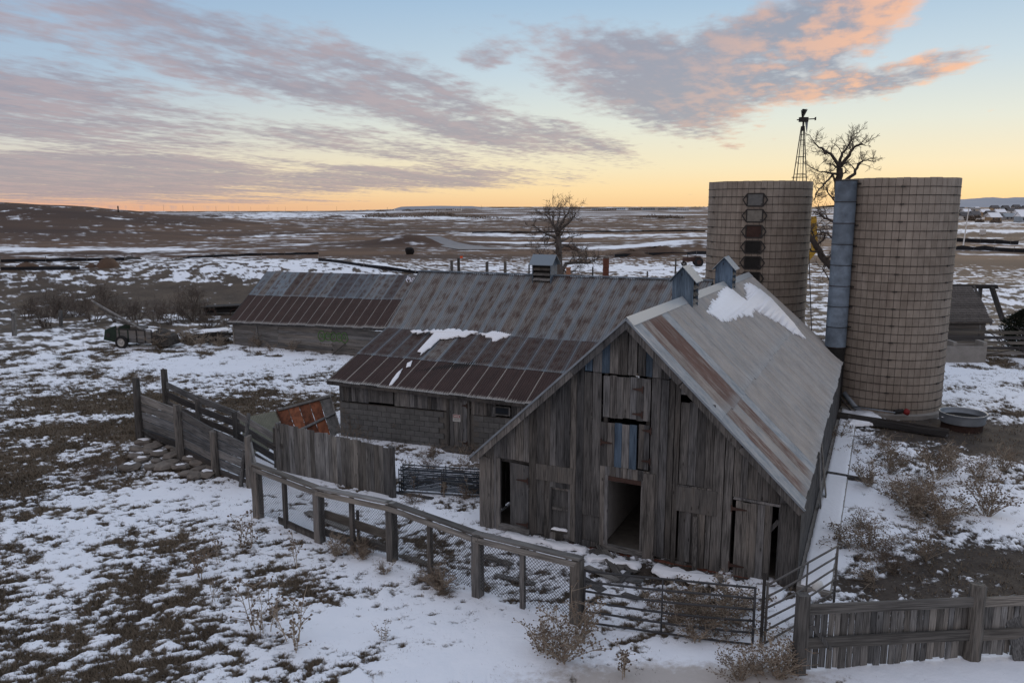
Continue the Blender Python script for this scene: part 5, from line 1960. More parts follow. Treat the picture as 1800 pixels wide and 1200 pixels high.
for x in (24.5, 27.9, 30.6, 33.6):
    post('fence_post', (x, 46.95, -.2), (x, 46.95, 1.95 - .1 * (x > 30)), .13, M_POST, rf)
MB().bar((27.95, 46.5, 1.75), (30.5, 46.5, .35), .05, .04).build('gate_brace', M_IRON, rf)
MB().bar((27.95, 46.5, .25), (30.5, 46.5, .75), .05, .04).build('gate_brace', M_IRON, rf)
MB().bar((29.6, 46.45, 2.0), (31.4, 46.45, 1.1), .05, .04).build('gate_brace', M_IRON, rf)
dk = thing('old_rack', 'dark timber rack of posts and beam behind the shingled shed', 'rack', (31.0, 60.0, 0))
for x in (26.0, 29.6, 32.5, 35.4):
    plank('rack_post', (x, 60, -.2), (x, 60, 3.05), .22, .2, M_DARKW, dk)
plank('rack_beam', (24.0, 59.9, 3.12), (36.6, 59.9, 3.0), .30, .25, M_DARKW, dk, side=UP)
plank('rack_brace', (36.0, 59.6, 3.0), (37.0, 59.4, .4), .9, .12, M_DARKW, dk, side=(.2, 1, 0))
plank('rack_brace', (34.6, 59.5, 3.1), (36.0, 59.2, .2), .15, .1, M_RAIL, dk)

# ================================================================== manure spreader on the left
M_RIM = plain('faded_rim', (0.40, 0.385, 0.36, 1), .8, .4, 8.0)
ms = thing('manure_spreader', 'old green and wooden manure spreader wagon loaded with poles, by the thicket', 'wagon', gp(240, 612))
c0 = gp(213, 611)
fx = Vector((.985, -.17, 0)).normalized()
fy = Vector((.17, .985, 0)).normalized()


def sp_(x, y, z):
    return c0 + fx * x + fy * y + UP * z


for k in range(3):
    plank('side_board', sp_(-.2, -.05, .52 + k * .26), sp_(2.25, -.05, .48 + k * .26), .25, .04, M_SIDING, ms, side=UP)
    plank('side_board', sp_(-.2, 1.35, .52 + k * .26), sp_(2.25, 1.35, .48 + k * .26), .25, .04, M_SIDING, ms, side=UP)
MB().hexa([sp_(-.4, -.05, .38), sp_(3.3, -.05, .36), sp_(3.3, 1.35, .36), sp_(-.4, 1.35, .38), sp_(-.4, -.05, .44), sp_(3.3, -.05, .42), sp_(3.3, 1.35, .42), sp_(-.4, 1.35, .44)]).build('bed', M_DARKW, ms)
for x in (.0, .62, 1.22, 1.82, 2.28):
    MB().bar(sp_(x, -.09, .36), sp_(x, -.09, 1.24), .06, .04, fx).build('stake', M_GREEN if x < 1 else M_IRON, ms)
MB().bar(sp_(-.3, -.08, 1.22), sp_(2.3, -.08, 1.2), .07, .05, UP).build('top_rail', M_IRON, ms)
for y in (-.05, 1.35):
    MB().hexa([sp_(-1.15, y - .03, .50), sp_(-.2, y - .03, .35), sp_(-.2, y + .03, .35), sp_(-1.15, y + .03, .50), sp_(-1.0, y - .03, 1.15), sp_(-.2, y - .03, 1.45), sp_(-.2, y + .03, 1.45), sp_(-1.0, y + .03, 1.15)]).build('end_plate', M_GREEN, ms)
MB().tube([sp_(-.8, -.1, .8), sp_(-.8, 1.4, .8)], .16, 8).build('beater', M_IRON, ms)
for k in range(9):
    MB().bar(sp_(-.8, .0 + k * .16, .8), sp_(-.8 + .36 * math.cos(k * 1.3), .0 + k * .16, .8 + .36 * math.sin(k * 1.3)), .04, .02).build('tine', M_IRON, ms)
for y in (-.32, 1.62):
    wc = sp_(.30, y, .42)
    wh = MB().lathe(wc, [(.26, -.09), (.40, -.10), (.43, -.05), (.43, .05), (.40, .10), (.26, .09)], 22, fy).build('wheel', M_RUBBER, ms, True)
    MB().lathe(wc, [(.27, -.07), (.25, -.05), (.09, -.02), (.08, -.06), (.0, -.06)], 18, fy).build('rim', M_RIM, wh, True)
MB().hexa([sp_(2.3, -.1, .25), sp_(3.4, -.1, .2), sp_(3.4, 1.3, .2), sp_(2.3, 1.3, .25), sp_(2.3, -.1, 1.05), sp_(3.3, .1, .75), sp_(3.3, 1.2, .75), sp_(2.3, 1.3, 1.15)]).build('front_body', M_DARKW, ms)
for k in range(7):
    a = sp_(1.9 - .12 * k + random.uniform(-.2, .2), .1 + .16 * k, .92 + .05 * k)
    b = sp_(-2.0 + .18 * k + random.uniform(-.2, .8) * (k > 2), .3 + .12 * k, 2.95 - .25 * k)
    o = post('wooden_pole', a, b, random.uniform(.09, .13), M_FENCE)
    tagged(o, 'long grey pole sticking up out of the manure spreader', 'pole', 'poles loaded on the spreader')
o = plank('upright_stick', sp_(.9, .7, .9), sp_(.75, .7, 2.0), .07, .05, M_FENCE)
tagged(o, 'short upright stick standing in the manure spreader load', 'stick')
snow_slab('wagon_snow', [sp_(1.5, .1, 1.12), sp_(2.2, .1, 1.05), sp_(2.2, .7, 1.1), sp_(1.7, .6, 1.2)], UP, .06, 'small snow patch on the load of the manure spreader', 60, .05)
# lumber heap between wagon and shed
for i in range(16):
    a = gp(random.uniform(320, 395), random.uniform(596, 606), random.uniform(.05, .5))
    b = gp(random.uniform(345, 412), random.uniform(592, 604), random.uniform(.05, .45))
    o = plank('lumber_board', a, b, random.choice((.12, .18)), .05, random.choice((M_DARKW, M_RAIL, M_POST)), None)
    tagged(o, 'old board in the lumber heap between wagon and left shed', 'board', 'lumber heap boards')
snow_slab('lumber_snow', [gp(355, 594, .55), gp(402, 590, .55), gp(404, 594, .5), gp(360, 598, .5)], UP, .07, 'strip of snow lying on the lumber heap left of the shed', 61, .06)
# derelict flatbed behind the shed end
fb = thing('flat_wagon', 'derelict dark flatbed wagon with thin wheels beyond the left shed', 'wagon', gp(375, 545))
fc = gp(385, 552) - UP * .35
MB().hexa([fc + Vector((-1.4, -.6, .9)), fc + Vector((3.0, -.9, 1.15)), fc + Vector((3.2, .6, 1.15)), fc + Vector((-1.2, .9, .9)), fc + Vector((-1.4, -.6, 1.0)), fc + Vector((3.0, -.9, 1.25)), fc + Vector((3.2, .6, 1.25)), fc + Vector((-1.2, .9, 1.0))]).build('deck', M_DARKW, fb)
MB().hexa([fc + Vector((-1.2, -.4, .5)), fc + Vector((2.8, -.6, .6)), fc + Vector((2.9, .4, .6)), fc + Vector((-1.1, .6, .5)), fc + Vector((-1.2, -.4, .85)), fc + Vector((2.8, -.6, 1.0)), fc + Vector((2.9, .4, 1.0)), fc + Vector((-1.1, .6, .85))]).build('chassis', M_DARK, fb)
for x in (-.4, 1.6):
    MB().lathe(fc + Vector((x, -.75, .45)), [(.45, -.03), (.45, .03), (.40, .03), (.40, -.03), (.45, -.03)], 18, Vector((.1, 1, 0))).build('wheel', M_RUST, fb)
MB().tube([fc + Vector((-1.5, -.2, 0)), fc + Vector((-1.5, -.2, 2.0))], .05, 5).build('stake', M_POST, fb)

# ================================================================== windmill
WM = at_depth(1405, 330, 58.0)
wx, wy = WM.x, WM.y
wmill = thing('windmill', 'thin steel lattice windmill tower with broken wheel behind the silos', 'windmill', (wx, wy, 0))
ztop = at_depth(1407, 222, 58.0).z
zpl = at_depth(1405, 312.5, 58.0).z
half = lambda z: lerp(1.12, .08, min(1, z / ztop))
for (sx, sy) in ((-1, -1), (1, -1), (1, 1), (-1, 1)):
    pts = [Vector((wx + sx * half(z), wy + sy * half(z), z)) for z in np.linspace(0, ztop, 6)]
    MB().tube(pts, [.036] * 6, 5).build('tower_leg', M_IRON, wmill)
for z in (2.0, 4.2, 6.5, 8.5, zpl + .25, zpl + 1.45, zpl + 2.6, zpl + 3.0, zpl + 3.25):
    h_ = half(z)
    cs = [Vector((wx + a * h_, wy + b * h_, z)) for a, b in ((-1, -1), (1, -1), (1, 1), (-1, 1))]
    for i in range(4):
        MB().tube([cs[i], cs[(i + 1) % 4]], .018, 4).build('girt', M_IRON, wmill)
for s_ in (-.16, .16):
    MB().tube([Vector((wx + s_ - .10, wy - half(2), 2)), Vector((wx + s_ * .6, wy - half(zpl + 3) - .05, zpl + 3))], .010, 4).build('ladder_rail', M_IRON, wmill)
for k in range(22):
    t = k / 21
    z = lerp(2, zpl + 3, t)
    xx = lerp(wx - .10, wx, t)
    MB().bar((xx - .16 * lerp(1, .6, t), wy - lerp(half(2), half(zpl + 3), t), z), (xx + .16 * lerp(1, .6, t), wy - lerp(half(2), half(zpl + 3), t), z), .012, .012).build('rung', M_IRON, wmill)
MB().bar((wx - .75, wy - .5, zpl), (wx + .42, wy - .5, zpl + .02), .06, .06).build('platform_beam', M_IRON, wmill)
MB().tube([(wx + .02, wy, ztop - .3), (wx + .02, wy, ztop + .45)], .07, 6).build('mast_pipe', M_IRON, wmill)
hz = ztop + .45
hub = MB().box((wx + .02, wy, hz), (.30, 0, 0), (0, .14, 0), (0, 0, .16)).build('gearbox', M_IRON, wmill)
MB().tube([(wx - .45, wy, hz - .02), (wx + .85, wy, hz + .06)], .04, 6).build('shaft', M_IRON, hub)
MB().bar((wx + .85, wy - .12, hz + .06), (wx + .85, wy + .12, hz + .06), .22, .03, UP).build('counterweight', M_IRON, hub)
for k in range(5):
    a = R(60 + k * 16)
    d = Vector((0, math.cos(a), math.sin(a)))
    s_ = d.cross(Vector((1, 0, 0)))
    b0 = Vector((wx - .12, wy, hz))
    MB().hexa([b0 + d * .15 - s_ * .06, b0 + d * .15 + s_ * .06 + Vector((.1, 0, 0)), b0 + d * .15 + s_ * .06 + Vector((.12, 0, 0)), b0 + d * .15 - s_ * .06 + Vector((.02, 0, 0)),
               b0 + d * .72 - s_ * .13, b0 + d * .72 + s_ * .13 + Vector((.28, 0, 0)), b0 + d * .72 + s_ * .13 + Vector((.30, 0, 0)), b0 + d * .72 - s_ * .13 + Vector((.02, 0, 0))]).build('blade', M_IRON, hub)
MB().hexa([(wx + .12, wy - .02, hz - .1), (wx + .34, wy - .02, hz - .12), (wx + .34, wy + .02, hz - .12), (wx + .12, wy + .02, hz - .1),
           (wx + .28, wy - .02, hz - .85), (wx + .31, wy - .02, hz - .85), (wx + .31, wy + .02, hz - .85), (wx + .28, wy + .02, hz - .85)]).build('tail_vane', M_GALV, hub)

# ================================================================== trees
def grow(mb_big, mb_small, p, d, L, r, depth, maxd, rg, up=.25, wander=.35, kids=(4, 6), shrink=.62):
    n = 5 if depth < 3 else 3
    pts, rad = [p.copy()], [r]
    q, dd = p.copy(), d.normalized()
    for i in range(n):
        dd = (dd + Vector((rg.gauss(0, 1), rg.gauss(0, 1), rg.gauss(0, 1))) * wander * .5 + UP * up * .25).normalized()
        q = q + dd * (L / n)
        pts.append(q.copy())
        rad.append(max(r * (1 - .62 * (i + 1) / n), .008))
    (mb_big if depth <= 1 else mb_small).tube(pts, rad, 6 if depth <= 1 else (4 if depth == 2 else 3), depth <= 1)
    if depth >= maxd:
        return
    for k in range(rg.randint(*kids)):
        t = rg.uniform(.25, 1.0)
        i = min(n - 1, int(t * n))
        base = lerp(pts[i], pts[i + 1], t * n - i)
        ax = Vector((rg.gauss(0, 1), rg.gauss(0, 1), rg.gauss(0, 1)))
        nd = (dd + ax.normalized() * rg.uniform(.55, 1.05) + UP * up * .3).normalized()
        grow(mb_big, mb_small, base, nd, L * shrink * rg.uniform(.7, 1.15), rad[i] * .55, depth + 1, maxd, rg, up, wander, kids, shrink)


def limb_tree(name, label, Y, limbs, seed, mats, twig=(3, 5), tl=1.3, maxd=4, depth_var=1.0, base=None):
    """limbs: list of ([(px, py)...], radius0, radius1) read at distance Y; each gets its own spread in depth."""
    rg = random.Random(seed)
    first = at_depth(*limbs[0][0][0], Y)
    root = thing(name, label, 'tree', (first.x, first.y, 0))
    big, small = MB(), MB()
    for li, (pp, ra, rb_) in enumerate(limbs):
        dv = 0.0 if li == 0 else rg.uniform(-1, 1) * depth_var
        n = len(pp)
        pts = [at_depth(x, y, Y + dv * (i / max(1, n - 1)) * 2) for i, (x, y) in enumerate(pp)]
        if li == 0:
            pts = [Vector((pts[0].x, pts[0].y, -.2))] + pts
            n += 1
        # resample with a little crookedness
        P_ = []
        for i in range(n - 1):
            for k in range(3):
                P_.append(lerp(pts[i], pts[i + 1], k / 3) + Vector((rg.gauss(0, .03), rg.gauss(0, .05), rg.gauss(0, .03))))
        P_.append(pts[-1])
        rad = [lerp(ra, rb_, i / (len(P_) - 1)) for i in range(len(P_))]
        big.tube(P_, rad, 7)
        start = 0 if li else int(len(P_) * .6)
        for i in range(start, len(P_)):
            if i < len(P_) * .3 and li: continue
            for k in range(rg.randint(1, 2)):
                d0 = (P_[min(i + 1, len(P_) - 1)] - P_[max(0, i - 1)]).normalized()
                nd = (d0 * .6 + Vector((rg.gauss(0, .8), rg.gauss(0, .8), rg.gauss(.25, .6)))).normalized()
                grow(big, small, P_[i], nd, tl * rg.uniform(.5, 1.1), max(rad[i] * .4, .018), 2, maxd, rg, .2, .45, twig, .62)
    big.build('trunk', mats[0], root, True)
    props(small.build('crown', mats[1], root), kind='stuff')
    return root


limb_tree('bare_tree', 'bare dead tree with spiky crown rising behind the long barn roof', 62.0,
          [([(985, 520), (984, 480), (982, 440), (981, 416)], .36, .22), ([(981, 417), (968, 413), (953, 408), (940, 398)], .14, .03), ([(981, 414), (976, 402), (968, 388), (958, 376)], .15, .03),
           ([(981, 412), (986, 394), (996, 378), (1003, 364)], .15, .03), ([(979, 404), (981, 388), (984, 372)], .11, .03), ([(982, 406), (996, 394), (1006, 384), (1012, 374)], .11, .03), ([(980, 408), (972, 386), (974, 370)], .10, .03),
           ([(986, 478), (996, 464), (1016, 461), (1034, 463), (1052, 454)], .17, .04), ([(984, 436), (996, 430), (1005, 436), (1018, 444)], .10, .03),
           ([(984, 455), (970, 450), (955, 448), (945, 442)], .10, .03), ([(981, 424), (960, 430), (945, 428)], .08, .02), ([(983, 428), (1000, 418), (1016, 414)], .08, .02), ([(985, 470), (996, 480), (1010, 476)], .10, .04)],
          21, (M_BARKL, M_TWIG), (4, 6), 1.05, 4, 1.2)
limb_tree('bare_tree', 'large bare cottonwood rising between and above the two silos', 50.0,
          [([(1487, 600), (1484, 480), (1480, 400), (1473, 330), (1476, 296)], 0.374, 0.195), ([(1476, 298), (1466, 277), (1450, 264), (1440, 260), (1428, 246)], 0.115, 0.022), ([(1476, 294), (1478, 274), (1488, 262), (1496, 248), (1497, 238)], 0.108, 0.022),
           ([(1477, 292), (1492, 272), (1503, 257), (1514, 253), (1522, 256)], 0.122, 0.022), ([(1482, 322), (1500, 306), (1510, 288), (1518, 283), (1540, 284)], 0.122, 0.022), ([(1472, 306), (1460, 305), (1448, 302), (1432, 298)], 0.086, 0.015),
           ([(1466, 306), (1450, 322), (1436, 338), (1430, 352)], 0.065, 0.022), ([(1488, 480), (1462, 468), (1444, 448), (1430, 425), (1418, 405)], 0.259, 0.150), ([(1482, 395), (1462, 388), (1446, 380), (1430, 372)], 0.101, 0.030),
           ([(1484, 440), (1465, 420), (1450, 408), (1436, 404)], 0.086, 0.022), ([(1481, 360), (1466, 350), (1455, 340), (1452, 328)], 0.072, 0.022), ([(1486, 520), (1462, 500), (1445, 470)], 0.072, 0.022)],
          22, (M_BARK, M_TWIG), (3, 5), .85, 4, 1.0)


def shrub(name, label, p, hgt, spread, n, seed, mat, group=None, r0=.03):
    rg = random.Random(seed)
    root = thing(name, label, 'shrub', p, 0, group)
    big, small = MB(), MB()
    for k in range(n):
        a = rg.uniform(0, 6.28)
        d = Vector((math.cos(a) * spread * rg.uniform(.2, 1), math.sin(a) * spread * rg.uniform(.2, 1), 1)).normalized()
        grow(big, small, p + Vector((math.cos(a) * .3 * spread, math.sin(a) * .3 * spread, -.05)), d, hgt * rg.uniform(.45, .8), r0, 1, 4, rg, .15, .35, (2, 4), .58)
    big.build('stems', mat, root)
    props(small.build('twigs', mat, root), kind='stuff')
    return root


for i, (px, py, h_, sp__) in enumerate(((68, 572, 2.2, .8), (75, 560, 2.0, .9), (110, 556, 2.0, .9), (140, 563, 2.4, .9), (170, 560, 2.6, .9), (205, 565, 2.6, 1.0), (235, 560, 2.4, 1.0), (265, 570, 2.6, 1.1), (290, 575, 2.2, 1.1), (318, 575, 2.0, 1.0), (345, 572, 1.7, 1.0), (370, 585, 1.4, 1.0), (395, 590, 1.3, .9), (40, 565, 1.2, .8), (190, 545, 1.8, .9), (330, 545, 1.8, .8))):
    px, py, h_ = px + random.uniform(-14, 14), py + random.uniform(-14, 6), h_ * random.uniform(.65, 1.3)
    shrub('bare_shrub', 'bare brown shrub in the thicket behind the spreader wagon', gp(px, py), h_ * 1.1, sp__, 17, 300 + i, M_TWIG, 'thicket shrubs', .022)


def juniper(p, hgt, wid, seed):
    rg = np.random.default_rng(seed)
    root = thing('juniper_tree', 'dark evergreen juniper at the right edge behind the rail fence', 'tree', p)
    MB().tube([p - UP * .1, p + UP * hgt * .8], [.12, .03], 6).build('trunk', M_BARK, root)
    mm = MB()
    n = 5200
    for i in range(n):
        t = rg.random() ** .8
        a = rg.random() * 6.28
        lump = 1 + .28 * math.sin(a * 3 + t * 9) + .2 * math.sin(a * 7 + t * 17)
        rr_ = wid * (math.sin(math.pi * min(1, .12 + t * .88)) ** .7) * (.45 + .55 * rg.random()) * lump
        c = p + Vector((math.cos(a) * rr_, math.sin(a) * rr_, .15 + t * hgt))
        d = Vector((math.cos(a) + rg.normal() * .5, math.sin(a) + rg.normal() * .5, .8 + rg.normal() * .5)).normalized()
        s_ = d.cross(Vector((rg.normal(), rg.normal(), rg.normal()))).normalized() * .035
        mm.face([c - s_, c + s_, c + d * .22])
    mm.build('crown', M_NEEDLE, root)


juniper(Vector((31.6, 48.6, 0)), 2.5, 1.2, 9)
# a yellowed sapling or sheet of yellow plant at the silo's edge
ye = at_depth(1430, 405, 70)
o = thing('digger_arm', 'yellow digger boom just showing right of the left silo', 'digger', (ye.x, ye.y, 0))
MB().bar((ye.x + .2, ye.y, 5.2), (ye.x - .1, ye.y, 8.1), .5, .4).build('boom', M_YELLOW, o)
MB().bar((ye.x - .1, ye.y, 8.0), (ye.x - 1.6, ye.y, 6.0), .4, .35).build('stick', M_YELLOW, o)
MB().box((ye.x - 3.4, ye.y, 1.2), (1.6, 0, 0), (0, 1.2, 0), (0, 0, 1.0)).build('body', M_YELLOW, o)
MB().bar((ye.x + .2, ye.y, 5.3), (ye.x - 2.4, ye.y, 2.0), .6, .45).build('boom_foot', M_YELLOW, o)
for s_ in (-1.1, 1.1):
    MB().box((ye.x - 3.4, ye.y + s_, .35), (1.9, 0, 0), (0, .3, 0), (0, 0, .4)).build('track', M_RUBBER, o)

ORD = ['nearest', 'second nearest', 'third nearest', 'fourth nearest', 'fifth nearest', 'sixth nearest', 'seventh nearest', 'eighth nearest', 'ninth nearest', 'tenth nearest', 'eleventh nearest', 'twelfth nearest', 'thirteenth nearest', 'fourteenth nearest', 'fifteenth nearest', 'sixteenth nearest', 'seventeenth nearest', 'eighteenth nearest', 'nineteenth nearest', 'twentieth nearest', 'twenty-first nearest', 'twenty-second nearest', 'twenty-third nearest', 'twenty-fourth nearest', 'twenty-fifth nearest', 'twenty-sixth nearest', 'twenty-seventh nearest', 'twenty-eighth nearest', 'twenty-ninth nearest', 'thirtieth nearest']


def rank_group(group, text, mark):
    """tell alike things apart by how near they stand to a landmark."""
    obs = [o for o in COL.objects if o.get('group') == group and o.parent is None]
    c = lambda o: mat_of(o).translation
    obs.sort(key=lambda o: (Vector(c(o)) - Vector(mark)).length)
    for k, o in enumerate(obs[:len(ORD)]):
        o['label'] = text % ORD[k]


# ================================================================== dead weeds
def weed_mesh(seed, hgt, stems, heads, mat, droop=0.0, spread=.35):
    rg = random.Random(seed)
    st, hd_ = MB(), MB()
    for s_ in range(stems):
        a = rg.uniform(0, 6.28)
        d = Vector((math.cos(a) * spread * rg.uniform(.2, 1.2), math.sin(a) * spread * rg.uniform(.2, 1.2), 1)).normalized()
        p = Vector((rg.gauss(0, .04), rg.gauss(0, .04), 0))
        n = 5
        L = hgt * rg.uniform(.65, 1.05)
        pts = [p.copy()]
        dd = d
        for i in range(n):
            dd = (dd + Vector((rg.gauss(0, .12), rg.gauss(0, .12), -droop * .25))).normalized()
            p = p + dd * (L / n)
            pts.append(p.copy())
        st.tube(pts, [.010, .009, .008, .007, .006, .005], 3, False)
        for b in range(rg.randint(4, 7)):
            i = rg.randint(1, n - 1)
            q = lerp(pts[i], pts[i + 1], rg.random())
            bd = (dd * .6 + Vector((rg.gauss(0, .7), rg.gauss(0, .7), rg.uniform(.0, .7) - droop * .8))).normalized()
            bl_ = L * rg.uniform(.12, .34)
            q2 = q + bd * bl_
            st.tube([q, lerp(q, q2, .5) + Vector((0, 0, .02)), q2], [.006, .005, .004], 3, False)
            ends = [q2]
            for t in range(2):
                q3 = lerp(q, q2, rg.uniform(.4, .9)) + Vector((rg.gauss(0, .09), rg.gauss(0, .09), rg.uniform(-.02, .10)))
                st.tube([lerp(q, q2, .45), q3], [.005, .0035], 3, False)
                ends.append(q3)
            if heads:
                for e in ends:
                    r_ = rg.uniform(.014, .024)
                    hd_.lathe(e, [(0, -r_), (r_, -r_ * .3), (r_ * .9, r_ * .6), (0, r_)], 5)
            else:
                for e in ends:   # curled dry leaf
                    v = Vector((rg.gauss(0, 1), rg.gauss(0, 1), rg.gauss(0, 1))).normalized() * .045
                    w_ = Vector((rg.gauss(0, 1), rg.gauss(0, 1), rg.gauss(0, 1))).normalized() * .02
                    st.face([e - w_, e + w_, e + v])
    return mesh('stems', st.V, st.F, mat), (mesh('seed_heads', hd_.V, hd_.F, M_SEED) if hd_.V else None)


THISTLE = [weed_mesh(400 + i, .85, 2 + i % 3, True, M_WEED) for i in range(4)]
BUSHY = [weed_mesh(420 + i, 1.05, 13 + 3 * i, True, M_WEED, .30, .75) for i in range(4)]
FLAT = [weed_mesh(480 + i, 1.15, 12 + 3 * i, True, M_WEED, .55, 2.0) for i in range(3)]
BRUSH = [weed_mesh(440 + i, .75, 12 + i, False, M_WEEDD, .6, .9) for i in range(4)]
STALK = [weed_mesh(460 + i, 1.25, 2 + i % 2, False, M_WEEDD, 0, .12) for i in range(3)]


def weed(kind, px, py, sc, label, group=None, name='dry_weed'):
    me, hd_ = random.choice(kind)
    p = gp(px, py)
    root = thing(name, label, 'weed', p - UP * .02, 0, group)
    M = Matrix.Translation(p - UP * .02) @ Matrix.Rotation(random.uniform(0, 6.28), 4, 'Z') @ Matrix.Diagonal((sc, sc, sc * random.uniform(.9, 1.1), 1))
    MATRIX[root.name] = Matrix.Translation(p - UP * .02)
    link('stems', me, root, M)
    if hd_:
        props(link('seed_heads', hd_, root, M), kind='stuff')
    return root


for (x, y, s_) in ((350, 1020, .95), (382, 990, .85), (425, 968, 1.1), (440, 965, .95), (520, 998, 1.0), (378, 1058, .6), (445, 1110, 1.15), (470, 1115, 1.0), (512, 1130, 1.1), (520, 1150, 1.1), (676, 1130, .5), (480, 1085, .8)):
    weed(THISTLE, x, y, s_ * 1.25, 'dry thistle with round seed heads in the snow left of the chain link fence', 'foreground thistles', 'dry_thistle')
weed(THISTLE, 1095, 1195, .95, 'lone dry thistle in the muddy ice before the dark tube gate', None, 'dry_thistle')
weed(BUSHY, 990, 1165, 1.05, 'big bushy dry weed spreading before the corner post of the dark gate')
weed(BUSHY, 1012, 1130, 1.1, 'tall bushy dry weed tangled round the gate corner post')
weed(BUSHY, 955, 1150, .8, 'smaller bushy dry weed left of the gate corner post')
for (x, y, s_) in ((1330, 1185, .8), (1365, 1195, .9), (1300, 1200, .7), (1385, 1180, .7)):
    weed(BUSHY, x, y, s_, 'low tangled dry weed at the foot of the picket fence end post', 'weeds at the picket fence post')
for (x, y, s_) in ((1215, 1080, .9), (1190, 1100, .8), (1240, 1110, .9), (1280, 1095, 1.0), (1300, 1115, .9), (1260, 1085, .9), (1310, 1080, .8), (1200, 1065, .7), (1225, 1130, .7), (1290, 1070, .8), (1150, 1075, .6)):
    weed(random.choice((BUSHY, FLAT)), x, y, s_, 'pale matted dry weed behind the dark tube gate', 'weeds behind the dark gate')
for i in range(36):
    x, y = random.choice(((1560, 775), (1600, 770), (1640, 800), (1570, 830), (1610, 850), (1650, 830), (1560, 880), (1600, 900), (1680, 900), (1510, 960), (1560, 960), (1640, 900), (1545, 1000), (1520, 930), (1490, 800), (1660, 820), (1600, 820), (1690, 850)))
    x, y = x + random.gauss(0, 26), y + random.gauss(0, 16)
    far_ = y < 850
    weed(random.choice((BUSHY, FLAT, FLAT, BRUSH)), x, y, random.uniform(.5, 1.0), 'dead brown weed in the right yard', 'weeds near the stock tank' if far_ else 'weeds near the angled gate')
for (x, y, s_) in ((1645, 845, 1.3), (1610, 905, 1.2), (1735, 910, 1.3), (1720, 850, .9), (1760, 830, .9)):
    weed(BUSHY, x, y, s_, 'upright pale dry weed standing in the right hand yard', 'upright weeds in the right yard')
for i in range(24):
    x, y = random.uniform(700, 850), random.uniform(800, 905)
    weed(random.choice((STALK, BRUSH, THISTLE)), x, y, random.uniform(.6, 1.0), 'thin dry weed stalk in the pen left of the barn door', 'weeds in the pen')
for i in range(12):
    x, y = random.uniform(600, 700), random.uniform(770, 800)
    weed(STALK, x, y, random.uniform(.6, .9), 'thin dry stalk along the block wall of the lean-to', 'stalks along the block wall')
for i in range(14):
    t = random.random()
    x, y = lerp(560, 850, t) + random.gauss(0, 18), lerp(965, 1060, t) + random.gauss(0, 8)
    weed(random.choice((BRUSH, BUSHY)), x, y, random.uniform(.35, .65), 'small dry tuft at the foot of the chain link fence', 'tufts along the chain link fence')
for i in range(24):
    x, y = random.uniform(430, 600), random.uniform(606, 628)
    if y > 625 - (600 - x) * .1: y -= 6
    weed(random.choice((STALK, BUSHY)), x, min(y, 619), random.uniform(.6, 1.3), 'dry weed standing along the wall of the left shed', 'weeds along the left shed')
for (x, y, s_) in ((280, 612, 1.5), (330, 606, 1.2), (385, 610, 1.0), (350, 610, 1.1)):
    weed(BUSHY, x, y, s_, 'dry weed in front of the lumber heap left of the shed', 'weeds by the lumber heap')
for (x, y, s_) in ((180, 838, 1.0), (165, 830, .8), (195, 825, .8), (150, 845, .7)):
    weed(BRUSH, x, y, s_, 'dark scrubby weed left of the stone pile', 'weeds left of the stones')

TANK_P, GATE_P = gp(1690, 752), gp(1465, 1066)
rank_group('weeds near the stock tank', 'dead brown weed in the right yard, %s to the stock tank', TANK_P)
rank_group('weeds near the angled gate', 'dead brown weed in the right yard, %s to the angled gate', GATE_P)
rank_group('upright weeds in the right yard', 'upright pale dry weed in the right yard, %s to the stock tank', TANK_P)
rank_group('foreground thistles', 'dry thistle in the snow, %s to the chain fence left post', CP[0])
rank_group('weeds behind the dark gate', 'pale matted weed behind the dark tube gate, %s to its timber post', CP[4])
rank_group('weeds in the pen', 'thin dry weed in the pen, %s to the barn left corner', B(BW_, 0, 0))
rank_group('stalks along the block wall', 'thin dry stalk along the block wall, %s to the lean-to door', LW(12.4))
rank_group('tufts along the chain link fence', 'dry tuft under the chain link fence, %s to its left end post', CP[0])
rank_group('weeds along the left shed', 'dry weed along the left shed wall, %s to its left corner', B(36.9, 19.9))
rank_group('weeds by the lumber heap', 'dry weed before the lumber heap, %s to the spreader wheel', c0)
rank_group('weeds left of the stones', 'dark scrubby weed left of the stone pile, %s to the tall chute post', NA)
rank_group('weeds at the picket fence post', 'low tangled weed before the picket fence, %s to its end post', F0)
rank_group('stones banked under the chute', 'flat sandstone in the bank under the chute, %s to the tall end post', NA)
rank_group('thicket shrubs', 'bare brown shrub in the thicket, %s to the spreader wheel', c0)
rank_group('fallen boards in the pen', 'loose weathered board on the ground, %s to the main barn doorway', B(4.3, 0, 0))
rank_group('lumber heap boards', 'old board in the lumber heap, %s to the left shed corner', B(36.9, 19.9))
rank_group('poles loaded on the spreader', 'grey pole sticking up from the spreader, %s to its white wheel', c0)

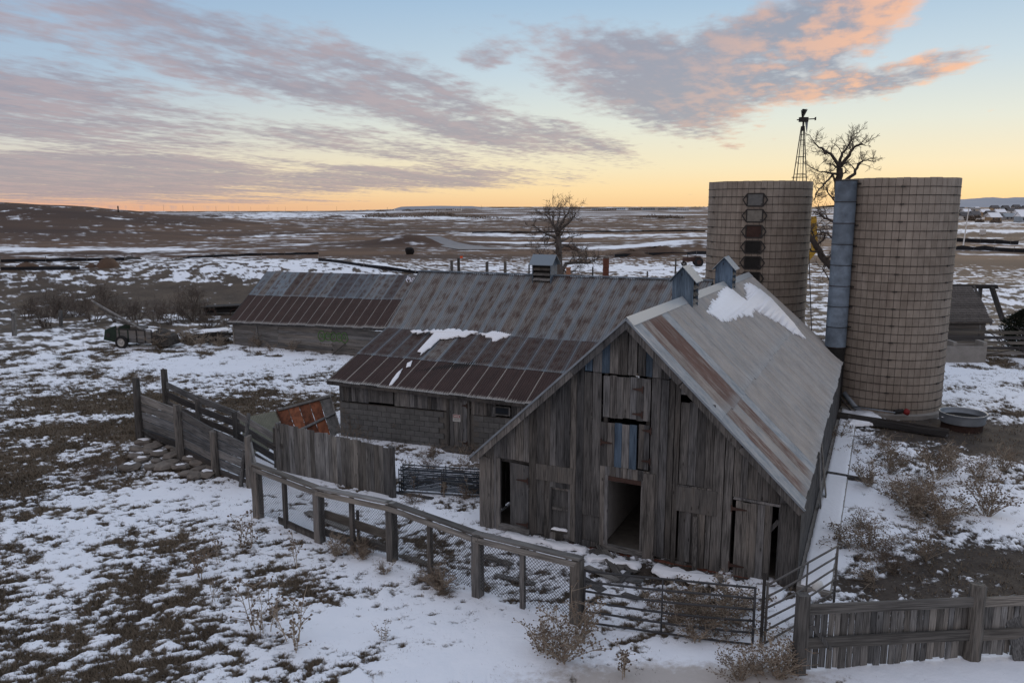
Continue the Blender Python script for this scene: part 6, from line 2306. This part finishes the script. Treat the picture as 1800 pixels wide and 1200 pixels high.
# ================================================================== far things
def fence_line(name, label, pts, hgt, mat, post_every=3.0):
    root = thing(name, label, 'fence', pts[0])
    V, F = [], []
    P_ = []
    for a, b in zip(pts[:-1], pts[1:]):
        n = max(1, int((b - a).length / 2.0))
        P_ += [lerp(a, b, k / n) for k in range(n)]
    P_.append(pts[-1])
    for p in P_:
        z = tz(p.x, p.y)
        b = Vector((p.x, p.y, z - .2))
        t = Vector((p.x + random.uniform(-.05, .05), p.y, z + hgt * random.uniform(.72, 1.12)))
        V += [b, t, t + Vector((0, .03, 0)), b + Vector((0, .03, 0))]
    for i in range(len(P_) - 1):
        for k in range(4):
            F.append((i * 4 + k, i * 4 + 4 + k, i * 4 + 4 + (k + 1) % 4, i * 4 + (k + 1) % 4))
    solid('silt_cloth', V, F, mat, root)
    mm_ = None
    for i in range(0, len(P_), 2):
        p = P_[i]
        z = tz(p.x, p.y)
        MB().bar((p.x, p.y - .06, z - .2), (p.x, p.y - .06, z + hgt + .3), .06, .05).build('stake', M_FENCE, root)
    return root


def gl(*pp):
    return [gp(x, y) for x, y in pp]


fence_line('silt_fence', 'black fabric silt fence curving down behind the left shed', gl((560, 459), (600, 463), (640, 469), (680, 475), (730, 481), (790, 484)), .42, M_CLOTH)
fence_line('silt_fence', 'long black fabric silt fence at the foot of the brown hill', gl((2, 461), (120, 459), (220, 458), (330, 454), (440, 449), (560, 447)), .40, M_CLOTH)
fence_line('silt_fence', 'short black silt fence on top of the left embankment', gl((2, 475), (70, 475), (140, 474)), .35, M_CLOTH)
fence_line('silt_fence', 'straight black silt fence across the snowy valley behind the bare tree', gl((830, 410), (950, 409), (1080, 408), (1240, 407)), .5, M_CLOTH)
fence_line('silt_fence', 'black silt fence in the field left of the left silo', gl((1080, 452), (1140, 449), (1245, 447)), .6, M_CLOTH)
fence_line('silt_fence', 'lower black silt fence right of the right silo', gl((1674, 439), (1730, 440), (1800, 444), (1900, 446)), .9, M_CLOTH)
fence_line('silt_fence', 'upper black silt fence right of the right silo', gl((1676, 424), (1735, 427), (1790, 430)), 1.0, M_CLOTH)

# posts of the old wire fence behind the long barn
for (px, py0, py1) in ((794, 477, 459), (806, 474, 455), (856, 480, 461), (888, 481, 459), (1042, 482, 470), (1138, 485, 478), (930, 478, 464), (1188, 462, 455), (690, 478, 470), (720, 480, 473)):
    Y = 72.0 if px > 740 else 90.0
    t_ = at_depth(px, py1, Y)
    z0 = tz(t_.x, t_.y)
    o = post('fence_post', Vector((t_.x, t_.y, z0 - .3)), t_, .28 if px < 900 else .16, M_POST)
    tagged(o, 'old round timber post of the wire fence behind the long barn', 'post', 'posts behind the long barn')
o = MB().box(at_depth(811, 452, 72), (.12, 0, 0), (0, .05, 0), (0, 0, .10)).build('orange_flag', M_ORFLAG)
tagged(o, 'tiny orange marker on a fence post behind the long barn', 'marker')
for (px, py0, py1) in ((25, 591, 551), (107, 573, 545)):
    p = gp(px, py0)
    o = plank('fence_post', p - UP * .2, at_depth(px - 1, py1, p.y), .24 if px < 50 else .2, .2, M_FENCE, None)
    tagged(o, 'lone grey fence post at the left edge of the snow' if px < 50 else 'grey fence post in front of the thicket, left', 'post')
for (px, py) in ((640, 432),):
    pass
# brick chimney stack and brick stub on the far side of the long barn
ch = thing('brick_chimney', 'narrow dark red brick chimney rising behind the long barn ridge', 'chimney', B(9.6, 20, 0))
cc = at_depth(1065, 470, 44.0)
cz1 = at_depth(1065, 452, 44.0).z
for k in range(int(cz1 / .075)):
    MB().box((cc.x + random.uniform(-.01, .01), 44.0, .04 + k * .075), (.155, 0, 0), (0, .155, 0), (0, 0, .033)).build('brick_course', M_BRICK, ch)
MB().box((cc.x, 44.0, cz1 / 2), (.14, 0, 0), (0, .14, 0), (0, 0, cz1 / 2)).build('flue', M_MORTAR, ch)
c2 = at_depth(999, 477, 46.0)
o = MB().box((c2.x, 46, c2.z / 2), (.12, 0, 0), (0, .12, 0), (0, 0, c2.z / 2 + .18)).box((c2.x, 46, c2.z + .2), (.15, 0, 0), (0, .15, 0), (0, 0, .03)).build('vent_stack', plain('clay_pipe', (.30, .15, .09, 1), .9))
tagged(o, 'short square clay vent stack beside the bare tree behind the barn', 'vent')

# old tractor in the field
tp = gp(1215, 468)
tr = thing('old_tractor', 'rusty red old tractor parked in the snowy field left of the left silo', 'tractor', tp)
MB().hexa([tp + Vector((-1.3, -.3, .75)), tp + Vector((.5, -.3, .75)), tp + Vector((.5, .3, .75)), tp + Vector((-1.3, .3, .75)), tp + Vector((-1.3, -.25, 1.3)), tp + Vector((.5, -.25, 1.4)), tp + Vector((.5, .25, 1.4)), tp + Vector((-1.3, .25, 1.3))]).build('hood', M_RUST, tr)
MB().box(tp + Vector((.9, 0, .9)), (.5, 0, 0), (0, .35, 0), (0, 0, .3)).build('gear_case', M_RUST, tr)
for y in (-.65, .65):
    w_ = MB().lathe(tp + Vector((1.0, y, .68)), [(.35, -.16), (.62, -.18), (.68, -.1), (.68, .1), (.62, .18), (.35, .16)], 20, Vector((0, 1, 0))).build('rear_wheel', M_RUBBER, tr, True)
    MB().lathe(tp + Vector((1.0, y, .68)), [(.36, -.12), (.1, -.06), (0, -.06)], 14, Vector((0, 1, 0))).build('rim', M_RUST, w_)
    w_ = MB().lathe(tp + Vector((-1.1, y * .7, .36)), [(.2, -.08), (.34, -.09), (.36, 0), (.34, .09), (.2, .08)], 16, Vector((0, 1, 0))).build('front_wheel', M_RUBBER, tr, True)
    MB().box(tp + Vector((1.0, y, 1.42)), (.5, 0, 0), (0, .2, 0), (0, 0, .04)).build('fender', M_RUST, tr)
MB().bar(tp + Vector((.4, 0, 1.4)), tp + Vector((.75, 0, 1.75)), .05, .05).build('steering_column', M_IRON, tr)
MB().tube([tp + Vector((-.6, 0, 1.3)), tp + Vector((-.6, 0, 1.9))], .05, 6).build('exhaust', M_IRON, tr)
MB().box(tp + Vector((1.25, 0, 1.35)), (.22, 0, 0), (0, .22, 0), (0, 0, .05)).build('seat', M_RUST, tr)

# gravel road over the rise, a black boulder, soil heaps
def ribbon(name, pp, widths, mat):
    V, F = [], []
    for i, ((x, y), w_) in enumerate(zip(pp, widths)):
        p = gp(x, y)
        V += [p + Vector((-w_, 0, .10)), p + Vector((w_, 0, .10))]
    for i in range(len(pp) - 1):
        F.append((2 * i, 2 * i + 1, 2 * i + 3, 2 * i + 2))
    V2 = [v - UP * .5 for v in V]
    n = len(V)
    F2 = [tuple(n + k for k in reversed(f)) for f in F]
    o = solid(name, V + V2, F + F2, mat)
    return props(o, kind='structure')


ribbon('road', ((850, 439), (820, 435), (795, 431), (778, 427), (766, 422), (758, 418.5), (752, 416)), (5.2, 4.6, 4.0, 3.6, 3.2, 3.0, 2.8), M_ROAD)
p = gp(720, 447)
o = link('boulder', STONES[2], None, Matrix.Translation(p + UP * .6) @ Matrix.Diagonal((1.7, 1.4, 1.3, 1)))
o.data = STONES[2].copy()
o.data.materials[0] = M_ROCK
tagged(o, 'lone black boulder on the plain behind the left shed', 'boulder')


def heap(px, py, rx, hgt, label, mat=M_DIRT):
    p = gp(px, py)
    rg = random.Random(px)
    mm = MB()
    prof = [(rx, -.3), (rx * .75, hgt * .35), (rx * .4, hgt * .8), (rx * .12, hgt), (0, hgt * 1.02)]
    mm.lathe(p, prof, 14)
    mm.V = [v + Vector((rg.uniform(-.14, .14), rg.uniform(-.14, .14), rg.uniform(-.08, .08))) * rx * .6 for v in mm.V]
    o = mm.build('soil_heap', mat, None, True)
    return tagged(o, label, 'soil heap')


heap(190, 468, 1.3, .9, 'peaked brown soil heap behind the left embankment')
heap(48, 470, 1.3, .55, 'flat brown soil heap at the far left behind the embankment')
heap(160, 469, .7, .35, 'small brown soil heap beside the peaked one')
heap(1110, 449, 5.0, .9, 'broad dark soil heap in the snowy valley right of the bare tree')
heap(1160, 446, 6.5, 1.3, 'tallest dark soil heap in the valley left of the left silo')
heap(1000, 440, 3.0, .9, 'low soil mound behind the bare tree')

# low dark scrub belts on the plain (far trees that read as small dark tufts)
def far_bush(px, py, w_, h_, seed):
    p = gp(px, py)
    rg = random.Random(seed)
    mm = MB()
    for k in range(260):
        a, t = rg.uniform(0, 6.28), rg.random() ** .5
        q = p + Vector((math.cos(a) * t * w_, math.sin(a) * t * w_ * .6, rg.random() * h_ * .75 * (1 - t * t * .8)))
        d = Vector((rg.gauss(0, .5), rg.gauss(0, .5), 1)).normalized() * h_ * .28
        s_ = Vector((rg.gauss(0, 1), rg.gauss(0, 1), 0)).normalized() * h_ * .16
        mm.face([q - s_, q + s_, q + d])
    o = mm.build('far_bush', M_WEEDD)
    return tagged(o, 'small dark bush far out on the brown plain', 'bush', 'far bushes on the plain')


for i, (px, py, w_, h_) in enumerate(((768, 380, 16, 5), (725, 381, 14, 3), (700, 382, 18, 3), (668, 382, 12, 4), (820, 382, 12, 3), (840, 383, 10, 2.5), (670, 372, 14, 5), (716, 371, 14, 6), (865, 385, 14, 2), (940, 376, 10, 3), (1150, 383, 12, 3), (1180, 384, 10, 3),
                                       (1705, 388, 3, 4), (1718, 384, 3, 3), (1750, 392, 3, 3), (1790, 376, 4, 4), (1733, 373, 6, 5), (1765, 373, 6, 5), (1722, 391, 2.5, 2.5))):
    far_bush(px, py, w_, h_, 700 + i)


# far buildings
def building(name, label, px, py, w_, d_, h_, wall, roofm, flat=False, floors=2, nwin=3, cat='house', group=None, ridge=.35):
    p = gp(px, py)
    b = thing(name, label, cat, p, 0, group)
    mm = MB().box(p + UP * (h_ / 2 - 1), (w_ / 2, 0, 0), (0, d_ / 2, 0), (0, 0, h_ / 2 + 1))
    mm.build('wall', wall, b)
    if flat:
        MB().box(p + UP * (h_ + .15), (w_ / 2 + .2, 0, 0), (0, d_ / 2 + .2, 0), (0, 0, .15)).build('roof', roofm, b)
    else:
        r_ = MB()
        zr_ = h_ + ridge * d_
        for s_ in (-1, 1):
            r_.hexa([p + Vector((-w_ / 2 - .5, s_ * (d_ / 2 + .5), h_ - .2)), p + Vector((w_ / 2 + .5, s_ * (d_ / 2 + .5), h_ - .2)), p + Vector((w_ / 2 + .5, 0, zr_)), p + Vector((-w_ / 2 - .5, 0, zr_)),
                     p + Vector((-w_ / 2 - .5, s_ * (d_ / 2 + .5), h_ + .1)), p + Vector((w_ / 2 + .5, s_ * (d_ / 2 + .5), h_ + .1)), p + Vector((w_ / 2 + .5, 0, zr_ + .3)), p + Vector((-w_ / 2 - .5, 0, zr_ + .3))])
        r_.face([p + Vector((w_ / 2, -d_ / 2, h_)), p + Vector((w_ / 2, d_ / 2, h_)), p + Vector((w_ / 2, 0, zr_))])
        r_.face([p + Vector((-w_ / 2, d_ / 2, h_)), p + Vector((-w_ / 2, -d_ / 2, h_)), p + Vector((-w_ / 2, 0, zr_))])
        r_.build('roof', roofm, b)
    for f_ in range(floors):
        for k in range(nwin):
            x = -w_ / 2 + (k + .5) * w_ / nwin
            zc2 = (f_ + .55) * h_ / floors
            MB().box(p + Vector((x, -d_ / 2 - .04, zc2)), (w_ / nwin * .22, 0, 0), (0, .05, 0), (0, 0, h_ / floors * .24)).build('window', M_GLASS, b)
    return b


building('far_house', 'tan unfinished two storey house on the far right skyline', 1747, 374, 8.5, 9, 6.2, M_HTAN, M_HROOF, nwin=3)
building('far_house', 'pale blue house wrapped building right of the tan house', 1766, 373, 8, 9, 6.6, M_HBLUE, M_HROOF, nwin=2)
building('far_house', 'tall grey house with dark roof near the right edge skyline', 1785, 372, 10, 10, 7.6, M_HWALL, M_HROOF, nwin=3)
building('far_house', 'grey house cut by the right edge of the picture', 1803, 374, 9, 9, 6.0, M_HWALL, M_HROOF, nwin=2)
building('far_house', 'low white house left of the tan unfinished house', 1717, 367, 13, 9, 3.6, M_WHITE, M_SNOW, floors=1, nwin=4)
building('far_house', 'grey low house just right of the right silo top', 1690, 368, 12, 9, 3.4, M_HWALL, M_HROOF, floors=1, nwin=3)
building('far_house', 'long low roofed pavilion in the far snowy lot on the right', 1773, 386, 8, 6, 1.8, M_HWALL, M_HBLUE, floors=1, nwin=3)
for i, (px, py, w_, h_) in enumerate(((1686, 374, 8, 3.6), (1698, 377, 7, 3), (1707, 373, 9, 4), (1730, 379, 8, 3.2), (1739, 381, 6, 2.4), (1756, 380, 8, 3.4), (1778, 379, 9, 4.2), (1793, 382, 8, 3.2), (1712, 383, 6, 2.6), (1799, 390, 7, 3), (1694, 386, 6, 2.4), (1745, 388, 6, 2.2))):
    building('far_house', 'small far house', px, py, w_, 7, h_, (M_HWALL, M_HBLUE, M_WHITE, M_HTAN)[i % 4], M_SNOW if i % 2 else M_HROOF, floors=1, nwin=2, group='houses of the far suburb')
rank_group('houses of the far suburb', 'small house of the far suburb on the right, %s to the light pole', gp(1693, 433))
for i, (px, py, w_, h_) in enumerate(((1058, 371, 16, 5), (1048, 369.5, 20, 4), (1072, 370, 26, 5), (1090, 369, 22, 5), (1115, 369, 30, 4.5), (1140, 369.5, 26, 5), (1165, 369.5, 20, 5), (1180, 369, 18, 5), (1200, 370, 22, 4))):
    building('far_warehouse', 'low pale warehouse on the skyline between bare tree and left silo', px, py, w_, 14, h_, M_HBLUE if i % 2 else M_HWALL, M_SNOW, True, 1, 5, 'warehouse', 'warehouses on the skyline')
for i, px in enumerate((1222, 1230, 1237, 1244)):
    building('far_house', 'grey house in the row on the rise beside the left silo', px, 363.6 + (.4 if i % 2 else 0), 9, 10, 6.5, M_HBLUE, M_HROOF, nwin=2, group='houses beside the left silo')
for i, px in enumerate((610, 622, 634, 646, 690, 735, 760, 790, 805, 300, 318)):
    building('far_building', 'tiny pale building on the left and middle skyline', px, 370.5 if px > 400 else 371.5, 14, 12, 4.5, M_HWALL if i % 2 else M_WHITE, M_SNOW, True, 1, 3, 'building', 'tiny skyline buildings')

# poles and masts on the skyline
for i, (px, py0, py1) in enumerate(((208, 371, 362), (288, 371, 360), (322, 371, 361), (340, 371, 362), (380, 371, 363), (402, 370, 362), (420, 370, 363), (441, 370, 363), (473, 370, 361), (502, 370, 363), (540, 370, 362), (592, 370, 363), (681, 369, 364), (810, 366, 361), (846, 366, 361), (1190, 370, 364), (1260, 370, 363))):
    p = gp(px, py0 + 2)
    t_ = at_depth(px, py1, p.y)
    o = MB().tube([p, Vector((p.x, p.y, t_.z))], .35, 4).build('power_pole', M_IRON)
    tagged(o, 'thin power pole on the far left and middle skyline', 'pole', 'skyline power poles')
for px in (470, 488):
    p = gp(px, 371)
    z = at_depth(px, 364.5, p.y).z
    g_ = thing('power_gantry', 'small steel power gantry on the skyline, %s of the pair' % ('left' if px < 480 else 'right'), 'gantry', p)
    for s_ in (-5, 5):
        MB().tube([p + Vector((s_, 0, 0)), Vector((p.x + s_, p.y, z))], .5, 4).build('mast', M_IRON, g_)
    MB().tube([Vector((p.x - 6, p.y, z)), Vector((p.x + 6, p.y, z))], .4, 4).build('crossbeam', M_IRON, g_)
# lamp pole with a cross arm to the right of the silo
p = gp(1693, 433)
z1 = at_depth(1697, 366, p.y).z
lp = thing('light_pole', 'tall pale light pole with cross arm right of the right silo', 'lamp post', p)
MB().tube([p, Vector((p.x + .5, p.y, z1))], [.16, .10], 8).build('pole', M_WHITE, lp)
MB().bar(Vector((p.x - 1.6, p.y, z1 - .1)), Vector((p.x + 3.0, p.y, z1 - .05)), .16, .12).build('arm', M_WHITE, lp)
MB().box(Vector((p.x + 2.7, p.y, z1 - .2)), (.4, 0, 0), (0, .2, 0), (0, 0, .1)).build('lamp_head', M_GALV, lp)
o = MB().box(gp(1727, 413, .9), (1.0, 0, 0), (0, .05, 0), (0, 0, .7)).box(gp(1727, 413, .1), (.1, 0, 0), (0, .04, 0), (0, 0, .4)).build('notice_board', M_WHITE)
tagged(o, 'small white notice board in the far lot right of the silo', 'sign')

rank_group('posts behind the long barn', 'old post of the wire fence behind the long barn, %s to the brick chimney', cc)
rank_group('far bushes on the plain', 'small dark bush far out on the plain, %s to the camera', (0, 0, 0))
rank_group('warehouses on the skyline', 'low pale warehouse on the skyline, %s to the left silo in the view', gp(1245, 369.5))
rank_group('houses beside the left silo', 'grey house on the far rise, %s to the left silo', gp(1250, 363.6))
rank_group('tiny skyline buildings', 'tiny pale building on the skyline, %s to the mesa', gp(780, 370.5))
rank_group('skyline power poles', 'thin power pole on the skyline, %s to the mesa', gp(780, 372))
rank_group('snow caps on the stones', 'snow cap on a chute stone, %s to the tall end post', NA)

# mesa and mountains closing the view
def ridge_land(name, Y, prof, depth, mat, base=-60.0):
    """prof = [(px, py)] skyline; a solid range with front and back slopes."""
    V, F = [], []
    pts = []
    for (a, b) in zip(prof[:-1], prof[1:]):
        n = 6
        for k in range(n):
            pts.append((lerp(a[0], b[0], k / n), lerp(a[1], b[1], k / n) + random.uniform(-.25, .25)))
    pts.append(prof[-1])
    for (x, y) in pts:
        t_ = at_depth(x, y, Y)
        V += [Vector((t_.x, Y - depth, base)), Vector((t_.x + random.uniform(-20, 20), Y - depth * .4, base + (t_.z - base) * .62)), t_, Vector((t_.x, Y + depth, base))]
    for i in range(len(pts) - 1):
        for k in range(3):
            a = i * 4 + k
            F.append((a, a + 4, a + 5, a + 1))
    return props(solid(name, V, F, mat, None, True), kind='structure')


M_MESA = plain('mesa_snowfield', (0.30, 0.31, 0.34, 1), .95, .18, .006)
ridge_land('mesa', 4200.0, ((640, 371), (690, 368), (705, 363.5), (760, 362), (830, 362.5), (870, 366), (940, 369)), 500, M_MESA, -30)
ridge_land('mountains', 11000.0, ((1500, 358), (1600, 353), (1680, 351), (1712, 349), (1745, 346.5), (1757, 349), (1785, 347), (1830, 346), (1900, 349), (2100, 352)), 2500, M_MOUNT, -40)
